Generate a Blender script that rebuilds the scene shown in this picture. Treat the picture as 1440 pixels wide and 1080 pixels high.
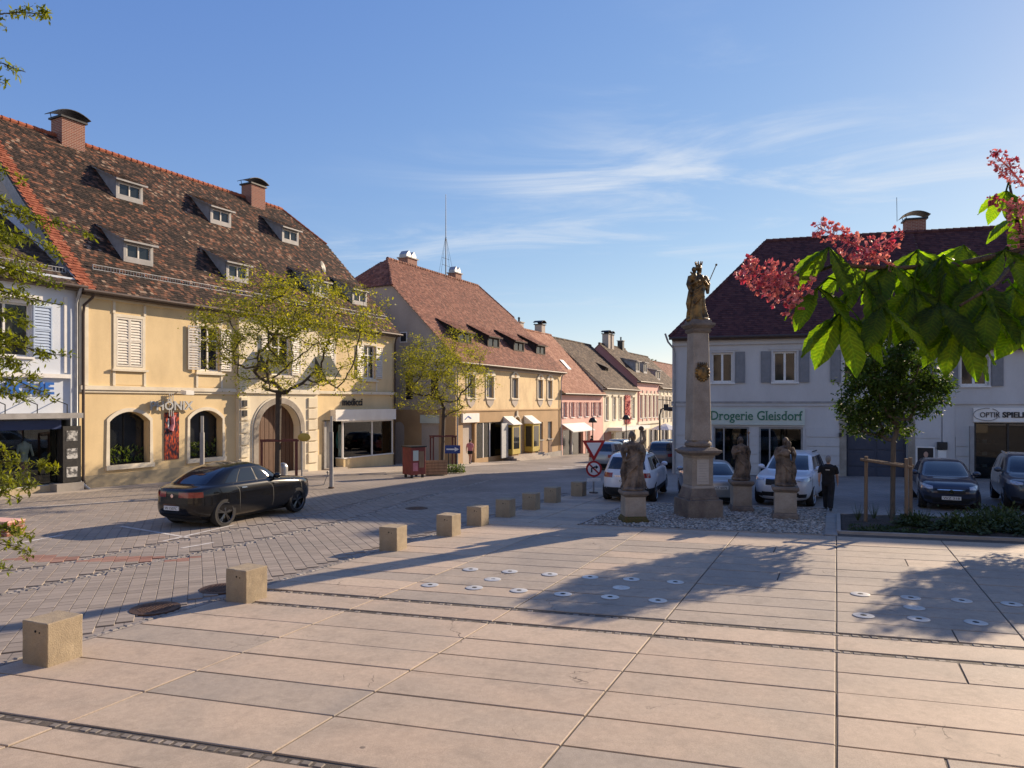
import bpy, bmesh, math, random
import numpy as np
from mathutils import Vector, Matrix
for o in list(bpy.data.objects): bpy.data.objects.remove(o)
sc = bpy.context.scene
COL = sc.collection
R = math.radians
# ------------------------------------------------------------------ camera
cam = bpy.data.cameras.new('camera'); camo = bpy.data.objects.new('camera', cam); COL.objects.link(camo)
camo.location = (0, 0, 3.0); camo.rotation_euler = (R(90), 0, 0)
cam.sensor_width = 36; cam.lens = 25; cam.shift_y = 27/1440; cam.clip_start = .05; cam.clip_end = 3000
sc.camera = camo
sc.render.resolution_x = 1024; sc.render.resolution_y = 768
# ------------------------------------------------------------------ sky, sun, exposure
SUN_AZ, SUN_EL = R(49.0), R(22.0)
world = bpy.data.worlds.new('World'); sc.world = world; world.use_nodes = True
def build_world():
    nt = world.node_tree; N = nt.nodes; L = nt.links; N.clear()
    def nd(t, **k):
        n = N.new(t)
        for a, b in k.items(): setattr(n, a, b)
        return n
    out = nd('ShaderNodeOutputWorld'); bg = nd('ShaderNodeBackground'); bg.inputs['Strength'].default_value = .095
    sky = nd('ShaderNodeTexSky', sky_type='NISHITA', sun_disc=False, sun_elevation=SUN_EL, sun_rotation=SUN_AZ,
             altitude=350, air_density=1.0, dust_density=.15, ozone_density=3.0)
    tc = nd('ShaderNodeTexCoord'); sp = nd('ShaderNodeSeparateXYZ'); L.new(tc.outputs['Generated'], sp.inputs[0])
    def m(op, a, b=None, c=None):
        n = nd('ShaderNodeMath', operation=op)
        for i, x in enumerate((a, b, c)):
            if x is None: continue
            if isinstance(x, (int, float)): n.inputs[i].default_value = x
            else: L.new(x, n.inputs[i])
        return n.outputs[0]
    zz = m('MAXIMUM', sp.outputs[2], .03)
    px = m('DIVIDE', sp.outputs[0], zz); py = m('DIVIDE', sp.outputs[1], zz)
    cb = nd('ShaderNodeCombineXYZ')
    # cirrus plane, streaks drawn out along a slanted wind direction
    L.new(m('ADD', m('MULTIPLY', px, .55), m('MULTIPLY', py, .24)), cb.inputs[0])
    L.new(m('ADD', m('MULTIPLY', py, .95), m('MULTIPLY', px, -.18)), cb.inputs[1])
    n1 = nd('ShaderNodeTexNoise'); n1.inputs['Scale'].default_value = 1.1; n1.inputs['Detail'].default_value = 10; n1.inputs['Roughness'].default_value = .62; n1.inputs['Distortion'].default_value = 1.1
    n2 = nd('ShaderNodeTexNoise'); n2.inputs['Scale'].default_value = .33; n2.inputs['Detail'].default_value = 2
    n2.noise_dimensions = '3D'
    mp = nd('ShaderNodeMapping'); mp.inputs['Location'].default_value = (4.2, 1.9, 0)
    L.new(cb.outputs[0], mp.inputs[0]); L.new(mp.outputs[0], n1.inputs['Vector']); L.new(mp.outputs[0], n2.inputs['Vector'])
    def ramp(fac, a, b):
        r = nd('ShaderNodeMapRange', interpolation_type='SMOOTHSTEP'); L.new(fac, r.inputs[0])
        r.inputs[1].default_value = a; r.inputs[2].default_value = b; return r.outputs[0]
    c = m('MULTIPLY', ramp(n1.outputs[0], .44, .74), ramp(n2.outputs[0], .44, .60))
    c = m('MULTIPLY', c, ramp(sp.outputs[2], .06, .22))
    c = m('MULTIPLY', c, .78)
    # response of the sky's colour, channel by channel
    sr = nd('ShaderNodeSeparateColor'); L.new(sky.outputs[0], sr.inputs[0]); cc = nd('ShaderNodeCombineColor')
    for i, (k, p) in enumerate(((.89, .95), (.775, .78), (.83, .40))): L.new(m('MULTIPLY', m('POWER', m('MULTIPLY', sr.outputs[i], .16), p), k/.16), cc.inputs[i])
    mx = nd('ShaderNodeMixRGB'); L.new(c, mx.inputs[0]); L.new(cc.outputs[0], mx.inputs[1]); mx.inputs[2].default_value = (5.0, 5.3, 5.7, 1)
    L.new(mx.outputs[0], bg.inputs[0]); L.new(bg.outputs[0], out.inputs[0])
build_world()
sl = bpy.data.lights.new('sun', 'SUN'); sl.energy = 5.0; sl.angle = R(.53); sl.color = (1, .80, .58)
so = bpy.data.objects.new('sun', sl); COL.objects.link(so); so.location = (40, 30, 40)
sdir = Vector((math.sin(SUN_AZ)*math.cos(SUN_EL), math.cos(SUN_AZ)*math.cos(SUN_EL), math.sin(SUN_EL)))
so.rotation_euler = sdir.to_track_quat('Z', 'Y').to_euler()
vs = sc.view_settings; vs.view_transform = 'Standard'; vs.look = 'None'; vs.exposure = .75; vs.gamma = 1; vs.use_curve_mapping = False
sc.render.engine = 'CYCLES'
sc.cycles.max_bounces = 6; sc.cycles.transparent_max_bounces = 12

# ------------------------------------------------------------------ materials
MATS = {}
def M(name, col, col2=None, rough=.85, vscale=2.0, vmix=.5, vlo=.35, vhi=.65, bump=0, bscale=40, bdist=.02, island=0, orand=0, metal=0, spec=.4, stretch=(1, 1, 1),
      fine=0, fscale=90, trans=0, emit=0, coat=0, tval=2.0):
    """procedural surface: col mixed towards col2 by noise, value jitter per island or object, fine speckle, bump"""
    if name in MATS: return MATS[name]
    mt = bpy.data.materials.new(name); MATS[name] = mt; mt.use_nodes = True
    nt = mt.node_tree; N = nt.nodes; L = nt.links; bs = N['Principled BSDF']
    bs.inputs['Roughness'].default_value = rough; bs.inputs['Metallic'].default_value = metal
    bs.inputs['Specular IOR Level'].default_value = spec
    if coat: bs.inputs['Coat Weight'].default_value = coat; bs.inputs['Coat Roughness'].default_value = .04
    tc = N.new('ShaderNodeTexCoord'); mp = N.new('ShaderNodeMapping'); L.new(tc.outputs['Object'], mp.inputs[0]); mp.inputs['Scale'].default_value = stretch
    def rgb(c): return (c[0], c[1], c[2], 1)
    cur = None
    base = N.new('ShaderNodeRGB'); base.outputs[0].default_value = rgb(col); cur = base.outputs[0]
    if col2 is not None:
        nz = N.new('ShaderNodeTexNoise'); nz.inputs['Scale'].default_value = vscale; nz.inputs['Detail'].default_value = 7; nz.inputs['Roughness'].default_value = .6
        L.new(mp.outputs[0], nz.inputs['Vector'])
        mr = N.new('ShaderNodeMapRange'); L.new(nz.outputs[0], mr.inputs[0]); mr.inputs[1].default_value = vlo; mr.inputs[2].default_value = vhi; mr.inputs[4].default_value = vmix*2 if vmix < .5 else 1
        mx = N.new('ShaderNodeMixRGB'); L.new(mr.outputs[0], mx.inputs[0]); L.new(cur, mx.inputs[1]); mx.inputs[2].default_value = rgb(col2); cur = mx.outputs[0]
    def jitter(sock, amt, cur):
        mr = N.new('ShaderNodeMapRange'); L.new(sock, mr.inputs[0]); mr.inputs[3].default_value = 1-amt; mr.inputs[4].default_value = 1+amt
        hs = N.new('ShaderNodeHueSaturation'); L.new(mr.outputs[0], hs.inputs['Value']); L.new(cur, hs.inputs['Color']); return hs.outputs[0]
    if island:
        g = N.new('ShaderNodeNewGeometry'); cur = jitter(g.outputs['Random Per Island'], island, cur)
    if orand:
        g = N.new('ShaderNodeObjectInfo'); cur = jitter(g.outputs['Random'], orand, cur)
    if fine:
        nz = N.new('ShaderNodeTexNoise'); nz.inputs['Scale'].default_value = fscale; nz.inputs['Detail'].default_value = 3; L.new(mp.outputs[0], nz.inputs['Vector'])
        cur = jitter(nz.outputs[0], fine, cur)
    L.new(cur, bs.inputs['Base Color'])
    if bump:
        nz = N.new('ShaderNodeTexNoise'); nz.inputs['Scale'].default_value = bscale; nz.inputs['Detail'].default_value = 5; L.new(mp.outputs[0], nz.inputs['Vector'])
        bp = N.new('ShaderNodeBump'); bp.inputs['Strength'].default_value = bump; bp.inputs['Distance'].default_value = bdist
        L.new(nz.outputs[0], bp.inputs['Height']); L.new(bp.outputs[0], bs.inputs['Normal'])
    if emit:
        bs.inputs['Emission Color'].default_value = rgb(col); bs.inputs['Emission Strength'].default_value = emit
    if trans:   # leaf: part of the light passes through
        tr = N.new('ShaderNodeBsdfTranslucent'); ms = N.new('ShaderNodeMixShader'); ms.inputs[0].default_value = trans
        hs = N.new('ShaderNodeHueSaturation'); hs.inputs['Saturation'].default_value = 1.15; hs.inputs['Value'].default_value = tval; L.new(cur, hs.inputs['Color'])
        gm = N.new('ShaderNodeMixRGB'); gm.blend_type = 'MULTIPLY'; gm.inputs[0].default_value = 1; L.new(hs.outputs[0], gm.inputs[1]); gm.inputs[2].default_value = (1.1, 1, .55, 1)
        L.new(gm.outputs[0], tr.inputs[0]); L.new(bs.outputs[0], ms.inputs[1]); L.new(tr.outputs[0], ms.inputs[2])
        L.new(ms.outputs[0], N['Material Output'].inputs[0])
    return mt
def roof_mat(name, stops, moss=.5, mscale=.35):
    """tiles: a colour per tile from a ramp, pushed by broad patches of weathering"""
    mt = bpy.data.materials.new(name); mt.use_nodes = True; nt = mt.node_tree; N = nt.nodes; L = nt.links; bs = N['Principled BSDF']
    bs.inputs['Roughness'].default_value = .85; bs.inputs['Specular IOR Level'].default_value = .25
    g = N.new('ShaderNodeNewGeometry'); tc = N.new('ShaderNodeTexCoord')
    nz = N.new('ShaderNodeTexNoise'); nz.inputs['Scale'].default_value = mscale; nz.inputs['Detail'].default_value = 5; L.new(tc.outputs['Object'], nz.inputs['Vector'])
    a = N.new('ShaderNodeMath'); a.operation = 'MULTIPLY_ADD'; L.new(nz.outputs[0], a.inputs[0]); a.inputs[1].default_value = moss*2; a.inputs[2].default_value = -moss
    b = N.new('ShaderNodeMath'); b.operation = 'ADD'; L.new(a.outputs[0], b.inputs[0]); L.new(g.outputs['Random Per Island'], b.inputs[1])
    rp = N.new('ShaderNodeValToRGB'); L.new(b.outputs[0], rp.inputs[0]); cr = rp.color_ramp
    while len(cr.elements) > 1: cr.elements.remove(cr.elements[-1])
    cr.elements[0].position = stops[0][0]; cr.elements[0].color = (*stops[0][1], 1)
    for p, c in stops[1:]:
        e = cr.elements.new(p); e.color = (*c, 1)
    n2 = N.new('ShaderNodeTexNoise'); n2.inputs['Scale'].default_value = 25; n2.inputs['Detail'].default_value = 4; L.new(tc.outputs['Object'], n2.inputs['Vector'])
    mr = N.new('ShaderNodeMapRange'); L.new(n2.outputs[0], mr.inputs[0]); mr.inputs[3].default_value = .7; mr.inputs[4].default_value = 1.3
    hs = N.new('ShaderNodeHueSaturation'); L.new(mr.outputs[0], hs.inputs['Value']); L.new(rp.outputs[0], hs.inputs['Color']); L.new(hs.outputs[0], bs.inputs['Base Color'])
    return mt
def glass_mat(name, tint=(.9, .95, .95), refl=1.0):
    mt = bpy.data.materials.new(name); mt.use_nodes = True; nt = mt.node_tree; N = nt.nodes; L = nt.links; N.remove(N['Principled BSDF'])
    t = N.new('ShaderNodeBsdfTransparent'); t.inputs[0].default_value = (*tint, 1); g = N.new('ShaderNodeBsdfGlossy'); g.inputs['Roughness'].default_value = .015
    f = N.new('ShaderNodeFresnel'); f.inputs[0].default_value = 1.55; mm = N.new('ShaderNodeMath'); mm.operation = 'MULTIPLY'; L.new(f.outputs[0], mm.inputs[0]); mm.inputs[1].default_value = refl
    x = N.new('ShaderNodeMixShader'); L.new(mm.outputs[0], x.inputs[0]); L.new(t.outputs[0], x.inputs[1]); L.new(g.outputs[0], x.inputs[2]); L.new(x.outputs[0], N['Material Output'].inputs[0])
    MATS[name] = mt; return mt

# ------------------------------------------------------------------ mesh helpers
class MB:
    def __init__(s): s.v = []; s.f = []
    def add(s, vs, fs):
        n = len(s.v); s.v += [tuple(p) for p in vs]; s.f += [tuple(i+n for i in f) for f in fs]; return s
    def quad(s, *p): return s.add(p, [tuple(range(len(p)))])
    def box(s, x0, x1, y0, y1, z0, z1):
        return s.add([(x0,y0,z0),(x1,y0,z0),(x1,y1,z0),(x0,y1,z0),(x0,y0,z1),(x1,y0,z1),(x1,y1,z1),(x0,y1,z1)],
                     [(0,3,2,1),(4,5,6,7),(0,1,5,4),(1,2,6,5),(2,3,7,6),(3,0,4,7)])
    def frus(s, c, z0, z1, w0, d0, w1, d1):   # square frustum about c
        x, y = c
        return s.add([(x-w0,y-d0,z0),(x+w0,y-d0,z0),(x+w0,y+d0,z0),(x-w0,y+d0,z0),(x-w1,y-d1,z1),(x+w1,y-d1,z1),(x+w1,y+d1,z1),(x-w1,y+d1,z1)],
                     [(0,3,2,1),(4,5,6,7),(0,1,5,4),(1,2,6,5),(2,3,7,6),(3,0,4,7)])
    def prism(s, poly, y0, y1):               # polygon in xz swept along y
        n = len(poly); v = [(x, y0, z) for x, z in poly]+[(x, y1, z) for x, z in poly]
        return s.add(v, [tuple(range(n)), tuple(range(2*n-1, n-1, -1))]+[(i, i+n, (i+1) % n+n, (i+1) % n) for i in range(n)])
    def extr(s, poly, z0, z1):                # polygon in xy swept along z
        n = len(poly); v = [(x, y, z0) for x, y in poly]+[(x, y, z1) for x, y in poly]
        return s.add(v, [tuple(range(n-1, -1, -1)), tuple(range(n, 2*n))]+[(i, (i+1) % n, (i+1) % n+n, i+n) for i in range(n)])
    def tube(s, pts, rad, n=8, cap=True):
        pts = [Vector(p) for p in pts]
        if isinstance(rad, (int, float)): rad = [rad]*len(pts)
        rings = []; up = None
        for i, p in enumerate(pts):
            d = (pts[min(i+1, len(pts)-1)]-pts[max(i-1, 0)])
            if d.length < 1e-9: d = Vector((0, 0, 1))
            d.normalize()
            if up is None: up = Vector((1, 0, 0)) if abs(d.x) < .8 else Vector((0, 1, 0))
            a = (up-d*up.dot(d)).normalized(); b = d.cross(a); up = a
            rings.append([p+(a*math.cos(2*math.pi*k/n)+b*math.sin(2*math.pi*k/n))*rad[i] for k in range(n)])
        v = [q for r in rings for q in r]; f = []
        for i in range(len(rings)-1):
            for k in range(n): f.append((i*n+k, i*n+(k+1) % n, (i+1)*n+(k+1) % n, (i+1)*n+k))
        if cap: f += [tuple(range(n-1, -1, -1)), tuple((len(rings)-1)*n+k for k in range(n))]
        return s.add(v, f)
    def lathe(s, prof, n=16, c=(0, 0), sx=1, sy=1, fold=None):
        v = []; f = []
        for i, (r, z) in enumerate(prof):
            for k in range(n):
                a = 2*math.pi*k/n; rr = r*(fold(a, z) if fold else 1)
                v.append((c[0]+rr*math.cos(a)*sx, c[1]+rr*math.sin(a)*sy, z))
        for i in range(len(prof)-1):
            for k in range(n): f.append((i*n+k, i*n+(k+1) % n, (i+1)*n+(k+1) % n, (i+1)*n+k))
        f += [tuple(range(n-1, -1, -1)), tuple((len(prof)-1)*n+k for k in range(n))]
        return s.add(v, f)
    def ball(s, c, r, n=12, m=8):
        if isinstance(r, (int, float)): r = (r, r, r)
        v = []; f = []
        for i in range(1, m):
            t = math.pi*i/m
            for k in range(n):
                a = 2*math.pi*k/n; v.append((c[0]+r[0]*math.sin(t)*math.cos(a), c[1]+r[1]*math.sin(t)*math.sin(a), c[2]-r[2]*math.cos(t)))
        for i in range(m-2):
            for k in range(n): f.append((i*n+k, i*n+(k+1) % n, (i+1)*n+(k+1) % n, (i+1)*n+k))
        b = len(v); v += [(c[0], c[1], c[2]-r[2]), (c[0], c[1], c[2]+r[2])]
        for k in range(n): f.append((b, (k+1) % n, k)); f.append((b+1, (m-2)*n+k, (m-2)*n+(k+1) % n))
        return s.add(v, f)
    def build(s, name, mat, parent=None, smooth=False, bevel=0, loc=None, rz=0, sharp=None):
        me = bpy.data.meshes.new(name); me.from_pydata(s.v, [], s.f); me.update()
        if smooth:
            me.polygons.foreach_set('use_smooth', [True]*len(me.polygons))
            if sharp: me.set_sharp_from_angle(angle=R(sharp))
        return link(name, me, mat, parent, bevel, loc, rz)
def link(name, me, mat, parent=None, bevel=0, loc=None, rz=0):
    if mat is not None and not len(me.materials): me.materials.append(MATS[mat] if isinstance(mat, str) else mat)
    o = bpy.data.objects.new(name, me); COL.objects.link(o)
    if parent: o.parent = parent
    if loc: o.location = loc
    if rz: o.rotation_euler = (0, 0, rz)
    if bevel:
        b = o.modifiers.new('bevel', 'BEVEL'); b.width = bevel; b.segments = 2; b.limit_method = 'ANGLE'; b.angle_limit = R(40)
    return o
def tag(o, label, cat, group=None, kind=None):
    if label: o['label'] = label
    if cat: o['category'] = cat
    if group: o['group'] = group
    if kind: o['kind'] = kind
    return o
def thing(name, label, cat, loc=(0, 0, 0), rz=0, group=None):
    o = bpy.data.objects.new(name, None); COL.objects.link(o); o.empty_display_size = .2
    o.location = loc; o.rotation_euler = (0, 0, rz); return tag(o, label, cat, group)
def struct(o): o['kind'] = 'structure'; return o
def text(name, s, size, mat, parent, loc, ext=.015, rx=90, rz=0, align='LEFT', width=None, squash=1, bold=0):
    cu = bpy.data.curves.new(name, 'FONT'); cu.body = s; cu.size = size; cu.extrude = ext; cu.align_x = align; cu.resolution_u = 3; cu.offset = bold
    t = bpy.data.objects.new('tmp', cu); COL.objects.link(t); bpy.context.view_layer.update()
    me = bpy.data.meshes.new_from_object(t.evaluated_get(bpy.context.evaluated_depsgraph_get()))
    bpy.data.objects.remove(t); bpy.data.curves.remove(cu)
    xs = [v.co.x for v in me.vertices]; w = max(xs)-min(xs)
    k = width/w if width else squash
    for v in me.vertices: v.co.x *= k
    me.materials.clear(); me.name = name
    o = link(name, me, mat, parent); o.location = loc; o.rotation_euler = (R(rx), 0, R(rz)); return o
def serif_text(name, s, size, mat, parent, loc, width, ext=.012, bold=0):
    """roman lettering: the plain letters with slab serifs set on every stem end"""
    o = text(name, s, size, mat, parent, loc, ext=ext, width=width, bold=bold); me = o.data; seen = set(); m = MB(); lev = set()
    for e in me.edges:
        a, b = me.vertices[e.vertices[0]].co, me.vertices[e.vertices[1]].co
        if abs(a.y-b.y) < 1e-4 and abs(a.x-b.x) > .03*size: lev.add((round((a.x+b.x)/2, 2), round(a.y, 2)))
    for e in me.edges:
        a, b = me.vertices[e.vertices[0]].co, me.vertices[e.vertices[1]].co; l = abs(a.x-b.x)
        if abs(a.y-b.y) > 1e-4 or abs(a.z-b.z) > 1e-4 or not .03*size < l < .15*size: continue
        y = a.y; k = (round((a.x+b.x)/2, 2), round(y, 2))
        if k in seen or not (abs(y) < .03*size or y > .42*size): continue
        if any(abs(q-k[0]) < .05*size and .03*size < abs(w_-k[1]) < .2*size for q, w_ in lev): continue
        seen.add(k); c = (a.x+b.x)/2; w = l/2+.055*size; h = .045*size; y0, y1 = (y, y+h) if y < .2*size else (y-h, y)
        m.box(c-w, c+w, y0, y1, -ext*1.02, ext*1.02)
    if m.v:
        q = m.build('serifs', mat, o)
    return o
def copy_tree(o, parent=None):
    c = o.copy(); COL.objects.link(c)
    if parent: c.parent = parent
    for ch in list(o.children): copy_tree(ch, c)
    return c
def freeze(o):
    """replace an object's mesh by its evaluated (modified) mesh"""
    bpy.context.view_layer.update()
    me = bpy.data.meshes.new_from_object(o.evaluated_get(bpy.context.evaluated_depsgraph_get()))
    o.modifiers.clear(); o.data = me; return o
def gz(y):                                     # the square falls 1.6 % away from the steps, the street 3.6 %
    if y < 26: return -.016*y
    if y > 34: return -.48-.036*(y-30)
    t = y-26; return -.416-.016*t-.00125*t*t
E1 = Vector((.962, -.273, 0)); E2 = Vector((.415, .910, 0))      # joint directions of the square
def AB(a, b): p = E1*a+E2*b; return (p.x, p.y)
# ------------------------------------------------------------------ shared surfaces
def slab_mat(name, c1, c2, c3):
    """weathered paving: tone per slab, blotches and water stains running over the joints, gum spots, hair cracks, grain"""
    mt = bpy.data.materials.new(name); MATS[name] = mt; mt.use_nodes = True; nt = mt.node_tree; N = nt.nodes; L = nt.links; bs = N['Principled BSDF']
    bs.inputs['Roughness'].default_value = .75; bs.inputs['Specular IOR Level'].default_value = .25
    geo = N.new('ShaderNodeNewGeometry'); oi = N.new('ShaderNodeObjectInfo')
    def noise(s, det=5, dist=0, rough=.55):
        n = N.new('ShaderNodeTexNoise'); n.inputs['Scale'].default_value = s; n.inputs['Detail'].default_value = det; n.inputs['Distortion'].default_value = dist; n.inputs['Roughness'].default_value = rough; L.new(geo.outputs['Position'], n.inputs['Vector']); return n.outputs[0]
    def rng_(x, a, b, c=0, d=1):
        r = N.new('ShaderNodeMapRange'); L.new(x, r.inputs[0])
        for i, q in enumerate((a, b, c, d)): r.inputs[i+1].default_value = q
        return r.outputs[0]
    def mix(f, a, b, mode='MIX'):
        n = N.new('ShaderNodeMixRGB'); n.blend_type = mode
        if isinstance(f, float): n.inputs[0].default_value = f
        else: L.new(f, n.inputs[0])
        for i, q in ((1, a), (2, b)):
            if isinstance(q, tuple): n.inputs[i].default_value = (*q, 1)
            else: L.new(q, n.inputs[i])
        return n.outputs[0]
    def mul(a, b):
        n = N.new('ShaderNodeMath'); n.operation = 'MULTIPLY'; L.new(a, n.inputs[0]); L.new(b, n.inputs[1]); return n.outputs[0]
    col = mix(oi.outputs['Random'], c1, c2); col = mix(rng_(noise(.55, 7, .6), .42, .66), col, c3)
    col = mix(rng_(noise(2.6, 8, .3, .65), .5, .78, 0, .55), col, tuple(x*.62 for x in c3))
    v = N.new('ShaderNodeTexVoronoi'); v.inputs['Scale'].default_value = 1.5; L.new(geo.outputs['Position'], v.inputs['Vector']); col = mix(mul(rng_(v.outputs['Distance'], .05, .03), rng_(noise(.9), .5, .56)), col, (.12, .1, .085))
    v2 = N.new('ShaderNodeTexVoronoi'); v2.feature = 'DISTANCE_TO_EDGE'; v2.inputs['Scale'].default_value = .8
    wv = N.new('ShaderNodeVectorMath'); wv.operation = 'MULTIPLY_ADD'; nz = N.new('ShaderNodeTexNoise'); nz.inputs['Scale'].default_value = 3; nz.inputs['Detail'].default_value = 6; L.new(geo.outputs['Position'], nz.inputs['Vector']); L.new(nz.outputs['Color'], wv.inputs[0]); wv.inputs[1].default_value = (.5, .5, .5); L.new(geo.outputs['Position'], wv.inputs[2]); L.new(wv.outputs[0], v2.inputs['Vector'])
    col = mix(mul(rng_(v2.outputs['Distance'], .006, .002), rng_(noise(.7, 3), .58, .64)), col, (.08, .065, .055))
    hs = N.new('ShaderNodeHueSaturation'); L.new(rng_(noise(95, 5, 0, .8), .25, .75, .68, 1.32), hs.inputs['Value']); L.new(col, hs.inputs['Color'])
    h2 = N.new('ShaderNodeHueSaturation'); L.new(rng_(noise(14, 5), .3, .7, .92, 1.08), h2.inputs['Value']); L.new(hs.outputs[0], h2.inputs['Color']); L.new(h2.outputs[0], bs.inputs['Base Color'])
    bp = N.new('ShaderNodeBump'); bp.inputs['Strength'].default_value = .35; bp.inputs['Distance'].default_value = .004; L.new(noise(120, 6), bp.inputs['Height']); L.new(bp.outputs[0], bs.inputs['Normal'])
slab_mat('slab', (.48,.385,.29), (.43,.34,.258), (.375,.313,.246))
slab_mat('slab_grey', (.35,.30,.245), (.39,.325,.255), (.29,.255,.215))
M('bedding', (.07,.06,.05), (.11,.09,.07), vscale=12, bump=.5, bscale=90)
M('paver', (.25,.218,.185), (.295,.248,.205), rough=.8, vscale=.5, island=.13, fine=.14, fscale=120, bump=.3, bscale=120, bdist=.004)
M('paver_piece', (.25,.218,.185), (.295,.248,.205), rough=.8, vscale=.5, orand=.13, fine=.14, fscale=120, bump=.3, bscale=120, bdist=.004)
M('paver_red', (.30,.15,.11), (.33,.2,.15), rough=.8, vscale=.9, orand=.15, island=.15, fine=.14, fscale=120)
M('cobble', (.22,.2,.18), (.3,.27,.23), rough=.7, vscale=3, island=.35, bump=.3, bscale=80)
M('cobble_dark', (.17,.15,.13), (.24,.21,.18), rough=.8, vscale=3, island=.3)
M('concrete', (.36,.29,.195), (.27,.215,.145), rough=.9, vscale=2.2, fine=.3, fscale=70, bump=.6, bscale=70, bdist=.01)
M('concrete_light', (.47,.44,.39), (.38,.36,.32), rough=.9, vscale=2, fine=.15, bump=.3)
M('gravel', (.40,.37,.32), (.30,.27,.22), island=.45, vscale=2)
M('soil', (.045,.034,.026), (.08,.06,.045), vscale=5, bump=1, bscale=30, bdist=.05)
M('steel_disc', (.62,.62,.6), (.5,.5,.48), rough=.45, metal=.35, vscale=8)
M('hole', (.01,.01,.01), rough=.9)
M('iron', (.075,.05,.04), (.12,.07,.05), rough=.6, metal=.5, vscale=20, bump=.3)
M('white_line', (.62,.6,.56), (.35,.31,.28), rough=.8, vscale=9, vlo=.4, vhi=.7)
M('kerb', (.34,.31,.28), (.26,.24,.21), fine=.15, vscale=1.5)
M('moss', (.07,.08,.02), (.12,.08,.03), vscale=14, bump=1)
def road_material():
    mt = bpy.data.materials.new('road_pavers'); mt.use_nodes = True; nt = mt.node_tree; N = nt.nodes; L = nt.links; bs = N['Principled BSDF']; bs.inputs['Roughness'].default_value = .8
    tc = N.new('ShaderNodeTexCoord'); mp = N.new('ShaderNodeMapping'); L.new(tc.outputs['Object'], mp.inputs[0]); mp.inputs['Rotation'].default_value = (0, 0, -R(114)); mp.inputs['Scale'].default_value = (1, 1, 1)
    bt = N.new('ShaderNodeTexBrick'); L.new(mp.outputs[0], bt.inputs[0]); bt.inputs['Scale'].default_value = 1; bt.inputs['Brick Width'].default_value = .20; bt.inputs['Row Height'].default_value = .235
    bt.inputs['Mortar Size'].default_value = .007; bt.inputs['Color1'].default_value = (.265,.228,.195,1); bt.inputs['Color2'].default_value = (.225,.195,.17,1); bt.inputs['Mortar'].default_value = (.11,.095,.08,1)
    nz = N.new('ShaderNodeTexNoise'); nz.inputs['Scale'].default_value = .35; nz.inputs['Detail'].default_value = 8; L.new(tc.outputs['Object'], nz.inputs['Vector'])
    mr = N.new('ShaderNodeMapRange'); L.new(nz.outputs[0], mr.inputs[0]); mr.inputs[1].default_value = .3; mr.inputs[2].default_value = .7; mr.inputs[3].default_value = .75; mr.inputs[4].default_value = 1.25
    hs = N.new('ShaderNodeHueSaturation'); L.new(mr.outputs[0], hs.inputs['Value']); L.new(bt.outputs[0], hs.inputs['Color']); L.new(hs.outputs[0], bs.inputs['Base Color'])
    MATS['road'] = mt
road_material()
rng = random.Random(7)
# ------------------------------------------------------------------ ground sheet
g = MB(); ys = [-25, 0, 26]+[26+k for k in range(1, 9)]+[40, 50, 60, 80, 100, 130, 170, 230, 320, 600]
for i, y in enumerate(ys):
    for x in (-600, -60, 0, 60, 600): g.v.append((x, y, gz(y)-.02))
for i in range(len(ys)-1):
    for k in range(4): g.f.append((i*5+k, i*5+k+1, i*5+k+6, i*5+k+5))
road = struct(g.build('road', 'road', smooth=True))
# ------------------------------------------------------------------ the square: slabs laid in rows
sq = MB(); pts = [AB(-9.25, -3), AB(12, -3), AB(12, 19.75), AB(.02, 19.75), AB(-.25, 19.4), AB(-6.45, 19.35), AB(-6.45, 29.5), AB(-9.25, 29.5)]
sq.quad(*[(x, y, gz(y)-.014) for x, y in pts])
square = struct(sq.build('square', 'bedding'))
ROWS = [2.9,3.6,4.3,5.0,5.42,5.55,6.4,7.09,7.79,8.45,9.12,9.86,9.98,10.62,10.76,11.35,11.95,12.55,13.2,13.85,14.5,15.15,15.85,16.6,17.3,18.0,18.7,19.3]
DR = {(5.42,5.55), (9.86,9.98), (10.62,10.76)}
def slab(a0, a1, b0, b1, grey, skew=0):
    gp = .011
    c = AB((a0+a1)/2, (b0+b1)/2); m = MB(); top = []; 
    for (a, b) in ((a0+gp, b0+gp), (a1-gp, b0+gp), (a1-gp, b1-gp), (a0+gp, b1-gp)):
        x, y = AB(a, b); top.append((x-c[0], y-c[1]))
    ch = .006; z = lambda y: -.016*y
    inn = [(x*(1-ch/1.0), y*(1-ch/.35)) for x, y in top]
    n = 4
    m.v = [(x, y, z(y)) for x, y in inn]+[(x, y, z(y)-.006) for x, y in top]+[(x, y, z(y)-.06) for x, y in top]
    m.f = [(0,1,2,3)]+[(4+i, 4+(i+1) % 4, (i+1) % 4, i) for i in range(4)]+[(8+i, 8+(i+1) % 4, 4+(i+1) % 4, 4+i) for i in range(4)]
    o = m.build('slab', 'slab_grey' if grey else 'slab', square)
    o.location = (c[0], c[1], gz(c[1])+rng.uniform(-.003, .003)); o.rotation_euler = (rng.uniform(-.0015, .0015), rng.uniform(-.0012, .0012), 0)
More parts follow.
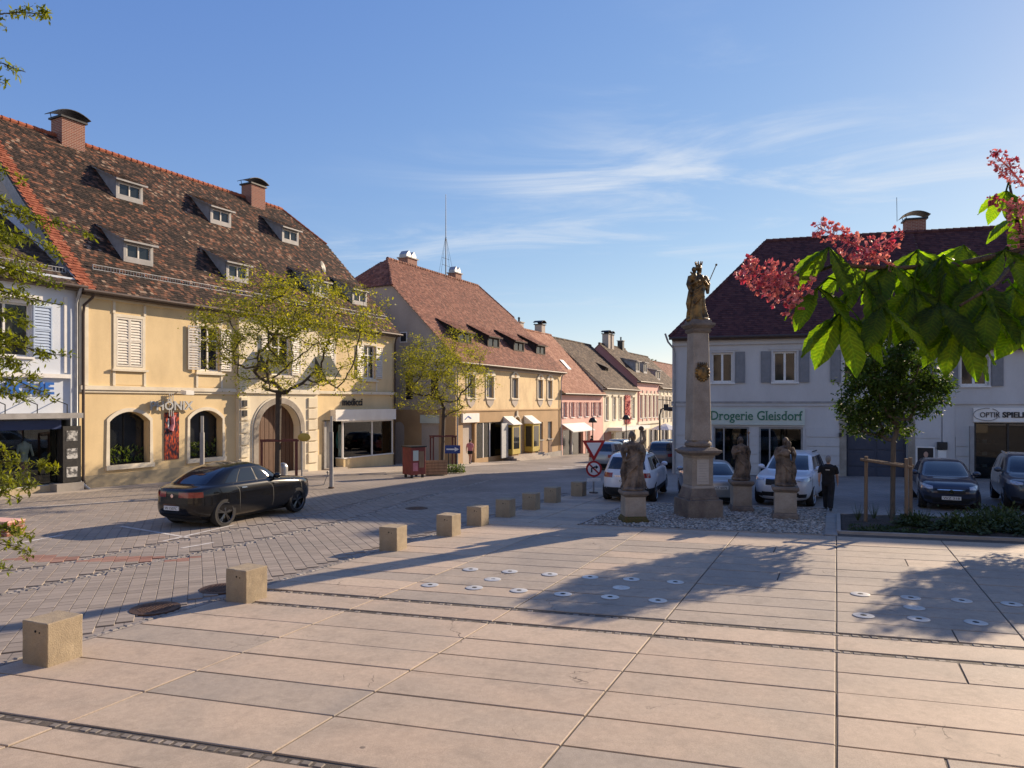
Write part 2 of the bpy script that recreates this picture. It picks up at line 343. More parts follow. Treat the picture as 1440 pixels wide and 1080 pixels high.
for r in range(len(ROWS)-1):
    b0, b1 = ROWS[r], ROWS[r+1]
    if (b0, b1) in DR: continue
    for c in range(-4, 4):
        a0, a1 = c*2.3, c*2.3+2.3
        x, y = AB((a0+a1)/2, b0)
        if x+1.3 < -.80*y and y < 9: continue
        if AB(a0, b0)[0] > .78*y+.5: continue
        grey = 10.7 < b0 < 17.5 and -6.9 < a0 < 5
        if rng.random() < .06: grey = not grey
        if rng.random() < .10 and -3 < c < 2:
            s = rng.uniform(.35, .65)*2.3; slab(a0, a0+s, b0, b1, grey); slab(a0+s, a1, b0, b1, not grey if rng.random() < .3 else grey)
        else: slab(a0, a1, b0, b1, grey)
for k in range(15):                                 # the strip between the bollards and the gravel
    b0 = 19.3+k*.68
    for a0, a1 in ((-9.2, -7.85), (-7.85, -6.5)): slab(a0, a1, b0, b0+.68, k % 3 == 1)
def cobbles(name, line, parent, w=.1, step=.115, rows=1, h=.012, mat='cobble'):
    m = MB()
    for (p, q) in zip(line[:-1], line[1:]):
        p = Vector(p); q = Vector(q); d = (q-p); n = max(1, int(d.length/step)); t = d.normalized(); s = Vector((-t.y, t.x))
        for k in range(n):
            for r in range(rows):
                c = p+d*((k+.5)/n)+s*((r-(rows-1)/2)*w)+Vector((rng.uniform(-.006, .006), rng.uniform(-.006, .006)))
                hw, hl = w*.40, step*.40; z = gz(c.y)+h+rng.uniform(-.012, .002)
                e = [c+t*hl*a+s*hw*b for a, b in ((-1,-1),(1,-1),(1,1),(-1,1))]; f = [c+t*hl*a*.75+s*hw*b*.75 for a, b in ((-1,-1),(1,-1),(1,1),(-1,1))]
                m.add([(v.x, v.y, z-.05) for v in e]+[(v.x, v.y, z-.012) for v in e]+[(v.x, v.y, z) for v in f],
                      [(i, (i+1) % 4, (i+1) % 4+4, i+4) for i in range(4)]+[(i+4, (i+1) % 4+4, (i+1) % 4+8, i+8) for i in range(4)]+[(8,9,10,11)])
    o = m.build(name, mat, parent); o['kind'] = 'stuff'; return o
for b0, b1 in DR: cobbles('drain_cobbles', [AB(-9.2, (b0+b1)/2), AB(9.2, (b0+b1)/2)], square, h=-.005, w=.095, step=.12, mat='cobble_dark')
cobbles('edge_cobbles', [AB(-9.33, 2), AB(-9.33, 29.4)], square, h=-.004)
# ------------------------------------------------------------------ pavers of the carriageway: the nearest ones single, the others one mass
LINE1 = [(-18, 8.6), (-9.65,13.41),(-8.98,14.65),(-8.18,16.44),(-7.33,18.33),(-6.06,20.69),(-4.52,26.6),(-.78,39.3)]
LINE2 = [(-16, 7.0), (-8.55,11.88),(-7.97,13.1),(-7.49,14.29),(-6.45,16.13),(-4.67,20.27),(-3.47,24.8),(-.69,34.5)]
def dline(p, L):
    best = 9
    for q, r in zip(L[:-1], L[1:]):
        q = Vector(q); r = Vector(r); t = max(0, min(1, (p-q).dot(r-q)/(r-q).length_squared)); best = min(best, (q+(r-q)*t-p).length)
    return best
def pavers():
    a = Vector((.914, .407)); b = Vector((-.407, .914)); wa, wb = .235, .20; lst = []
    for i in range(-150, 62):
        for j in range(0, 232):
            p = a*(i*wa)+b*((j+(.5 if i % 2 else 0)*1.0)*wb)
            if not 6.2 < p.y < 27.5 or abs(p.x) > .77*p.y+.5: continue
            ac = (p.x*.910-p.y*.415)/.9887
            if ac > -9.56: continue
            fx = (p.x+17.4)*.456+(p.y-28.6)*.89; fy = -(p.x+17.4)*.89+(p.y-28.6)*.456
            if fy > -.9: continue
            if dline(p, LINE1) < .17 or dline(p, LINE2) < .17: continue
            lst.append((p.y, p))
    lst.sort(key=lambda t: t[0])
    def prim():
        m = MB(); hx, hy = wa/2-.004, wb/2-.004; cx = .005
        v = []
        for (k, z) in ((0, -.06), (0, -.003), (cx, 0)):
            for sx, sy in ((-1,-1),(1,-1),(1,1),(-1,1)):
                q = a*(sx*(hx-k))+b*(sy*(hy-k)); v.append((q.x, q.y, z-.016*q.y))
        f = [(i, (i+1) % 4, (i+1) % 4+4, i+4) for i in range(4)]+[(i+4, (i+1) % 4+4, (i+1) % 4+8, i+8) for i in range(4)]+[(8,9,10,11)]
        return v, f
    V, F = prim()
    me = bpy.data.meshes.new('paver'); me.from_pydata(V, [], F); me.materials.append(MATS['paver_piece'])
    mr = me.copy(); mr.materials.clear(); mr.materials.append(MATS['paver_red'])
    red = lambda p: (abs((p.y-14.65)+.02*p.x) < .28 and -10.5 < p.x < -6.6)
    for y, p in lst[:300]:
        o = bpy.data.objects.new('paver', mr if red(p) else me); COL.objects.link(o); o.parent = road
        o.location = (p.x, p.y, gz(p.y)+rng.uniform(-.002, .002)); o.rotation_euler = (rng.uniform(-.004, .004), rng.uniform(-.004, .004), 0)
    for nm, mat, sel in (('paver_field', 'paver', lambda p: not red(p)), ('red_paver_band', 'paver_red', red)):
        m = MB()
        for y, p in lst[300:]:
            if sel(p):
                z = gz(p.y)+rng.uniform(-.002, .002); tx, ty = rng.uniform(-.004, .004), rng.uniform(-.004, .004)
                m.add([(x+p.x, yy+p.y, zz+z+tx*x+ty*yy) for x, yy, zz in V], F)
        if m.v: o = m.build(nm, mat, road); o['kind'] = 'stuff'
pavers()
cobbles('gutter_cobbles', LINE1, road, w=.1, step=.12, h=-.006)
cobbles('gutter_cobbles', LINE2, road, w=.11, step=.12, rows=2, h=-.004)
def strip(name, p, q, w, mat, parent, h=.004, seg=6):
    p = Vector(p); q = Vector(q); t = (q-p).normalized(); s = Vector((-t.y, t.x))*w/2; m = MB()
    for k in range(seg+1):
        c = p+(q-p)*k/seg
        for z in (-1, 1): e = c+s*z; m.v.append((e.x, e.y, gz(e.y)+h))
    m.f = [(2*k, 2*k+1, 2*k+3, 2*k+2) for k in range(seg)]
    return m.build(name, mat, parent)
for p, q in (((-11.55,16.39),(-11.2,17.75)), ((-10.51,19.11),(-7.89,17.34)), ((-8.26,16.85),(-7.55,19.35)), ((-7.42,15.96),(-7.0,16.67)), ((-16.2,22.6),(-12.2,25.6))):
    strip('parking_line', p, q, .1, 'white_line', road)
for k in range(9): strip('crossing_stripe', (2.2+k*1.0, 43.2+k*1.9), (3.9+k*1.0, 42.6+k*1.9), .5, 'white_line', road, h=-.014)
for k in range(5): strip('lane_mark', (4.9+k*1.2, 33+k*5), (5.4+k*1.2, 34.6+k*5), .14, 'white_line', road, h=-.014)
# pavement in front of the left houses
pv = MB()
def fl(t, n): return (-17.4+.456*t+.89*n, 28.6+.89*t-.456*n)
PL = [(-10, -.2, 1.0), (0, -.2, 1.0), (7, -.2, 1.3), (10, -.2, 3.2), (14, -.2, 4.6), (20, -.2, 5.2), (26, -.2, 6.6)]
for t, n0, n1 in PL:
    for n in (n0, n1):
        x, y = fl(t, n); pv.v.append((x, y, gz(y)+.02))
    x, y = fl(t, n1); pv.v.append((x, y, gz(y)-.05))
for i in range(len(PL)-1):
    k = i*3; pv.f += [(k, k+1, k+4, k+3), (k+1, k+2, k+5, k+4)]
M('pave_stone', (.46,.40,.33), (.36,.31,.26), vscale=.7, fine=.15, fscale=40, bump=.2)
struct(pv.build('pavement', 'pave_stone'))
# ------------------------------------------------------------------ gravel bed round the statues, kerb, planting bed
gb = MB(); poly = [AB(-6.42, 19.36), AB(-.27, 19.42), AB(-.27, 24.6), AB(-6.42, 24.6)]
gb.quad(*[(x, y, gz(y)+.0) for x, y in poly]); M('gravel_bed', (.33,.31,.27), (.22,.2,.17), vscale=20, fine=.3, fscale=60, bump=.8, bscale=60)
gbed = struct(gb.build('gravel_bed', 'gravel_bed'))
def stones(name, n, polyab, size, mat, parent, seed):
    r = np.random.RandomState(seed); a0, a1, b0, b1 = polyab
    ico = np.array([(0,0,1),(.89,0,.45),(.28,.85,.45),(-.72,.53,.45),(-.72,-.53,.45),(.28,-.85,.45),(0,0,-.4)])
    fi = [(0,1,2),(0,2,3),(0,3,4),(0,4,5),(0,5,1),(1,6,2),(2,6,3),(3,6,4),(4,6,5),(5,6,1)]
    A = r.uniform(a0, a1, n); B = r.uniform(b0, b1, n); X = .962*A+.415*B; Y = -.273*A+.910*B
    S = size*r.uniform(.5, 1.3, n); V = np.zeros((n, 7, 3)); an = r.uniform(0, 6.28, n)
    sc_ = r.uniform(.6, 1.2, (n, 3)); P = ico[None]*sc_[:, None, :]*S[:, None, None]
    V[:, :, 0] = X[:, None]+P[:, :, 0]*np.cos(an)[:, None]-P[:, :, 1]*np.sin(an)[:, None]
    V[:, :, 1] = Y[:, None]+P[:, :, 0]*np.sin(an)[:, None]+P[:, :, 1]*np.cos(an)[:, None]
    V[:, :, 2] = -.016*Y[:, None]+P[:, :, 2]*.7+.008
    m = MB(); m.v = V.reshape(-1, 3).tolist(); m.f = [tuple(i+7*k for i in f) for k in range(n) for f in fi]
    o = m.build(name, mat, parent); o['kind'] = 'stuff'; return o
stones('gravel', 9000, (-6.4, -.3, 19.4, 24.5), .045, 'gravel', gbed, 3)
def bar(name, p, q, w, h0, h1, mat, parent=None, bev=.01):
    p = Vector((*p, 0)); q = Vector((*q, 0)); t = (q-p).normalized(); s = Vector((-t.y, t.x, 0))*w/2; m = MB(); v = []
    for c in (p-s, q-s, q+s, p+s): v.append((c.x, c.y, gz(c.y)+h0))
    for c in (p-s, q-s, q+s, p+s): v.append((c.x, c.y, gz(c.y)+h1))
    m.add(v, [(0,3,2,1),(4,5,6,7),(0,1,5,4),(1,2,6,5),(2,3,7,6),(3,0,4,7)]); return m.build(name, mat, parent, bevel=bev)
bar('gravel_edging', AB(-6.46, 19.34), AB(-6.46, 24.7), .07, -.05, .03, 'kerb', gbed)
bar('gravel_edging', AB(-6.46, 24.7), AB(-.3, 24.7), .08, -.05, .04, 'kerb', gbed)
bar('gravel_edging', AB(-6.42, 19.34), AB(-.3, 19.38), .05, -.05, .015, 'kerb', gbed)
for k in range(5): bar('path_slab', AB(-.12, 19.42+k*1.06), AB(-.12, 20.46+k*1.06), .3, -.05, .012, 'kerb', square, .006)
bd = MB(); pol = [AB(.12, 19.9), AB(13, 19.9), AB(13, 23.6), AB(.12, 23.2)]
nb = 14; na = 40; rr = random.Random(4)
for j in range(nb+1):
    for i in range(na+1):
        x, y = AB(.12+12.9*i/na, 19.9+3.4*j/nb); bd.v.append((x, y, gz(y)+.03+(.09*rr.random() if 0 < j < nb and 0 < i < na else 0)))
bd.f = [(j*(na+1)+i, j*(na+1)+i+1, (j+1)*(na+1)+i+1, (j+1)*(na+1)+i) for j in range(nb) for i in range(na)]
bed = struct(bd.build('planting_bed', 'soil', smooth=True))
for p, q in ((AB(.06, 19.83), AB(13, 19.83)), (AB(.06, 19.83), AB(.06, 23.3)), (AB(.06, 23.35), AB(13, 23.75))): bar('bed_edging', p, q, .1, -.1, .06, 'kerb', bed)
# ------------------------------------------------------------------ building kit
M('plaster_yellow', (.72,.555,.31), (.59,.45,.25), vscale=.9, vlo=.42, vhi=.72, fine=.07, fscale=30, bump=.25, bscale=60, bdist=.01, stretch=(1,1,.45))
M('plaster_cream', (.76,.67,.49), (.62,.53,.38), vscale=.9, vlo=.42, vhi=.72, fine=.07, fscale=30, bump=.25, bscale=60, bdist=.01, stretch=(1,1,.5))
M('plaster_plinth', (.52,.42,.26), (.36,.30,.20), vscale=1.2, fine=.12, fscale=25, bump=.35, bscale=50, bdist=.01)
M('trim_cream', (.74,.67,.53), (.64,.57,.44), vscale=2, fine=.06, bump=.1)
M('plaster_blue', (.54,.60,.68), (.62,.66,.71), vscale=.8, fine=.06, bump=.2, bscale=60)
M('plaster_ochre', (.72,.54,.30), (.54,.395,.22), vscale=1.3, vlo=.4, vhi=.7, fine=.2, fscale=12, bump=.3, bscale=40, stretch=(1,1,.5))
M('plaster_brown', (.44,.29,.15), (.36,.235,.12), vscale=.9, fine=.1, fscale=14, bump=.3, bscale=40)
M('plaster_grey', (.46,.40,.34), (.38,.33,.28), vscale=.6, fine=.12, fscale=14, bump=.3, bscale=40, stretch=(1,1,.4))
M('plaster_pink', (.70,.42,.35), (.63,.36,.3), vscale=.6, fine=.1, fscale=12)
M('plaster_rose', (.52,.25,.22), (.46,.21,.18), vscale=.6, fine=.1, fscale=12)
M('plaster_white', (.56,.545,.525), (.47,.455,.435), vscale=.6, vlo=.4, vhi=.7, fine=.06, fscale=20, bump=.2, bscale=60, stretch=(1,1,.4))
M('white_frame', (.76,.75,.71), (.68,.66,.62), rough=.55, vscale=4)
M('shutter_white', (.70,.66,.58), (.6,.55,.47), rough=.6, vscale=5, fine=.1, fscale=12)
M('shutter_grey', (.22,.225,.235), (.18,.185,.195), rough=.6, vscale=4)
M('shutter_blue', (.33,.42,.56), (.28,.36,.5), rough=.6, vscale=4)
M('shutter_pink', (.42,.2,.19), (.36,.17,.16), rough=.6, vscale=4)
M('dark_glass', (.012,.014,.016), (.03,.032,.034), rough=.06, vscale=.8, spec=.6)
M('interior', (.055,.05,.045), (.11,.09,.07), vscale=1.5)
M('blind', (.30,.30,.28), (.25,.25,.24), rough=.6, vscale=3)
M('gutter', (.05,.036,.03), (.075,.05,.04), rough=.6, metal=.1, vscale=6)
M('zinc', (.42,.43,.44), (.33,.34,.35), rough=.5, metal=.5, vscale=4)
M('zinc_grey', (.34,.33,.32), (.25,.24,.23), rough=.6, vscale=3)
M('photo_print', (.5,.5,.48), (.1,.1,.1), rough=.4, vscale=5, vlo=.45, vhi=.55)
M('cornice_dark', (.17,.155,.14), (.13,.12,.105), vscale=3)
M('soffit', (.10,.075,.055), (.14,.1,.07), vscale=4)
def brick_material():
    mt = bpy.data.materials.new('brick'); MATS['brick'] = mt; mt.use_nodes = True; N = mt.node_tree.nodes; L = mt.node_tree.links; bs = N['Principled BSDF']; bs.inputs['Roughness'].default_value = .9
    tc = N.new('ShaderNodeTexCoord'); sp = N.new('ShaderNodeSeparateXYZ'); L.new(tc.outputs['Object'], sp.inputs[0]); ad = N.new('ShaderNodeMath'); L.new(sp.outputs[0], ad.inputs[0]); L.new(sp.outputs[1], ad.inputs[1]); cb = N.new('ShaderNodeCombineXYZ'); L.new(ad.outputs[0], cb.inputs[0]); L.new(sp.outputs[2], cb.inputs[1])
    bt = N.new('ShaderNodeTexBrick'); L.new(cb.outputs[0], bt.inputs[0]); bt.inputs['Scale'].default_value = 1; bt.inputs['Brick Width'].default_value = .25; bt.inputs['Row Height'].default_value = .085; bt.inputs['Mortar Size'].default_value = .012
    bt.inputs['Color1'].default_value = (.30,.105,.065,1); bt.inputs['Color2'].default_value = (.22,.075,.05,1); bt.inputs['Mortar'].default_value = (.36,.27,.21,1); L.new(bt.outputs[0], bs.inputs['Base Color'])
brick_material()
M('dark_metal', (.03,.03,.032), (.05,.048,.046), rough=.5, metal=.5, vscale=8)
M('steel', (.45,.45,.45), (.36,.36,.36), rough=.35, metal=.8, vscale=9)
M('oak', (.13,.065,.035), (.09,.045,.025), rough=.55, vscale=3, stretch=(9,9,.8), bump=.2)
M('blue_letter', (.02,.12,.42), (.03,.14,.48), rough=.35)
M('green_letter', (.035,.15,.09), (.04,.17,.1), rough=.5)
M('black_letter', (.02,.018,.018), rough=.5)
M('sign_cream', (.55,.60,.52), (.5,.55,.48), rough=.5, vscale=2)
M('sign_white', (.82,.80,.74), (.75,.72,.66), rough=.5, vscale=1.5)
M('navy', (.02,.035,.11), (.025,.045,.13), rough=.4)
M('yellow_paint', (.5,.38,.07), (.4,.3,.06), rough=.5, vscale=3)
M('red_paint', (.45,.05,.035), (.36,.045,.03), rough=.5, vscale=3)
M('poster_fire', (.62,.09,.02), (.025,.015,.03), rough=.35, vscale=5, vlo=.36, vhi=.54, stretch=(2.2,1,.9))
M('skin', (.52,.32,.23), (.47,.28,.2), rough=.6)
M('plant_leaf', (.07,.12,.03), (.12,.16,.04), rough=.5, vscale=4, island=.3, trans=.25)
M('wood_raw', (.32,.21,.12), (.24,.15,.085), vscale=3, stretch=(6,6,.7), bump=.3)
M('cloth_white', (.7,.68,.66), (.6,.58,.56), vscale=6)
M('cloth_pink', (.55,.22,.25), (.48,.18,.2), vscale=6)
M('cloth_black', (.012,.012,.014), (.02,.02,.022), vscale=6)
M('cloth_teal', (.06,.22,.24), (.05,.18,.2), vscale=6)
M('stone_grey', (.36,.32,.265), (.24,.205,.165), vscale=1.6, fine=.2, fscale=25, bump=.6, bscale=30, bdist=.015)
M('stone_dark', (.12,.10,.085), (.22,.185,.15), vscale=2.2, fine=.25, fscale=22, bump=.8, bscale=26, bdist=.02)
glass_mat('shop_glass', (.82,.88,.86), 1.0)
glass_mat('shop_glass_dark', (.45,.5,.5), 1.0)
RB1 = roof_mat('tiles_mossy', [(0,(.020,.015,.012)),(.42,(.042,.029,.021)),(.66,(.078,.046,.031)),(.84,(.145,.072,.044)),(.95,(.22,.085,.044)),(1,(.27,.19,.13))], moss=.40, mscale=.8)
RRED = roof_mat('tiles_red', [(0,(.20,.058,.03)),(.5,(.30,.088,.045)),(1,(.36,.13,.07))], moss=.25, mscale=1.5)
RB2 = roof_mat('tiles_rust', [(0,(.13,.058,.042)),(.4,(.19,.08,.055)),(.75,(.25,.105,.07)),(1,(.31,.15,.1))], moss=.3, mscale=.5)
RB3 = roof_mat('tiles_salmon', [(0,(.24,.105,.065)),(.5,(.32,.15,.095)),(1,(.4,.21,.14))], moss=.25)
RB4 = roof_mat('tiles_old', [(0,(.035,.025,.02)),(.4,(.075,.05,.036)),(.8,(.135,.09,.06)),(1,(.2,.15,.1))], moss=.4, mscale=.7)
RD = roof_mat('tiles_dark', [(0,(.055,.022,.024)),(.5,(.085,.032,.032)),(1,(.11,.045,.04))], moss=.2)

def wall(m, x0, x1, z0, z1, ops, depth=.2, y=0):
    """outside face of a wall with real openings (x0,x1,z0,z1,arch rise) and their reveals"""
    xs = sorted({x0, x1} | {v for o in ops for v in o[:2]}); zs = sorted({z0, z1} | {v for o in ops for v in o[2:4]})
    for i in range(len(xs)-1):
        for k in range(len(zs)-1):
            cx, cz = (xs[i]+xs[i+1])/2, (zs[k]+zs[k+1])/2
            if any(o[0] < cx < o[1] and o[2] < cz < o[3] for o in ops): continue
            m.quad((xs[i], y, zs[k]), (xs[i+1], y, zs[k]), (xs[i+1], y, zs[k+1]), (xs[i], y, zs[k+1]))
    for o in ops:
        a, b, c, d = o[:4]; rise = o[4] if len(o) > 4 else 0; dp = o[5] if len(o) > 5 else depth
        if rise:
            h = (b-a)/2; rad = (h*h+rise*rise)/(2*rise); n = 12; am = math.asin(min(1, h/rad)); arc = []
            for k in range(n+1):
                t = -am+2*am*k/n; arc.append(((a+b)/2+rad*math.sin(t), d-rad+rad*math.cos(t)))
            for (p, q) in zip(arc[:-1], arc[1:]): m.quad((p[0], y, p[1]), (q[0], y, q[1]), (q[0], y, d), (p[0], y, d))
            path = [(a, c)]+arc+[(b, c)]
        else: path = [(a, c), (a, d), (b, d), (b, c)]
        path.append(path[0])
        for p, q in zip(path[:-1], path[1:]): m.quad((p[0], y, p[1]), (p[0], y+dp, p[1]), (q[0], y+dp, q[1]), (q[0], y, q[1]))
    return m
def window(root, x0, x1, z0, z1, y=.12, mull=1, transom=.68, frame='white_frame', pane='dark_glass', sill=True, b=.07, name='window'):
    m = MB(); m.box(x0, x0+b, y, y+.07, z0, z1); m.box(x1-b, x1, y, y+.07, z0, z1); m.box(x0+b, x1-b, y, y+.07, z0, z0+b); m.box(x0+b, x1-b, y, y+.07, z1-b, z1)
    for k in range(mull):
        c = x0+(x1-x0)*(k+1)/(mull+1); m.box(c-b*.55, c+b*.55, y-.01, y+.07, z0+b, z1-b)
    if transom:
        zt = z0+(z1-z0)*transom; m.box(x0+b, x1-b, y-.006, y+.066, zt-b*.45, zt+b*.45)
    w = m.build(name, frame, root)
    MB().box(x0+.02, x1-.02, y+.045, y+.055, z0+.02, z1-.02).build('pane', pane, w)
    if sill: MB().box(x0-.1, x1+.1, -.09, y, z0-.08, z0-.002).build('sill', frame, w)
    return w
def shutter(root, x0, x1, z0, z1, y, mat, n=16, rot=0, b=.055):
    m = MB(); w = x1-x0; t = .04
    m.box(0, b, 0, t, z0, z1); m.box(w-b, w, 0, t, z0, z1)
    for za, zb in ((z0, z0+b*1.3), (z1-b*1.3, z1), ((z0+z1)/2-b*.7+.1, (z0+z1)/2+b*.7+.1)): m.box(b, w-b, .001, t-.001, za, zb)
    for k in range(n):
        zc = z0+.1+(z1-z0-.2)*(k+.5)/n; h = (z1-z0-.2)/n
        m.add([(b, .002, zc-h*.42), (w-b, .002, zc-h*.42), (w-b, t-.004, zc+h*.40), (b, t-.004, zc+h*.40), (b, .012, zc-h*.5), (w-b, .012, zc-h*.5), (w-b, t, zc+h*.3), (b, t, zc+h*.3)],
              [(0,1,2,3), (7,6,5,4), (0,4,5,1), (2,6,7,3)])
    o = m.build('shutter', mat, root); o.location = (x0, y, 0)
    if rot: o.rotation_euler = (0, 0, R(rot))
    return o
def frame_band(root, name, x0, x1, z0, z1, w, mat, y=-.035, yb=-.002):
    m = MB(); m.box(x0-w, x0, y, yb, z0-w, z1+w); m.box(x1, x1+w, y, yb, z0-w, z1+w); m.box(x0, x1, y, yb, z1, z1+w); m.box(x0, x1, y, yb, z0-w, z0); return m.build(name, mat, root)
def box(root, name, mat, *a, bevel=0): return MB().box(*a).build(name, mat, root, bevel=bevel)
def inside(p, poly):
    x, y = p; r = False; n = len(poly)
    for i in range(n):
        x1, y1 = poly[i]; x2, y2 = poly[(i+1) % n]
        if (y1 > y) != (y2 > y) and x < (x2-x1)*(y-y1)/(y2-y1)+x1: r = not r
    return r
def tiles(root, mat, O, S, U, poly, w=.18, e=.155, th=.022, seed=1, name='roof_tiles', holes=()):
    """overlapping plain tiles laid over the polygon (s,r) of a roof plane"""
    O = np.array(O); S = np.array(S, float); S /= np.linalg.norm(S); U = np.array(U, float); U /= np.linalg.norm(U); Nn = np.cross(S, U); Nn /= np.linalg.norm(Nn)
    r = random.Random(seed); smin = min(p[0] for p in poly); smax = max(p[0] for p in poly); rmax = max(p[1] for p in poly)
    vs = []; 
    for j in range(int(rmax/e)+1):
        off = (j % 2)*.5*w
        for i in range(int((smax-smin)/w)+2):
            s = smin+i*w-off+w/2; rr = j*e
            if not inside((s, rr+e*.45), poly): continue
            if any(h[0] < s < h[1] and h[2] < rr+e/2 < h[3] for h in holes): continue
            t = th*r.uniform(.75, 1.35); k = r.uniform(-.006, .006); g = w*.475
            vs += [(s-g, rr, t+k), (s+g, rr, t-k), (s+g, rr+e*1.3, .004-k), (s-g, rr+e*1.3, .004+k), (s-g, rr, 0), (s+g, rr, 0)]
    V = np.array(vs); P = O+V[:, :1]*S+V[:, 1:2]*U+V[:, 2:3]*Nn; n = len(V)//6
    m = MB(); m.v = P.tolist(); m.f = [f for k in range(n) for f in ((6*k, 6*k+1, 6*k+2, 6*k+3), (6*k+4, 6*k+5, 6*k+1, 6*k))]
    o = m.build(name, mat, root); o['kind'] = 'stuff'; return o
def ridge_caps(root, p, q, mat, r=.13, step=.36, name='ridge_tiles', single=False):
    p = Vector(p); q = Vector(q); d = (q-p); n = max(1, int(d.length/step)); m = MB()
    for k in range(n):
        a = p+d*(k/n); b = p+d*((k+1.08)/n); m.tube([a, b], [r*1.15, r*.92], 8)
        if single: m.build('ridge_tile', mat, root); m = MB()
    if single: return
    o = m.build(name, mat, root); o['kind'] = 'stuff'; return o
class Roof:
    """gable roof with optional hips: inset of the ridge end and height where the hip starts"""
    def __init__(s, root, L, W, ze, zr, mat, hl=None, hr=None, ov=.35, seed=1, w=.18, e=.155, capmat=None, xl=0, holes=(), back=True, vergemat=None):
        p = (zr-ze)/W; s.p = p; s.ze = ze; s.root = root; k = math.sqrt(1+p*p); s.k = k
        def yr(y): return (y+ov)*k
        hy = lambda h: (h[1]-ze)/p
        poly = [(xl-.12, 0), (L+.12, 0)]
        top = []
        if hr: poly += [(L+.12, yr(hy(hr))), (L-hr[0], yr(W))]
        else: poly += [(L+.12, yr(W))]
        if hl: poly += [(xl+hl[0], yr(W)), (xl-.12, yr(hy(hl)))]
        else: poly += [(xl-.12, yr(W))]
        s.poly = poly
        fx = lambda sx, r: (sx, r/k-ov, ze+p*(r/k-ov))
        sh = MB(); sh.quad(*[tuple(Vector(fx(*q))-Vector((0, 0, .03))) for q in poly])
        sh.quad(*[(q[0], 2*W-(fx(*q)[1]), fx(*q)[2]-.03) for q in reversed(poly)])
        a = hl[0]+xl if hl else xl-.12; b = L-hr[0] if hr else L+.12
        if hl: h = hy(hl); sh.quad((xl-.12, h, hl[1]-.03), (a, W, zr-.03), (xl-.12, 2*W-h, hl[1]-.03))
        if hr: h = hy(hr); sh.quad((L+.12, h, hr[1]-.03), (L+.12, 2*W-h, hr[1]-.03), (b, W, zr-.03))
        roof = sh.build('roof', 'soffit', root); s.roof = roof
        main = poly
        if vergemat:
            main = [(.45 if q[0] <= xl+.01 else q[0], q[1]) for q in poly]
            tiles(roof, vergemat, (0, -ov, ze-p*ov), (1, 0, 0), (0, 1, p), [(xl-.12, 0), (.45, 0), (.45, yr(W)), (xl-.12, yr(W))], w*1.05, e*1.1, seed=seed+9, name='verge_tiles', th=.035)
        tiles(roof, mat, (0, -ov, ze-p*ov), (1, 0, 0), (0, 1, p), main, w, e, seed=seed, holes=holes)
        if hl:
            h = hy(hl); base = Vector((xl-.12, 2*W-h, hl[1])); U = Vector((a-(xl-.12), 0, zr-hl[1]))
            tiles(roof, mat, base, (0, -1, 0), U, [(0, 0), (2*(W-h), 0), (W-h, U.length)], w, e, seed=seed+3, name='hip_tiles')
            ridge_caps(roof, (xl-.12, h, hl[1]), (a, W, zr), capmat or mat, .09)
        ridge_caps(roof, (a, W, zr), (b, W, zr), capmat or mat, single=w < .19)
        if hr: ridge_caps(roof, (L+.12, hy(hr), hr[1]), (b, W, zr), capmat or mat, .09)
        MB().tube([(xl-.15, -ov-.05, ze-p*ov-.03), (L+.15, -ov-.05, ze-p*ov-.03)], .075, 8).build('gutter', 'gutter', roof)
        sf = MB(); sf.box(xl, L, -ov+.02, .0, ze-p*ov-.16, ze-p*ov-.06); sf.build('eave_board', 'soffit', roof)
    def z(s, y): return s.ze+s.p*y
def shell(root, L, W2, z0, z1, mat, gable=None, x0=0, hl=None, hr=None):
    """side and back walls; gable=(ridge y, ridge z)"""
    m = MB()
    m.quad((L, W2, z0), (x0, W2, z0), (x0, W2, z1), (L, W2, z1))
    for x, h in ((x0, hl), (L, hr)):
        if gable:
            W, zr = gable
            if h: yy = (h[1]-z1)/((zr-z1)/W); pts = [(x, 0, z0), (x, 0, z1), (x, yy, h[1]-.05), (x, 2*W-yy, h[1]-.05), (x, W2, z1), (x, W2, z0)]
            else: pts = [(x, 0, z0), (x, 0, z1-.04), (x, W, zr-.08), (x, W2, z1-.04), (x, W2, z0)]
        else: pts = [(x, 0, z0), (x, 0, z1), (x, W2, z1), (x, W2, z0)]
        m.quad(*pts)
    return m.build('side_walls', mat, root)
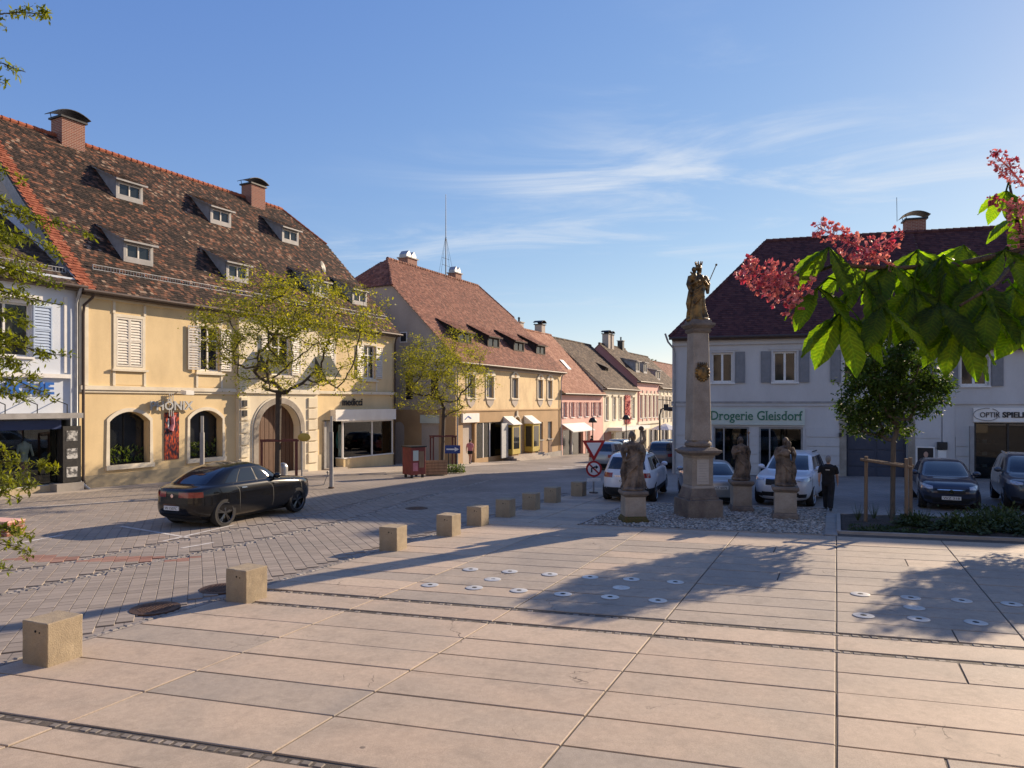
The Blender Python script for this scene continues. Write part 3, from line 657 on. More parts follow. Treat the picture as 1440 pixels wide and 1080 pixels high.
def dormer(rf, xc, y0, w=1.35, h=1.2, slope=.33, cheek='zinc_grey', tilemat=None, seed=1, win=True, apron=.25, frame='shutter_white'):
    root = rf.root; z0 = rf.z(y0)+.02; zt = z0+h; yb = y0+(zt-z0)/(rf.p-slope); zb = zt+slope*(yb-y0); x0, x1 = xc-w/2, xc+w/2
    m = MB()
    for x in (x0, x1): m.quad((x, y0, z0), (x, yb, zb), (x, y0, zt))
    m.box(x0, x0+.14, y0-.02, y0+.06, z0, zt); m.box(x1-.14, x1, y0-.02, y0+.06, z0, zt); m.box(x0+.14, x1-.14, y0-.02, y0+.06, zt-.16, zt); m.box(x0+.14, x1-.14, y0-.02, y0+.06, z0, z0+apron)
    d = m.build('dormer', cheek, root)
    r = MB(); o = .13; yy = y0-.25; r.add([(x0-o, yy, zt-.25*slope), (x1+o, yy, zt-.25*slope), (x1+o, yb+.05, zb+.02), (x0-o, yb+.05, zb+.02), (x0-o, yy, zt-.25*slope+.08), (x1+o, yy, zt-.25*slope+.08), (x1+o, yb+.05, zb+.1), (x0-o, yb+.05, zb+.1)],
          [(0,3,2,1),(4,5,6,7),(0,1,5,4),(1,2,6,5),(2,3,7,6),(3,0,4,7)])
    r.build('dormer_roof', cheek, d)
    if tilemat: tiles(d, tilemat, (x0-o, yy, zt-.25*slope+.085), (1, 0, 0), (0, 1, slope), [(0, 0), (w+2*o, 0), (w+2*o, (yb-yy)*math.sqrt(1+slope**2)), (0, (yb-yy)*math.sqrt(1+slope**2))], .18, .17, seed=seed, name='dormer_tiles')
    if win:
        a, b, c, e = x0+.14, x1-.14, z0+apron, zt-.16
        MB().box(a, b, y0+.05, y0+.055, c, e).build('pane', 'dark_glass', d)
        f = MB(); f.box(a, a+.05, y0, y0+.045, c, e); f.box(b-.05, b, y0, y0+.045, c, e); f.box((a+b)/2-.035, (a+b)/2+.035, y0, y0+.045, c, e); f.box(a+.05, (a+b)/2-.035, y0, y0+.045, e-.05, e); f.box((a+b)/2+.035, b-.05, y0, y0+.045, e-.05, e); f.build('window_frame', frame, d)
    return d
def chimney(root, x, y, z0, z1, wx, wy, cap='arch', mat='brick'):
    m = MB(); n = max(3, int((z1-z0)/.09))
    m.box(x-wx/2, x+wx/2, y-wy/2, y+wy/2, z0, z1); c = m.build('chimney', mat, root)
    # courses: thin proud brick layers with recessed joints between
    k = MB()
    zc = z1-.01
    while zc > max(z0, z1-1.7):
        k.box(x-wx/2-.008, x+wx/2+.008, y-wy/2-.008, y+wy/2+.008, zc-.072, zc); zc -= .085
    k.build('brick_courses', mat, c)
    MB().box(x-wx/2-.1, x+wx/2+.1, y-wy/2-.1, y+wy/2+.1, z1, z1+.09).build('crown_slab', 'dark_metal' if cap == 'arch' else 'concrete_light', c)
    if cap == 'arch':
        t = MB(); R0 = wx*.75
        pts = []
        for i in range(9):
            a = -1+2*i/8; pts.append((x+a*wx*.72, z1+.22+.24*(1-a*a)))
        for p, q in zip(pts[:-1], pts[1:]): t.add([(p[0], y-wy*.65, p[1]), (q[0], y-wy*.65, q[1]), (q[0], y+wy*.65, q[1]), (p[0], y+wy*.65, p[1]), (p[0], y-wy*.65, p[1]+.03), (q[0], y-wy*.65, q[1]+.03), (q[0], y+wy*.65, q[1]+.03), (p[0], y+wy*.65, p[1]+.03)], [(0,3,2,1),(4,5,6,7),(0,1,5,4),(2,3,7,6)])
        for sx in (-1, 1):
            for sy in (-1, 1): t.tube([(x+sx*wx*.5, y+sy*wy*.5, z1+.08), (x+sx*wx*.55, y+sy*wy*.5, z1+.36)], .02, 5)
        t.build('chimney_hood', 'dark_metal', c)
    elif cap == 'gable':
        t = MB()
        for sx in (-.27, .27): t.prism([(x+sx*wx-wx*.24, z1+.09), (x+sx*wx+wx*.24, z1+.09), (x+sx*wx+wx*.24, z1+.3), (x+sx*wx, z1+.62), (x+sx*wx-wx*.24, z1+.3)], y-wy*.4, y+wy*.4)
        t.build('flue_cap', 'zinc', c)
    elif cap == 'pot': MB().lathe([(.1, z1), (.1, z1+.45), (.16, z1+.47), (.02, z1+.6)], 8, (x, y)).build('flue_cap', 'dark_metal', c)
    return c
def snow_guard(root, x0, x1, y, z, h=.22):
    m = MB(); n = int((x1-x0)/.13)
    for zz in (z+.03, z+h): m.tube([(x0, y, zz), (x1, y, zz)], .014, 5)
    for k in range(n+1):
        x = x0+(x1-x0)*k/n; m.tube([(x, y, z+.03), (x, y, z+h)], .009 if k % 9 else .02, 4)
    return m.build('snow_guard', 'zinc', root)
def pipe(root, pts, r=.055, mat='gutter'):
    m = MB(); m.tube(pts, r, 8); return m.build('downpipe', mat, root, smooth=True, sharp=40)
def niche(root, x0, x1, z0, z1, y0, y1, mat='interior'):
    m = MB(); m.quad((x0, y1, z0), (x1, y1, z0), (x1, y1, z1), (x0, y1, z1)); m.quad((x0, y0, z0), (x0, y1, z0), (x0, y1, z1), (x0, y0, z1)); m.quad((x1, y0, z0), (x1, y0, z1), (x1, y1, z1), (x1, y1, z0))
    m.quad((x0, y0, z0), (x1, y0, z0), (x1, y1, z0), (x0, y1, z0)); m.quad((x0, y0, z1), (x0, y1, z1), (x1, y1, z1), (x1, y0, z1)); return m.build('shop_interior', mat, root)
def leaf_clump(root, name, x0, x1, y0, y1, z0, z1, n, size, mat, seed):
    r = random.Random(seed); m = MB()
    for _ in range(n):
        c = Vector((r.uniform(x0, x1), r.uniform(y0, y1), z0+(z1-z0)*r.random()**1.5)); a = r.uniform(0, 6.28); t = r.uniform(.3, 1.3)
        d = Vector((math.cos(a)*math.cos(t), math.sin(a)*math.cos(t), math.sin(t))); s = d.cross(Vector((0, 0, 1))).normalized(); l = size*r.uniform(.6, 1.3)
        m.add([c, c+d*l*.5+s*l*.2, c+d*l, c+d*l*.5-s*l*.2], [(0,1,2,3)])
    return m.build(name, mat, root)
# ------------------------------------------------------------------ the yellow house with the mossy roof
Y = thing('town_house', 'long yellow two-storey house with mossy brown tiled roof and rows of small dormers', 'house', (-17.4, 28.6, 0), R(62.84))
LY = 21.05; WY = 8.2
UPW = [(1.55, 2.75), (5.65, 6.85), (13.9, 15.1), (17.75, 18.95)]
ops = [(a, b, 4.55, 6.65) for a, b in UPW]+[(1.25, 3.1, .40, 2.64, .42, .45), (5.15, 7.0, .40, 2.66, .42, .45), (14.1, 20.5, -1.0, 2.0, 0, .35)]
wall(MB(), 0, 7.86, -1.4, 8, [o for o in ops if o[1] < 7.8]).build('wall', 'plaster_yellow', Y)
wall(MB(), 13.45, LY, -1.4, 8, [o for o in ops if o[0] > 13.4]).build('wall', 'plaster_yellow', Y)
c = MB(); wall(c, 7.85, 13.46, -1.4, 7.4, [(9.05, 12.05, -1.2, 3.0, 1.25, .5), (9.95, 11.35, 4.5, 6.6)], y=-.22, depth=.3)
c.quad((7.85, -.22, -1.4), (7.85, -.22, 7.4), (7.85, .05, 7.4), (7.85, .05, -1.4)); c.quad((13.46, -.22, -1.4), (13.46, .05, -1.4), (13.46, .05, 7.4), (13.46, -.22, 7.4)); c.quad((7.85, -.22, 7.4), (13.46, -.22, 7.4), (13.46, .05, 7.4), (7.85, .05, 7.4))
c.build('centre_wall', 'plaster_cream', Y)
shell(Y, LY, 2*WY, -1.4, 8, 'plaster_grey', (WY, 16.45), hr=(1.95, 14.2))
rf = Roof(Y, LY, WY, 8.0, 16.45, RB1, hr=(1.95, 14.2), ov=.45, seed=5, capmat=RRED, vergemat=RRED, w=.17, e=.16)
box(Y, 'string_course', 'trim_cream', 0, 7.84, -.13, -.002, 3.55, 3.72); box(Y, 'string_course', 'trim_cream', 0, 7.84, -.07, -.002, 3.44, 3.548)
box(Y, 'string_course', 'trim_cream', 13.47, LY, -.13, -.002, 3.55, 3.72); box(Y, 'string_course', 'trim_cream', 7.83, 13.48, -.34, -.222, 3.5, 3.74)
for k, (a, b, d) in enumerate(((7.30, 7.48, .06), (7.48, 7.62, .14), (7.62, 7.72, .24))): box(Y, 'eave_cornice', 'trim_cream', 0, LY, -d-.24*0, -.001, a, b-.002)
for a, b in ((.0, 7.84), (13.47, 14.05)): box(Y, 'plinth', 'plaster_plinth', a, b, -.05, -.002, -1.4, .05)
for xa, xb in ((-.02, .35),): box(Y, 'corner_strip', 'trim_cream', xa, xb, -.04, -.002, 3.74, 7.28)
for i, (a, b) in enumerate(UPW):
    frame_band(Y, 'window_surround', a, b, 4.55, 6.65, .13, 'trim_cream')
    box(Y, 'apron_panel', 'plaster_yellow', a-.1, b+.1, -.02, -.003, 3.78, 4.3)
    for q in ((a-.16, a-.05), (b+.05, b+.16)): box(Y, 'lesene', 'trim_cream', q[0], q[1], -.045, -.0025, 3.74, 4.42)
    for q in ((a-.16, a-.05), (b+.05, b+.16)): box(Y, 'lesene', 'trim_cream', q[0], q[1], -.045, -.0025, 6.79, 7.28)
    box(Y, 'window_sill', 'trim_cream', a-.22, b+.22, -.13, -.036, 4.36, 4.45)
    if i in (0, 2):
        window(Y, a, b, 4.55, 6.65, sill=False); mid = (a+b)/2
        shutter(Y, a+.01, mid-.005, 4.57, 6.63, -.03, 'shutter_white'); shutter(Y, mid+.005, b-.01, 4.57, 6.63, -.03, 'shutter_white')
    else:
        window(Y, a, b, 4.55, 6.65, sill=False, transom=.7)
        shutter(Y, a-.64, a-.02, 4.57, 6.63, -.09, 'shutter_white', rot=-8 if i == 1 else 0); shutter(Y, b+.02, b+.64, 4.57, 6.63, -.09, 'shutter_white')
frame_band(Y, 'window_surround', 9.95, 11.35, 4.5, 6.6, .14, 'trim_cream', y=-.27, yb=-.223); window(Y, 9.95, 11.35, 4.5, 6.6, y=-.05, sill=False, mull=1, transom=.7)
shutter(Y, 9.25, 9.9, 4.52, 6.58, -.31, 'shutter_white'); shutter(Y, 11.4, 12.05, 4.52, 6.58, -.31, 'shutter_white')
M('awning_green', (.045,.055,.045), (.07,.075,.06), rough=.9, vscale=3)
for xa, xb, yy in ((9.0, 10.2, -.33), (13.25, 14.6, -.12)):      # folded-out dark window awnings
    aw = MB(); aw.add([(xa, yy, 5.75), (xb, yy, 5.75), (xb, yy-.85, 4.55), (xa, yy-.85, 4.55), (xa, yy-.03, 5.75), (xb, yy-.03, 5.75), (xb, yy-.87, 4.5), (xa, yy-.87, 4.5)], [(0,1,2,3),(7,6,5,4),(0,4,5,1),(1,5,6,2),(2,6,7,3),(3,7,4,0)])
    aw.quad((xa, yy, 5.75), (xa, yy-.85, 4.55), (xa, yy, 4.6)); aw.quad((xb, yy, 5.75), (xb, yy, 4.6), (xb, yy-.85, 4.55)); aw.build('window_awning', 'awning_green', Y)
for k, (a, b, z0, z1) in enumerate(((1.25, 3.1, .40, 2.64), (5.15, 7.0, .40, 2.66))):
    m = MB(); h = (b-a)/2; rise = .42; rad = (h*h+rise*rise)/(2*rise); am = math.asin(h/rad); pts = [(a, z0)]+[((a+b)/2+rad*math.sin(-am+2*am*i/12), z1-rad+rad*math.cos(-am+2*am*i/12)) for i in range(13)]+[(b, z0)]
    m.quad(*[(x, .45, z) for x, z in pts]); w = m.build('arched_window', 'interior' if 0 else 'dark_glass', Y)
    fr = MB()
    for p, q in zip(pts[:-1], pts[1:]): fr.tube([(p[0], .41, p[1]), (q[0], .41, q[1])], .035, 5)
    fr.tube([(a, .41, z0+.03), (b, .41, z0+.03)], .04, 5); fr.tube([((a+b)/2, .41, z0), ((a+b)/2, .41, z1)], .02, 5); fr.build('window_frame', 'dark_metal', w)
    su = MB(); o2 = [(a-.16, z0)]+[((a+b)/2+(rad+.16)*math.sin(-am+2*am*i/12), z1-rad+(rad+.16)*math.cos(-am+2*am*i/12)) for i in range(13)]+[(b+.16, z0)]
    for i in range(len(pts)-1):
        p, q, r_, s_ = pts[i], pts[i+1], o2[i+1], o2[i]; su.add([(p[0], -.045, p[1]), (q[0], -.045, q[1]), (r_[0], -.045, r_[1]), (s_[0], -.045, s_[1]), (r_[0], 0, r_[1]), (s_[0], 0, s_[1])], [(3,2,1,0), (3,5,4,2)])
    su.build('arch_surround', 'trim_cream', w); box(w, 'sill', 'trim_cream', a-.18, b+.18, -.12, .43, z0-.2, z0)
    leaf_clump(w, 'window_plants', a+.1, b-.15, .22, .38, z0+.02, z0+.7, 130, .22, 'plant_leaf', 11+k)
# portal
m = MB(); ax = 10.55; rad = 1.5
for r0, r1, yy, mt_ in ((1.5, 1.82, -.30, 'stone_grey'), (1.82, 1.92, -.26, 'trim_cream')):
    m = MB(); am = math.pi/2; n = 18; zc = 1.6
    P0 = [(ax-r0, -1.2)]+[(ax+r0*math.sin(-am+2*am*i/n), zc+r0*.93*math.cos(-am+2*am*i/n)) for i in range(n+1)]+[(ax+r0, -1.2)]
    P1 = [(ax-r1, -1.2)]+[(ax+r1*math.sin(-am+2*am*i/n), zc+r1*.93*math.cos(-am+2*am*i/n)) for i in range(n+1)]+[(ax+r1, -1.2)]
    for i in range(len(P0)-1):
        a, b, c2, d = P0[i], P0[i+1], P1[i+1], P1[i]
        m.add([(a[0], yy, a[1]), (b[0], yy, b[1]), (c2[0], yy, c2[1]), (d[0], yy, d[1]), (a[0], -.221, a[1]), (b[0], -.221, b[1]), (c2[0], -.221, c2[1]), (d[0], -.221, d[1])], [(3,2,1,0), (0,1,5,4), (2,3,7,6)])
    m.build('portal_arch', mt_, Y)
gt = MB(); gt.box(9.0, 12.1, .27, .35, -1.2, 3.05); gate = gt.build('gate', 'oak', Y)
for k in range(10): box(gate, 'plank', 'oak', 9.06+k*.3, 9.33+k*.3, .23, .27, -1.1, 2.9)
for k in range(6):
    for xa, xb in ((7.92, 8.42), (12.66, 13.4)): box(Y, 'quoin', 'plaster_cream', xa, xb, -.29, -.223, -.35+k*.62, .2+k*.62, bevel=.02)
for k, z in enumerate((2.35, 2.85)): box(Y, 'wall_lantern', 'dark_metal', 8.0, 8.25, -.36, -.29, z, z+.3)
box(Y, 'doorstep', 'kerb', 8.8, 12.3, -.6, -.25, -1.2, gz(38)+.1)
# shop on the right of the portal
niche(Y, 14.15, 20.45, -.9, 1.95, .36, 1.7); box(Y, 'shop_fascia', 'sign_white', 14.75, 20.6, -.42, -.003, 1.95, 2.62); box(Y, 'shop_base', 'plaster_yellow', 15.6, 20.45, -.28, .33, -1.3, -.32)
box(Y, 'shop_ledge', 'white_frame', 15.55, 20.5, -.33, .33, -.318, -.25)
sw = MB()
for x in (15.56, 18.3, 20.4): sw.box(x, x+.1, -.24, -.14, -.25, 1.95)
sw.box(15.66, 18.3, -.24, -.14, 1.85, 1.949); sw.box(18.4, 20.4, -.24, -.14, 1.85, 1.949); w = sw.build('shop_window', 'white_frame', Y)
box(w, 'pane', 'shop_glass', 15.66, 18.3, -.2, -.19, -.25, 1.85); box(w, 'pane', 'shop_glass', 18.4, 20.4, -.2, -.19, -.25, 1.85)
box(Y, 'shop_door', 'shop_glass', 14.3, 15.4, .3, .31, -.9, 1.9); d = box(Y, 'door_frame', 'white_frame', 14.72, 14.86, -.05, .3, -1.1, 1.94); box(Y, 'shop_pier', 'zinc_grey', 14.12, 14.3, -.12, .3, -1.1, 1.94); box(Y, 'entrance_step', 'pave_stone', 14.1, 15.6, -.6, .3, -1.4, gz(42)+.12)
for k, (x, mt_) in enumerate(((16.2, 'cloth_teal'), (16.9, 'sign_white'), (17.5, 'cloth_pink'), (18.9, 'cloth_white'), (19.6, 'yellow_paint'), (19.9, 'cloth_black'))):
    m = MB(); m.lathe([(.02, -.3), (.03, .2), (.2, .3), (.24, .8), (.17, 1.2), (.05, 1.32), (.04, 1.4)], 10, (x, .6), 1, .6); m.build('shop_dummy', mt_, Y, smooth=True)
M('display_cloth', (.42,.5,.47), (.2,.25,.24), vscale=4, vlo=.4, vhi=.6, stretch=(2,1,.6)); box(Y, 'display_panel', 'display_cloth', 15.9, 17.2, .35, .4, -.2, 1.7); box(Y, 'display_panel', 'display_cloth', 17.4, 18.1, .55, .6, -.2, 1.5); box(Y, 'display_panel', 'photo_print', 18.6, 19.3, .5, .55, -.2, 1.6)
text('shop_letters', 'medicci', .62, 'black_letter', Y, (15.75, -.05, 2.87), width=1.85, bold=.012)
text('shop_letters', 'PHÖNIX', .56, 'zinc', Y, (3.0, -.14, 2.70), width=2.2, ext=.03, bold=.012)
bars = MB()
for x in (3.98, 4.08, 4.18): bars.box(x, x+.03, -.13, -.1, 2.4, 3.45)
bars.build('sign_bars', 'zinc', Y)
po = box(Y, 'poster', 'poster_fire', 3.83, 4.56, -.045, -.003, .45, 2.58); box(po, 'poster_figure', 'sign_white', 3.98, 4.05, -.047, -.0455, 1.85, 2.3)
pf = MB(); pf.tube([(4.12, -.05, 1.75), (4.24, -.05, 2.05), (4.2, -.05, 2.3), (4.32, -.05, 2.45)], [.12, .08, .1, .05], 8); pf.build('poster_dancer', 'cloth_pink', po)
sp = MB(); sp.tube([(4.45, 0, 3.5), (4.45, -.55, 3.48)], .025, 6); sp.add([(4.3,-.85,3.38),(4.72,-.85,3.38),(4.72,-.5,3.42),(4.3,-.5,3.42),(4.3,-.85,3.56),(4.72,-.85,3.56),(4.72,-.5,3.6),(4.3,-.5,3.6)], [(0,3,2,1),(4,5,6,7),(0,1,5,4),(1,2,6,5),(2,3,7,6),(3,0,4,7)]); sp.build('floodlight', 'sign_white', Y)
# roof furniture
for k, (x, y) in enumerate(((3.45, 1.25), (9.1, 1.3), (15.4, 1.35), (19.0, 1.3), (5.6, 5.0), (11.25, 5.05), (16.75, 5.1))): dormer(rf, x, y, w=1.45, h=.98, slope=.45, tilemat=RB1, seed=40+k)
snow_guard(Y, .9, 20.9, .55, rf.z(.55)); chimney(Y, 4.4, 8.1, 15.2, 17.3, 1.15, .9); chimney(Y, 16.4, 8.0, 15.2, 17.25, 1.15, .9)
dish = MB()
for i in range(6): pass
dish.lathe([(.02, -.07), (.2, -.04), (.34, .03), (.36, .05), (.33, .05), (.19, -.02), (.02, -.05)], 16); dd = dish.build('satellite_dish', 'dark_metal', Y, smooth=True); dd.location = (15.2, 1.0, rf.z(2.2)+.9); dd.rotation_euler = (R(75), 0, R(20))
MB().tube([(15.2, 1.1, rf.z(1.1)), (15.2, 1.05, rf.z(2.2)+.9)], .025, 6).build('dish_mast', 'zinc_grey', Y)
pipe(Y, [(.35, -.48, 7.5), (.33, -.3, 7.25), (.12, -.12, 6.95), (.1, -.1, 6.6), (.1, -.1, -.1), (.14, -.2, -.5)])
pipe(Y, [(LY-.3, -.48, 7.5), (LY-.3, -.3, 7.2), (LY-.16, -.12, 6.9), (LY-.16, -.1, -1.1)])
# verge wall (white-grey upstand under the red verge tiles)
vg = MB(); vg.add([(-.14, -.4, 7.3), (-.14, WY, 16.3), (-.14, WY, 15.7), (-.14, -.1, 7.0)], [(0,1,2,3)]); vg.build('verge_board', 'zinc_grey', Y)
# ------------------------------------------------------------------ pale blue shop house at the left edge
B = thing('town_house', 'pale blue house at the left edge with dark shop front below', 'house', (-17.4, 28.6, 0), R(62.84))
bw = [(-3.6, -1.85, 4.75, 6.75), (-7.2, -5.6, 4.75, 6.75)]
wall(MB(), -10, -.06, -1.3, 8, bw+[(-9, -.35, -.15, 2.35, 0, .3)]).build('wall', 'plaster_blue', B)
shell(B, -.05, 12, -1.3, 8, 'plaster_blue', (6, 12.2), x0=-10)
rb = Roof(B, -.1, 6, 7.9, 11.6, RB4, xl=-10, ov=.4, seed=8); snow_guard(B, -10, -.25, .5, rb.z(.5))
for a, b, z0, z1 in bw:
    window(B, a, b, z0, z1, transom=0); frame_band(B, 'window_surround', a, b, z0, z1, .12, 'white_frame'); box(B, 'window_hood', 'white_frame', a-.3, b+.3, -.25, -.003, z1+.16, z1+.32)
    shutter(B, b+.06, b+.78, z0, z1, -.08, 'shutter_blue', rot=4); shutter(B, a-.78, a-.06, z0, z1, -.08, 'shutter_blue')
box(B, 'ledge', 'white_frame', -10, -.42, -.16, -.003, 3.98, 4.14); box(B, 'corner_strip', 'white_frame', -.62, -.5, -.05, -.003, 4.2, 7.2)
text('shop_letters', 'WÄSCHE', .62, 'blue_letter', B, (-4.05, -.07, 3.36), width=3.05, ext=.03, bold=.02)
box(B, 'shop_canopy', 'zinc_grey', -9.2, -.3, -.75, -.003, 2.42, 2.62); box(B, 'shop_fascia', 'navy', -9.0, -.9, -.32, -.003, 2.0, 2.35)
for x in (-.9, -2.0, -3.1): MB().tube([(x, -.7, 2.6), (x, -.7, 2.95), (x, -.02, 3.1)], .02, 5).build('canopy_stay', 'dark_metal', B)
niche(B, -8.9, -.9, -.15, 2.3, .32, 1.8); box(B, 'shop_pane', 'shop_glass', -8.9, -.92, .02, .03, -.15, 2.0)
sb = box(B, 'shop_base', 'plaster_plinth', -9, -.95, -.12, .3, -1.3, -.17)
box(B, 'display_case', 'dark_metal', -.88, -.18, -.4, -.003, -.1, 2.1); 
for z in (.0, .72, 1.42): box(B, 'case_picture', 'photo_print', -.75, -.32, -.412, -.401, z+.1, z+.5)
box(B, 'case_base', 'kerb', -1.2, -.15, -.55, -.003, -1.2, -.12)
dm = MB(); dm.lathe([(.1, .55), (.16, .75), (.15, .85), (.13, 1.0), (.2, 1.3), (.2, 1.42), (.08, 1.5), (.05, 1.55)], 12, (-1.7, .7), 1, .6); dm.tube([(-1.5, .7, 1.4), (-1.4, .65, .95)], [.06, .045], 6); dm.tube([(-1.9, .7, 1.4), (-2.0, .65, .95)], [.06, .045], 6); dm.build('mannequin_shirt', 'cloth_white', B, smooth=True)
dm = MB(); dm.lathe([(.17, .42), (.18, .6), (.16, .74)], 12, (-1.7, .7), 1, .65); dm.build('mannequin_shorts', 'cloth_pink', B, smooth=True)
dm = MB(); dm.tube([(-1.78, .7, .5), (-1.78, .68, -.1)], [.09, .05], 8); dm.tube([(-1.62, .7, .5), (-1.62, .68, -.1)], [.09, .05], 8); dm.build('mannequin_legs', 'skin', B, smooth=True)
dm = MB(); dm.lathe([(.2, -.1), (.16, .6), (.12, 1.0), (.18, 1.4), (.06, 1.5)], 12, (-2.7, .9), 1, .6); dm.build('hanging_dress', 'cloth_teal', B, smooth=True)
pipe(B, [(-.2, -.45, 7.6), (-.2, -.3, 7.3), (-.2, -.12, 7.0), (-.2, -.12, .2), (-.2, -.3, -.1), (.1, -.5, -.45)], mat='zinc', r=.06)
M('dormer_dark', (.035,.025,.02), (.05,.035,.028), vscale=3)  # near-black colour stands in for the shade on dormer cheeks and fronts
# ------------------------------------------------------------------ ochre house with ornate windows
O = thing('town_house', 'ochre house with ornate upper windows, brown ground floor and big rust-red roof', 'house', (-3.8, 48, 0), R(63.43))
LO = 18.4; WO = 7.8
ow = [(1.5, 2.6), (4.3, 5.4), (8.4, 9.5), (13.3, 14.3), (15.35, 16.35)]
ops = [(a, b, 3.4, 4.95) for a, b in ow]+[(.95, 2.6, -1.3, 1.6, 0, .3), (2.85, 7.0, -.95, 1.6, 0, .3), (8.72, 9.85, -1.2, 1.85, .55, .3), (13.45, 14.4, -.1, 1.4), (15.45, 16.4, -.1, 1.4)]
m = MB(); wall(m, 0, LO, 2.5, 6.2, [o for o in ops if o[2] > 2]); m.build('upper_wall', 'plaster_ochre', O)
m = MB(); wall(m, 0, LO, -2.3, 2.5, [o for o in ops if o[2] < 2]); m.build('lower_wall', 'plaster_brown', O)
# gable facing the square: plaster above, brown below, with its own openings
gm = MB(); gops = [(-3.45, -1.95, 3.3, 5.2), (-4.55, -3.95, 7.3, 7.95)]
def gwall(name, z0, z1, ops, mat, ymax=15.6):
    t = MB(); wall(t, -ymax, 0, z0, z1, ops, depth=.2); q = MB(); q.v = [(y, -x, z) for x, y, z in t.v]; q.f = t.f; return q.build(name, mat, O)
gwall('gable_lower_wall', -2.3, 2.55, [(-2.75, -1.35, -1.3, 1.6), (-5.1, -4.2, -1.3, 1.7, .4)], 'plaster_brown'); gwall('gable_wall', 2.55, 6.2, gops[:1], 'plaster_grey')
t = MB(); pts = [(0, 0), (15.6, 0), (15.6-5.2, 5.2), (5.2, 5.2)]; t.quad((0, 0, 6.2), (0, 5.2, 11.35), (0, 10.4, 11.35), (0, 15.6, 6.2)); t.build('gable_top_wall', 'plaster_grey', O)
def gside(fn):                                  # builds in facade axes, then turns onto the gable (x -> -y)
    h = bpy.data.objects.new('gable_parts', None); fn(h)
    return h
def ybox(name, mat, y0, y1, x0, x1, z0, z1, parent=None): return MB().box(x0, x1, y0, y1, z0, z1).build(name, mat, parent or O)
w = ybox('window', 'dark_metal', 1.95, 3.45, .08, .16, 3.3, 5.2)
for a, b, z0, z1 in ((2.03, 2.66, 3.38, 4.6), (2.74, 3.37, 3.38, 4.6), (2.03, 2.66, 4.68, 5.12), (2.74, 3.37, 4.68, 5.12)): ybox('pane', 'dark_glass', a, b, .06, .079, z0, z1, w)
for a, b in ((1.4, 1.93), (3.47, 4.0)): ybox('window_shutter', 'dark_metal', a, b, -.06, -.003, 3.28, 5.22)
w = ybox('attic_window', 'white_frame', 3.95, 4.55, -.04, -.003, 7.25, 8.0); ybox('pane', 'dark_glass', 4.02, 4.48, -.05, -.041, 7.33, 7.92, w)
ybox('shop_sign', 'sign_cream', 1.3, 2.8, -.12, -.003, 1.62, 2.2); ybox('shop_door', 'dark_glass', 1.35, 2.75, .18, .19, -1.3, 1.6)
f = MB(); f.box(.1, .17, 1.35, 1.45, -1.2, 1.6); f.box(.1, .17, 2.65, 2.75, -1.2, 1.6); f.box(.1, .17, 2.0, 2.07, -1.2, 1.6); f.build('door_frame', 'white_frame', O)
ybox('side_door', 'oak', 4.2, 5.1, .15, .18, -1.3, 1.7)
shell(O, LO, 15.6, -2.3, 6.2, 'plaster_grey', (WO, 14.0), hl=(2.9, 11.35), hr=(1.6, 11.2), x0=.004)
ro = Roof(O, LO, WO, 6.2, 14.0, RB2, hl=(2.9, 11.35), hr=(1.4, 11.0), ov=.45, seed=15, w=.2, e=.17)
box(O, 'eave_cornice', 'cornice_dark', 0, LO, -.3, -.001, 5.65, 5.85); box(O, 'eave_cornice', 'plaster_grey', 0, LO, -.12, -.001, 5.45, 5.645)
box(O, 'string_course', 'plaster_brown', 0, LO, -.06, -.001, 2.42, 2.52)
for a, b in ow:
    c = (a+b)/2; window(O, a, b, 3.4, 4.95, mull=1, transom=0, frame='blind', pane='blind', sill=False); box(O, 'sill', 'trim_cream', a-.15, b+.15, -.12, -.003, 3.28, 3.38)
    s = MB(); s.box(a-.12, a, -.06, -.003, 3.38, 5.0); s.box(b, b+.12, -.06, -.003, 3.38, 5.0); s.prism([(a-.2, 5.0), (b+.2, 5.0), (b+.18, 5.12), (c+.32, 5.42), (c, 5.52), (c-.32, 5.42), (a-.18, 5.12)], -.1, -.003); s.build('window_surround', 'trim_cream', O)
    s = MB(); s.tube([(c, -.1, 5.2), (c, -.13, 5.2)], .16, 10); s.build('pediment_boss', 'plaster_brown', O)
    s = MB(); s.prism([(a-.05, 3.27), (b+.05, 3.27), (b-.1, 2.95), (c, 2.68), (a+.1, 2.95)], -.05, -.003); s.build('apron_ornament', 'plaster_grey', O)
niche(O, 1.0, 7.0, -1.0, 1.6, .3, 1.6); box(O, 'shop_sign', 'sign_white', .7, 3.0, -.16, -.003, 1.66, 2.3)
m = MB()
for x in (2.85, 3.9, 4.9, 6.9): m.box(x, x+.1, .05, .15, -.95, 1.6)
w = m.build('shop_window', 'white_frame', O); box(w, 'pane', 'shop_glass', 2.95, 6.9, .09, .1, -.95, 1.55); box(O, 'shop_door', 'plaster_grey', 1.0, 2.5, .2, .28, -1.3, 1.6)
box(O, 'door_leaf', 'zinc', 5.8, 6.85, -.5, -.42, -1.1, 1.5)
sc_ = MB(); sc_.tube([(1.0, -.17, 1.9), (1.4, -.17, 2.1), (1.8, -.17, 1.95)], .035, 5); sc_.build('sign_swoosh', 'blue_letter', O)
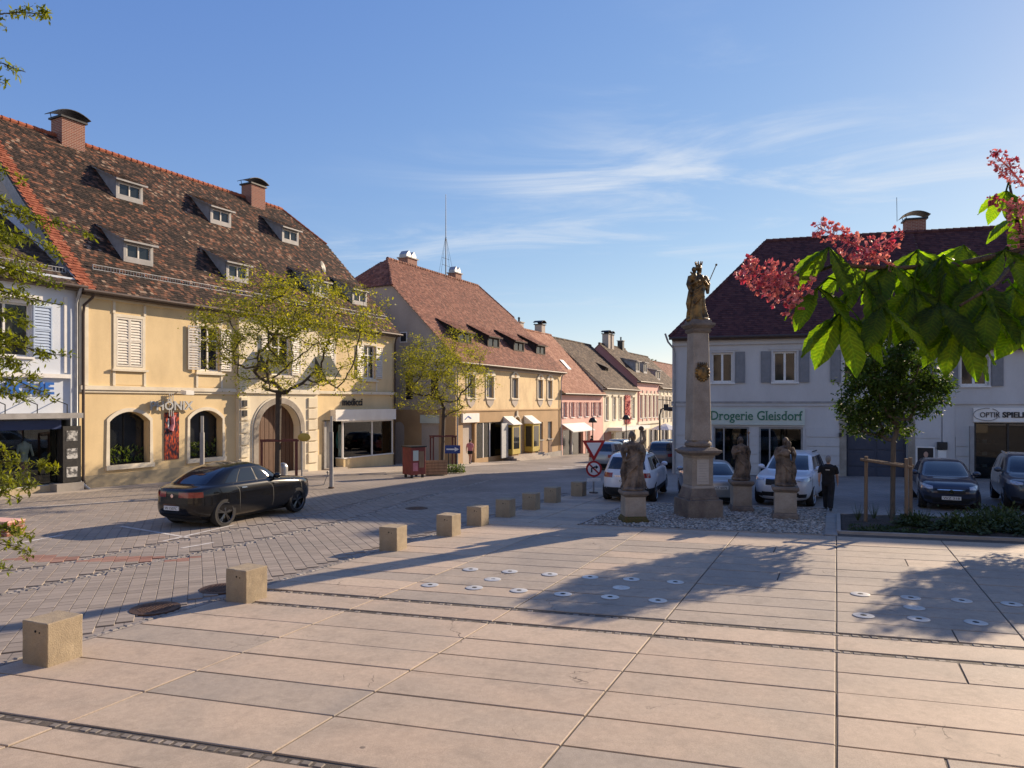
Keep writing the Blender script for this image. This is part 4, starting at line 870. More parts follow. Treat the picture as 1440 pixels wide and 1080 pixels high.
for a in (7.1, 10.75):                        # yellow show cases with slanted white tops
    k = MB(); k.box(a, a+1.35, -.75, -.003, -.9, 1.35); s = k.build('show_case', 'yellow_paint', O); box(s, 'pane', 'dark_glass', a+.2, a+1.15, -.762, -.751, -.5, 1.15); box(s, 'side_pane', 'dark_metal', a-.012, a-.001, -.65, -.12, -.5, 1.15)
    t = MB(); t.add([(a-.1, -.9, 1.36), (a+1.45, -.9, 1.36), (a+1.45, 0, 1.36), (a-.1, 0, 1.36), (a-.1, -.003, 2.0), (a+1.45, -.003, 2.0)], [(0,3,2,1), (0,1,5,4), (1,2,5), (3,0,4), (2,3,4,5)]); t.build('case_roof', 'sign_white', s)
    box(s, 'case_base', 'plaster_brown', a+.1, a+1.25, -.65, -.003, -1.9, -.9)
box(O, 'door', 'plaster_grey', 8.72, 9.85, .22, .28, -1.3, 1.4); box(O, 'door_notice', 'sign_white', 9.05, 9.5, .2, .22, -.1, .3)
s = MB(); 
for i in range(13):
    a0 = math.pi*i/13; a1 = math.pi*(i+1)/13; s.tube([(9.285+.68*math.cos(a0), -.03, 1.25+.72*math.sin(a0)), (9.285+.68*math.cos(a1), -.03, 1.25+.72*math.sin(a1))], .08, 6)
s.box(8.55, 8.7, -.06, -.003, -1.3, 1.3); s.box(9.87, 10.02, -.06, -.003, -1.3, 1.3); s.prism([(9.17, 1.95), (9.4, 1.95), (9.34, 2.4), (9.22, 2.4)], -.12, -.003); s.build('door_surround', 'trim_cream', O)
for a, b in ((13.45, 14.4), (15.45, 16.4)): window(O, a, b, -.1, 1.4, mull=1, transom=0, frame='blind', pane='blind'); box(O, 'panel', 'oak', a+.1, b-.1, -.03, -.003, -1.3, -.25)
for k in range(3): box(O, 'step', 'pave_stone', 7.0-.0*k, 12.8, -1.4+.25*k, -.003-.002*k, -2.0, gz(56)+.1+.14*k)
box(O, 'plinth', 'kerb', 12.81, LO, -.14, -.003, -2.3, gz(62)+.35)
for k, x in enumerate((3.1, 7.5, 12.0, 16.4)): dormer(ro, x, 1.1, w=2.0, h=.85, slope=.5, cheek='dormer_dark', tilemat=RB2, seed=60+k, apron=.1, frame='dormer_dark')
chimney(O, 6.3, 8.3, 12.6, 14.6, 1.3, .9, 'gable'); chimney(O, 13.6, 8.3, 12.6, 14.6, 1.0, .8, 'gable')
am = MB(); am.tube([(11.6, 8.0, 13.8), (11.6, 8.0, 21.2)], [.05, .02], 6)
for z in (15.0, 15.6): am.tube([(11.0, 8, z), (12.2, 8, z)], .015, 4)
for dx, dy in ((1, 0), (-1, 0), (0, 1), (0, -1)): am.tube([(11.6+dx*.9, 8+dy*.9, 13.6), (11.6, 8, 17.6)], .012, 4)
am.build('roof_mast', 'dark_metal', O)
pipe(O, [(LO-.2, -.45, 5.8), (LO-.2, -.2, 5.4), (LO-.2, -.1, 5.0), (LO-.2, -.1, -1.9)], mat='zinc'); pipe(O, [(.1, -.45, 5.8), (.06, -.2, 5.4), (.06, -.1, 5.0), (.06, -.1, -1.4)], mat='zinc')
# ------------------------------------------------------------------ the row of houses running down the street
def on_row(t, n=0): return (-3.8+.4472*t+.894*n, 48+.8944*t-.447*n, 0)
def row_house(t0, L, W, ze, zr, label, wallmat, roofmat, ups, zw, frame='white_frame', shut=None, lower=None, shopz=None, seed=1, trim='trim_cream', hl=None, gablemat=None, zmid=1.6):
    h = thing('town_house', label, 'house', on_row(t0), R(63.43), 'houses down the street')
    ops = [(a, b, zw[0], zw[1]) for a, b in ups]; wall(MB(), 0, L, zmid, ze, ops).build('upper_wall', wallmat, h)
    wall(MB(), 0, L, -4, zmid, [(a, b, -3.4, c) for a, b, c in (shopz or [])], depth=.4).build('lower_wall', lower or wallmat, h)
    shell(h, L, 2*W, -4, ze, gablemat or wallmat, (W, zr), x0=.003); r = Roof(h, L, W, ze, zr, roofmat, ov=.4, seed=seed, w=.24, e=.2)
    for a, b in ups:
        window(h, a, b, zw[0], zw[1], frame=frame, b=.09); c = (a+b)/2
        if shut: w = (b-a)*.5; shutter(h, a-w-.03, a-.03, zw[0], zw[1], -.06, shut, n=9); shutter(h, b+.03, b+w+.03, zw[0], zw[1], -.06, shut, n=9)
        else: s = MB(); s.box(a-.14, a-.001, -.05, -.003, zw[0]-.1, zw[1]+.1); s.box(b+.001, b+.14, -.05, -.003, zw[0]-.1, zw[1]+.1); s.box(a-.25, b+.25, -.14, -.003, zw[1]+.12, zw[1]+.32); s.build('window_surround', trim, h)
    for a, b, c in (shopz or []): box(h, 'shop_front', 'dark_glass', a, b, .25, .3, -3.4, c); f = MB(); f.box((a+b)/2-.05, (a+b)/2+.05, .1, .249, -3.3, c); f.box(a, b, .1, .249, c-.12, c-.002); f.build('shop_frame', frame, h)
    box(h, 'eave_cornice', trim, 0, L, -.28, -.001, ze-.45, ze-.3)
    return h, r
H3, r3 = row_house(18.45, 11.4, 6.0, 4.3, 10.4, 'small pink house with salmon roof, rose shutters and a white awning', 'plaster_pink', RB3, [(.5, 1.2), (2.4, 3.1), (4.3, 5.0), (6.2, 6.9), (8.3, 9.0), (9.9, 10.6)], (1.7, 3.1), shut='shutter_pink', shopz=[(.4, 5.6, .6), (6.2, 7.6, .6)], seed=21, zmid=1.0)
aw = MB(); aw.add([(.2,-.01,1.05),(5.9,-.01,1.05),(5.9,-1.1,.35),(.2,-1.1,.35),(.2,-.01,1.12),(5.9,-.01,1.12),(5.9,-1.12,.42),(.2,-1.12,.42)], [(0,1,2,3),(7,6,5,4),(0,4,5,1),(1,5,6,2),(2,6,7,3),(3,7,4,0)]); aw.build('awning', 'sign_white', H3); box(H3, 'shop_fascia', 'sign_cream', .2, 5.9, -.08, -.003, 1.05, 1.75) if 0 else None
chimney(H3, 4.0, 6.2, 9.4, 11.0, .7, .7, 'pot', 'plaster_grey'); chimney(H3, 9.3, 6.3, 9.4, 11.3, .9, .8, 'arch', 'plaster_grey')
MB().add([(6.6,2.0,r3.z(2.0)+.05),(7.5,2.0,r3.z(2.0)+.05),(7.5,2.9,r3.z(2.9)+.08),(6.6,2.9,r3.z(2.9)+.08),(6.6,2.0,r3.z(2.0)+.13),(7.5,2.0,r3.z(2.0)+.13),(7.5,2.9,r3.z(2.9)+.16),(6.6,2.9,r3.z(2.9)+.16)], [(0,3,2,1),(4,5,6,7),(0,1,5,4),(1,2,6,5),(2,3,7,6),(3,0,4,7)]).build('skylight', 'zinc', H3)
H4, r4 = row_house(29.9, 12.4, 6.0, 4.9, 10.2, 'cream house with mottled old roof, red flower banner and flat canopy', 'plaster_cream', RB4, [(.7, 1.7), (3.2, 4.2), (5.4, 6.3), (10.3, 11.3)], (1.2, 3.6), shopz=[(1.0, 3.5, -.2), (4.2, 11.5, -.2)], seed=23, zmid=.5)
box(H4, 'red_banner', 'red_paint', 7.3, 9.3, -.12, -.06, .6, 3.9); leaf_clump(H4, 'banner_flowers', 7.3, 9.3, -.2, -.12, .6, 3.9, 160, .35, 'cloth_pink', 5)
box(H4, 'canopy', 'sign_white', 1.5, 12.2, -1.6, -.003, .05, .4); box(H4, 'wood_door', 'brick', .3, 2.4, -.1, -.003, -3.5, -.1); dormer(r4, 7.0, 2.0, w=1.1, h=.45, slope=.45, cheek='dormer_dark', apron=.05, frame='dormer_dark')
H5, r5 = row_house(42.3, 10.2, 4.8, 6.0, 10.4, 'rose red house with pilasters, chimneys and roof dormers', 'plaster_pink', RB4, [(1.0, 1.9), (2.9, 3.8), (4.8, 5.7), (6.7, 7.6), (8.4, 9.3)], (1.2, 3.9), shopz=[(1, 4, -.3), (5, 9.5, -.3)], seed=25, gablemat='plaster_rose', lower='plaster_cream', zmid=.4)
for x in (.5, 2.4, 4.3, 6.2, 8.0, 9.7): box(H5, 'pilaster', 'plaster_rose' if x < 1 else 'trim_cream', x-.16, x+.16, -.1, -.003, .5, 4.6)
box(H5, 'string_course', 'trim_cream', 0, 10.2, -.2, -.003, .42, .75)
for x in (2.0, 3.4): chimney(H5, x, 4.6, 9.4, 11.7, .8, .8, 'arch', 'plaster_grey')
chimney(H5, 8.2, 4.7, 9.5, 11.3, .7, .7, 'pot', 'dark_metal')
for k, x in enumerate((3.2, 6.6)): dormer(r5, x, .9, w=1.6, h=1.4, slope=.2, cheek='zinc_grey', seed=80+k)
H6, r6 = row_house(52.5, 12, 5.0, 5.4, 10.0, 'pale cream house farthest down the street with tall windows', 'plaster_cream', RB4, [(.9, 1.8), (2.9, 3.8), (4.9, 5.8), (6.9, 7.8), (8.9, 9.8), (10.5, 11.3)], (1.0, 3.8), shopz=[(1, 5, -.4), (6, 11, -.4)], seed=27, zmid=.3)
dormer(r6, 2.2, .8, w=2.4, h=1.3, slope=.2, seed=90)
for x in (.4, 2.4, 4.4, 6.4, 8.4, 10.2): box(H6, 'pilaster', 'trim_cream', x-.15, x+.15, -.1, -.003, .4, 4.6)
H7, r7 = row_house(64.5, 16, 5.0, 5.0, 9.5, 'last small cream house half hidden behind the lamp', 'plaster_cream', RB2, [(1, 2), (4, 5), (7, 8), (10, 11)], (.6, 2.8), shopz=[(1, 6, -.8)], seed=29, zmid=.0)
# ------------------------------------------------------------------ grey-white chemist's house on the right
D = thing('town_house', 'grey-white house in shade with green Drogerie sign and dark red hipped roof', 'house', (8.7, 38.6, 0), R(-16.26))
LD = 12.95; WD = 5.9
dw = [(2.05, 3.15), (5.15, 6.3), (8.5, 9.6), (11.0, 12.1)]
ops = [(a, b, 4.1, 5.7) for a, b in dw]+[(2.15, 3.95, -1.1, 1.75, 0, .35), (4.45, 6.6, -1.1, 1.75, 0, .35), (8.65, 11.45, -1.1, 2.5, 0, .35)]
wall(MB(), 0, LD, -1.6, 6.9, ops).build('wall', 'plaster_white', D)
shell(D, LD, 2*WD, -1.6, 6.9, 'plaster_white')
def hip_roof():
    p = (12.75-6.9)/WD
    rd = Roof(D, LD, WD, 6.9, 12.75, RD, hl=(5.15, 6.9-.3), ov=.4, seed=31, w=.2, e=.17); return rd
rd = hip_roof()
box(D, 'eave_cornice', 'plaster_white', 0, LD, -.25, -.001, 6.35, 6.48); box(D, 'eave_cornice', 'plaster_white', 0, LD, -.12, -.001, 6.1, 6.345)
box(D, 'string_course', 'zinc_grey', -.03, LD, -.09, -.001, 3.0, 3.1); box(D, 'string_course', 'plaster_white', -.03, LD, -.06, -.001, 2.86, 2.998)
for a, b in dw:
    window(D, a, b, 4.1, 5.7, transom=0, b=.1); frame_band(D, 'window_surround', a, b, 4.1, 5.7, .09, 'plaster_white'); box(D, 'window_hood', 'plaster_white', a-.2, b+.2, -.06, -.003, 5.8, 5.92)
    for q in (a-.60, b+.12):
        s = MB(); s.box(q, q+.48, -.07, -.04, 4.08, 5.72); s.box(q+.05, q+.43, -.082, -.07, 4.16, 4.82); s.box(q+.05, q+.43, -.082, -.07, 4.92, 5.64); s.build('shutter', 'shutter_grey', D)
box(D, 'shop_sign', 'sign_cream', 1.9, 6.68, -.12, -.003, 1.86, 2.72)
serif_text('shop_letters', 'Drogerie Gleisdorf', .68, 'green_letter', D, (1.98, -.135, 2.12), 4.55, bold=.006)
for a, b in ((2.15, 3.95), (4.45, 6.6)):
    niche(D, a, b, -1.1, 1.75, .36, 1.8); m = MB(); m.box(a, a+.09, .05, .15, -1.1, 1.75); m.box(b-.09, b, .05, .15, -1.1, 1.75); m.box(a+.09, b-.09, .05, .15, 1.66, 1.749); m.box(a+.5, a+.57, .05, .15, -1.1, 1.66); w = m.build('shop_window', 'zinc_grey', D); box(w, 'pane', 'shop_glass_dark', a+.09, b-.09, .09, .1, -1.1, 1.66)
    for k, z in enumerate((-.3, .35, 1.0)):
        box(D, 'shop_shelf', 'wood_raw', a+.5, b-.2, .9, 1.2, z, z+.04)
        for q in range(5): box(D, 'shop_goods', ('sign_white', 'cloth_teal', 'yellow_paint', 'cloth_pink', 'sign_cream')[(q+k) % 5], a+.55+q*.2*(b-a)/2, a+.67+q*.2*(b-a)/2, .95, 1.1, z+.041, z+.2+.06*((q*7+k) % 3))
box(D, 'shop_poster', 'sign_white', 5.2, 5.75, .2, .21, -.5, .7)
for xa, xb in ((.05, 2.05), (4.02, 4.4), (6.75, 8.55), (11.55, 12.9)):      # rusticated bands
    for k in range(6): box(D, 'plaster_band', 'plaster_white', xa, xb, -.045, -.002, -1.1+k*.475, -1.1+k*.475+.435)
box(D, 'plinth', 'concrete_light', 6.72, 8.6, -.05, -.0025, -1.6, -.35+gz(36)+.5)
g_ = MB(); g_.box(8.65, 11.45, .28, .33, -1.2, 2.5); M('gate_blue', (.06,.064,.085), (.05,.054,.075), rough=.6, vscale=3); gd = g_.build('gate', 'gate_blue', D)
for k in range(2):
    for j in range(4): box(gd, 'gate_panel', 'gate_blue', 8.75+k*1.36, 9.98+k*1.36, .25, .279, -1.05+j*.85, -.3+j*.85, bevel=.015)
frame_band(D, 'gate_surround', 8.65, 11.45, -1.2, 2.5, .32, 'stone_grey', y=-.06)
box(D, 'wall_lamp', 'dark_metal', 8.3, 8.42, -.2, -.033, 1.3, 1.5)
pipe(D, [(-.35, -.42, 6.75), (-.2, -.35, 6.3), (.12, -.1, 5.9), (.14, -.08, 5.6), (.14, -.08, -1.0)], mat='zinc_grey', r=.05)
chimney(D, 13.3, 6.6, 11.9, 13.55, 1.0, .8, 'arch')
MB().tube([(12.4, 6.6, 13.6), (12.38, 6.6, 15.0)], .015, 5).build('aerial', 'dark_metal', D)
lm = MB(); lm.tube([(-.05, 0, 3.15), (-.75, -.05, 3.2)], .02, 5); lm.box(-.45, -.2, -.12, .02, 2.6, 2.95); lm.build('bracket_lamp', 'dark_metal', D)
# ------------------------------------------------------------------ optician's house
P = thing('town_house', 'pale optician house at the right edge with dark shop front and lettering', 'house', (8.7, 38.6, 0), R(-16.26))
pw = [(13.75, 14.95), (17.5, 18.7), (21, 22.2)]
wall(MB(), 12.97, 26, -1.6, 6.2, [(a, b, 3.85, 5.25) for a, b in pw]+[(14.35, 19.5, -1.2, 2.05, 0, .35)]).build('wall', 'plaster_white', P)
shell(P, 26, 12, -1.6, 6.2, 'plaster_white', x0=12.98)
rp = Roof(P, 26, 6.2, 6.15, 12.8, RD, xl=13.1, ov=.4, seed=33, w=.2, e=.17)
box(P, 'string_course', 'plaster_white', 12.99, 26, -.08, -.001, 2.95, 3.1); box(P, 'corner_pilaster', 'plaster_white', 12.98, 13.5, -.05, -.001, -1.5, 2.94)
for k in range(5): box(P, 'plaster_band', 'plaster_white', 13.55, 14.25, -.045, -.002, -1.0+k*.475, -.565+k*.475)
for a, b in pw:
    window(P, a, b, 3.85, 5.25, transom=0, b=.1); frame_band(P, 'window_surround', a, b, 3.85, 5.25, .09, 'plaster_white')
    for q in (a-.62, b+.12):
        s = MB(); s.box(q, q+.5, -.07, -.04, 3.83, 5.27); s.box(q+.05, q+.45, -.082, -.07, 3.9, 4.5); s.box(q+.05, q+.45, -.082, -.07, 4.6, 5.2); s.build('shutter', 'shutter_grey', P)
box(P, 'shop_sign', 'sign_white', 14.3, 19.5, -.1, -.003, 2.1, 2.78); text('shop_letters', 'OPTIK', .36, 'black_letter', P, (14.55, -.12, 2.32), width=.85, ext=.012); text('shop_letters', 'SPIELHOFER', .36, 'black_letter', P, (15.5, -.12, 2.32), width=2.0, ext=.012, bold=.012)
sg = MB(); n = 22
for i in range(n):
    a0 = 2*math.pi*i/n; a1 = 2*math.pi*(i+1)/n
    if .15 < i/n < .22: continue
    f = lambda a: (14.9+.62*math.cos(a)*(1 if math.cos(a) < 0 else .75), -.12, 2.46+.3*math.sin(a))
    sg.tube([f(a0), f(a1)], .018, 5)
sg.build('spectacle_emblem', 'zinc_grey', P)
niche(P, 14.4, 19.4, -1.1, 2.0, .36, 2.0); m = MB()
for x in (14.36, 15.75, 17.3, 19.35): m.box(x, x+.08, .05, .15, -1.2, 2.0)
w = m.build('shop_window', 'dark_metal', P); box(w, 'pane', 'shop_glass_dark', 14.44, 19.35, .09, .1, -1.2, 2.0)
for k in range(3): box(P, 'shop_shelf', 'wood_raw', 14.5, 15.6, .6, .9, -.2+k*.6, -.16+k*.6)
for k in range(9): box(P, 'shop_goods', ('cloth_pink', 'sign_white', 'wood_raw')[k % 3], 14.55+(k % 3)*.35, 14.75+(k % 3)*.35, .65, .8, -.159+(k//3)*.6, .0+(k//3)*.6)
mbx = box(P, 'letter_box', 'dark_metal', 12.72, 13.15, -.25, -.055, .72, 1.1, bevel=.03); box(P, 'notice_box', 'sign_white', 12.75, 13.1, -.2, -.055, .3, .7)
pyl = box(P, 'wall_pylon', 'zinc_grey', 14.0, 14.16, -.6, -.42, -1.4, 1.9)

# ------------------------------------------------------------------ unseen town hall added behind the viewer for window reflections and warm bounce
T = thing('added_town_hall', 'long pale unseen town hall added behind the view for reflections and bounce', 'town hall', (24, -7.5, 0), R(180))
tw_ = [(1.5+k*4.4, 3.1+k*4.4) for k in range(11)]
wall(MB(), 0, 50, -.5, 12, [(a, b, z, z+2.3) for a, b in tw_ for z in (1.2, 5.2, 8.6)], depth=.25).build('wall', 'plaster_grey', T)
for a, b in tw_:
    for z in (1.2, 5.2, 8.6): window(T, a, b, z, z+2.3)
shell(T, 50, 12, -.5, 12, 'plaster_grey', (6, 16)); Roof(T, 50, 6, 12, 16, RB2, seed=3, w=.5, e=.4)
# ------------------------------------------------------------------ cars
M('paint_black', (.005,.005,.006), (.007,.007,.008), rough=.2, spec=.25, coat=.6, vscale=.6)
M('paint_white', (.66,.68,.72), (.6,.62,.66), rough=.3, coat=.8, vscale=.6)
M('paint_silver', (.36,.37,.38), (.33,.34,.35), rough=.3, metal=.4, coat=.8, vscale=.6)
M('paint_navy', (.018,.024,.045), (.022,.028,.052), rough=.28, coat=.9, vscale=.6)
M('paint_slate', (.045,.055,.07), (.05,.06,.08), rough=.28, coat=.9, vscale=.6)
M('paint_grey', (.14,.14,.15), (.12,.12,.13), rough=.3, coat=.8, vscale=.6)
M('car_glass', (.012,.014,.017), rough=.03, spec=.7, coat=.4)
M('rubber', (.016,.016,.016), (.028,.026,.025), rough=.85, vscale=9)
M('plastic_black', (.014,.014,.015), (.02,.02,.02), rough=.6, vscale=6)
M('lamp_red', (.30,.012,.012), (.2,.008,.01), rough=.15, coat=.8, vscale=7)
M('lamp_clear', (.55,.57,.6), (.3,.31,.33), rough=.12, coat=1, vscale=9, metal=.3)
M('plate_white', (.7,.7,.68), rough=.4)
M('chrome', (.7,.7,.7), (.6,.6,.6), rough=.12, metal=1, vscale=5)
M('rim_dark', (.16,.16,.165), (.1,.1,.105), rough=.3, metal=.9, vscale=8)
M('rim_silver', (.42,.42,.43), (.34,.34,.35), rough=.3, metal=.9, vscale=8)
class Shell:
    """car body as a stack of rounded outlines: levels (z, rear x, front x, half width)"""
    def __init__(s, lev, n=4.6):
        s.lev = lev; s.n = n; s.q = 2**(-1/n)
    def par(s, z):
        L = s.lev
        if z <= L[0][0]: return L[0][1:]
        if z >= L[-1][0]: return L[-1][1:]
        i = max(k for k in range(len(L)-1) if L[k][0] <= z)
        t = (z-L[i][0])/(L[i+1][0]-L[i][0]); h = L[i+1][0]-L[i][0]; out = []
        for c in (1, 2, 3):
            p0, p1 = L[i][c], L[i+1][c]; sec = (p1-p0)/h
            def tan(k):
                if k == 0 or k == len(L)-1: return sec
                a = (L[k][c]-L[k-1][c])/(L[k][0]-L[k-1][0]); b = (L[k+1][c]-L[k][c])/(L[k+1][0]-L[k][0])
                return 0 if a*b <= 0 else 2*a*b/(a+b)
            m0, m1 = tan(i)*h, tan(i+1)*h; t2 = t*t; t3 = t2*t
            out.append((2*t3-3*t2+1)*p0+(t3-2*t2+t)*m0+(-2*t3+3*t2)*p1+(t3-t2)*m1)
        return out
    def S(s, u, z):
        xr, xf, w = s.par(z); c = (xr+xf)/2; a = (xf-xr)/2; u = (u+4) % 8-4; sg = 1 if u >= 0 else -1; u = abs(u); q = s.q; n = s.n
        if u <= 1: fy = q*u; fx = (1-fy**n)**(1/n)
        elif u <= 3: fx = q*(2-u); fy = (1-abs(fx)**n)**(1/n)
        else: fy = q*(4-u); fx = -(1-fy**n)**(1/n)
        return Vector((c+a*fx, sg*w*fy, z))
    def N(s, u, z):
        e = .01; d1 = s.S(u+e, z)-s.S(u-e, z); d2 = s.S(u, z+e)-s.S(u, z-e); n = d1.cross(d2)
        return n.normalized() if n.length > 1e-9 else Vector((0, 0, 1))
    def zs(s, sub=3):
        r = []
        for a, b in zip(s.lev[:-1], s.lev[1:]):
            for k in range(sub): r.append(a[0]+(b[0]-a[0])*k/sub)
        return r+[s.lev[-1][0]]
    def body(s):
        us = [-4+8*k/64 for k in range(64)]; zz = s.zs(); m = MB(); n = 64
        for z in zz: m.v += [tuple(s.S(u, z)) for u in us]
        for i in range(len(zz)-1):
            for k in range(n): m.f.append((i*n+k, i*n+(k+1) % n, (i+1)*n+(k+1) % n, (i+1)*n+k))
        m.f += [tuple(range(n-1, -1, -1)), tuple((len(zz)-1)*n+k for k in range(n))]
        return m
    def patch(s, u0, u1, z0, z1, off=.006, nu=10, nz=8, shape=None):
        m = MB()
        for j in range(nz+1):
            for i in range(nu+1):
                fu, fz = i/nu, j/nz
                if shape: fu, fz = shape(fu, fz)
                u = u0+(u1-u0)*fu; z = z0+(z1-z0)*fz; p = s.S(u, z)+s.N(u, z)*off; m.v.append(tuple(p))
        m.f = [(j*(nu+1)+i, j*(nu+1)+i+1, (j+1)*(nu+1)+i+1, (j+1)*(nu+1)+i) for j in range(nz) for i in range(nu)]
        return m
def car(label, paint, lev, loc, heading, wheels, wr=.34, belt=1.0, top=1.45, suv=False, front=None, rear=None, plate=None, rim='rim_dark', ww=.23, group='cars in the square', ws=None, rw=None, sidew=None, clad=.0, rails=False, detail=True, wedge=.0):
    t = thing('car', label, 'car', loc, heading, group)
    sh = Shell(lev); b = sh.body().build('body', paint, t, smooth=True)
    cut = MB(); hw = max(l[3] for l in lev)
    for x in wheels:
        for sg in (-1, 1): cut.tube([(x, sg*(hw-.30), wr), (x, sg*(hw+.3), wr)], wr+.055, 28)
    co = cut.build('cutter', 'plastic_black'); md = b.modifiers.new('bool', 'BOOLEAN'); md.operation = 'DIFFERENCE'; md.object = co; md.solver = 'EXACT'
    freeze(b); bpy.data.objects.remove(co)
    b.data.polygons.foreach_set('use_smooth', [True]*len(b.data.polygons)); b.data.set_sharp_from_angle(angle=R(38)); b.data.materials.clear(); b.data.materials.append(MATS[paint])
    MB().box(wheels[1]-wr-.1, wheels[0]+wr+.1, -hw+.32, hw-.32, .16, .5).build('underbody', 'plastic_black', t)
    for x in wheels:
        for sg in (-1, 1):
            y0, y1 = sg*(hw-.02), sg*(hw-.02-ww); w = MB()
            prof = [(wr*.74, 0), (wr*.94, 0), (wr, .05), (wr, ww-.05), (wr*.94, ww), (wr*.74, ww)]
            n = 32; v = []
            for r_, d in prof:
                for k in range(n): a = 2*math.pi*k/n; v.append((x+r_*math.cos(a), y0-sg*d, wr+r_*math.sin(a)))
            w.add(v, [(i*n+k, i*n+(k+1) % n, (i+1)*n+(k+1) % n, (i+1)*n+k) for i in range(5) for k in range(n)])
            wo = w.build('wheel', 'rubber', t, smooth=True, sharp=40); rm = MB()
            rm.tube([(x, y0-sg*.09, wr), (x, y0-sg*.16, wr)], wr*.74, 24)
            ring = [(x+wr*.73*math.cos(2*math.pi*k/28), y0-sg*.012, wr+wr*.73*math.sin(2*math.pi*k/28)) for k in range(29)]
            d = MB(); d.tube([(x, y0-sg*.085, wr), (x, y0-sg*.1, wr)], wr*.62, 24); 
            rm.build('brake', 'plastic_black', wo); sp = MB(); sp.tube(ring, .02, 6, cap=False)
            for k in range(5):
                for da in (-.13, .13):
                    a = 2*math.pi*k/5+.3; c, s_ = math.cos(a+da), math.sin(a+da); sp.tube([(x+.05*math.cos(a), y0-sg*.03, wr+.05*math.sin(a)), (x+wr*.72*c, y0-sg*.03, wr+wr*.72*s_)], [.03, .02], 5)
            sp.tube([(x, y0-sg*.01, wr), (x, y0-sg*.06, wr)], .055, 12); sp.build('rim', rim, wo, smooth=True, sharp=40)
    # glass
    ws = ws or (belt+.04, top-.07); rw = rw or (belt+.06, top-.07)
    sh.patch(-.93, .93, ws[0], ws[1], .005, 14).build('windscreen', 'car_glass', t, smooth=True)
    sh.patch(3.1, 4.9, rw[0], rw[1], .005, 14).build('rear_window', 'car_glass', t, smooth=True)
    for sg in (1, -1):
        for (u0, u1) in (sidew or ((1.14, 1.78), (1.84, 2.42), (2.48, 2.86))):
            f = (lambda a, c: (a, c)) if sg > 0 else (lambda a, c: (1-a, c))
            sh.patch(sg*u0, sg*u1, belt+.035, top-.1, .005, 8, 6).build('side_window', 'car_glass', t, smooth=True)
        if detail:
            for u in (1.18, 1.81, 2.45): sh.patch(sg*u, sg*(u+.012), .36, belt, .003, 1, 10).build('door_seam', 'plastic_black', t)
            for u in (1.66, 2.3): sh.patch(sg*u, sg*(u+.1), belt-.14, belt-.105, .022, 4, 2).build('door_handle', 'chrome' if paint == 'paint_black' else paint, t, smooth=True)
        p = sh.S(sg*1.2, belt+.02); mr = MB(); mr.ball((p.x-.02, p.y+sg*.13, p.z+.07), (.1, .12, .085), 10, 7); mr.tube([(p.x, p.y-sg*.02, p.z+.02), (p.x-.01, p.y+sg*.1, p.z+.03)], .03, 6); mr.build('mirror', paint if not suv else 'plastic_black', t, smooth=True)
        if rails: mr = MB(); mr.tube([tuple(sh.S(sg*u, top-.02)+Vector((0, 0, .07))) for u in (1.35, 1.6, 1.9, 2.2, 2.5)], .022, 6); mr.build('roof_rail', 'chrome' if rails == 2 else 'plastic_black', t)
    if clad: sh.patch(-4, 4, lev[0][0]+.01, clad, .004, 64, 5).build('sill_cladding', 'plastic_black', t, smooth=True); c_ = t.children[-1]; 
    if clad:
        # open the cladding over the wheels
        me = c_.data; bm = bmesh.new(); bm.from_mesh(me)
        bmesh.ops.delete(bm, geom=[f for f in bm.faces if any((f.calc_center_median().x-x)**2+(f.calc_center_median().z-wr)**2 < (wr+.06)**2 and abs(f.calc_center_median().y) > hw*.6 for x in wheels)], context='FACES'); bm.to_mesh(me); bm.free()
    F = front or {}; Rr = rear or {}
    if F:
        for sg in (1, -1): sh.patch(sg*F['lamp'][0], sg*F['lamp'][1], F['lamp'][2], F['lamp'][3], .006, 8, 5, lambda a, c: (a, c*(1-.45*(1-a)))).build('headlight', 'lamp_clear', t, smooth=True)
        g0, g1, g2 = F['grille']; sh.patch(-g0, g0, g1, g2, .005, 10, 4).build('grille', 'plastic_black', t, smooth=True)
        sh.patch(-g0, g0, g2-.025, g2, .012, 10, 2).build('grille_bar', 'chrome', t, smooth=True)
        i0, i1, i2 = F.get('intake', (.7, .26, .42)); sh.patch(-i0, i0, i1, i2, .005, 10, 3).build('air_intake', 'plastic_black', t, smooth=True)
        for sg in (1, -1): sh.patch(sg*.72, sg*.98, .34, .46, .006, 5, 3).build('fog_light', 'plastic_black', t, smooth=True)
        p = sh.S(0, (g1+g2)/2); e = MB(); e.tube([(p.x+.0, 0, p.z), (p.x+.03, 0, p.z)], .065, 16); e.build('emblem', 'chrome', t)
    if Rr:
        for sg in (1, -1): sh.patch(sg*Rr['lamp'][0], sg*Rr['lamp'][1], Rr['lamp'][2], Rr['lamp'][3], .007, 9, 5).build('tail_light', 'lamp_red', t, smooth=True)
        sh.patch(3.08, 4.92, lev[0][0]+.02, Rr.get('bumper', .42), .006, 12, 4).build('rear_diffuser', 'plastic_black', t, smooth=True)
        if Rr.get('bar'): sh.patch(3.5, 4.5, Rr['bar'], Rr['bar']+.03, .012, 8, 2).build('boot_trim', 'chrome', t, smooth=True)
        if Rr.get('emblem'): p = sh.S(4, Rr['emblem']); e = MB(); e.tube([(p.x, 0, p.z), (p.x-.02, 0, p.z)], .05, 14); e.build('emblem', 'chrome', t)
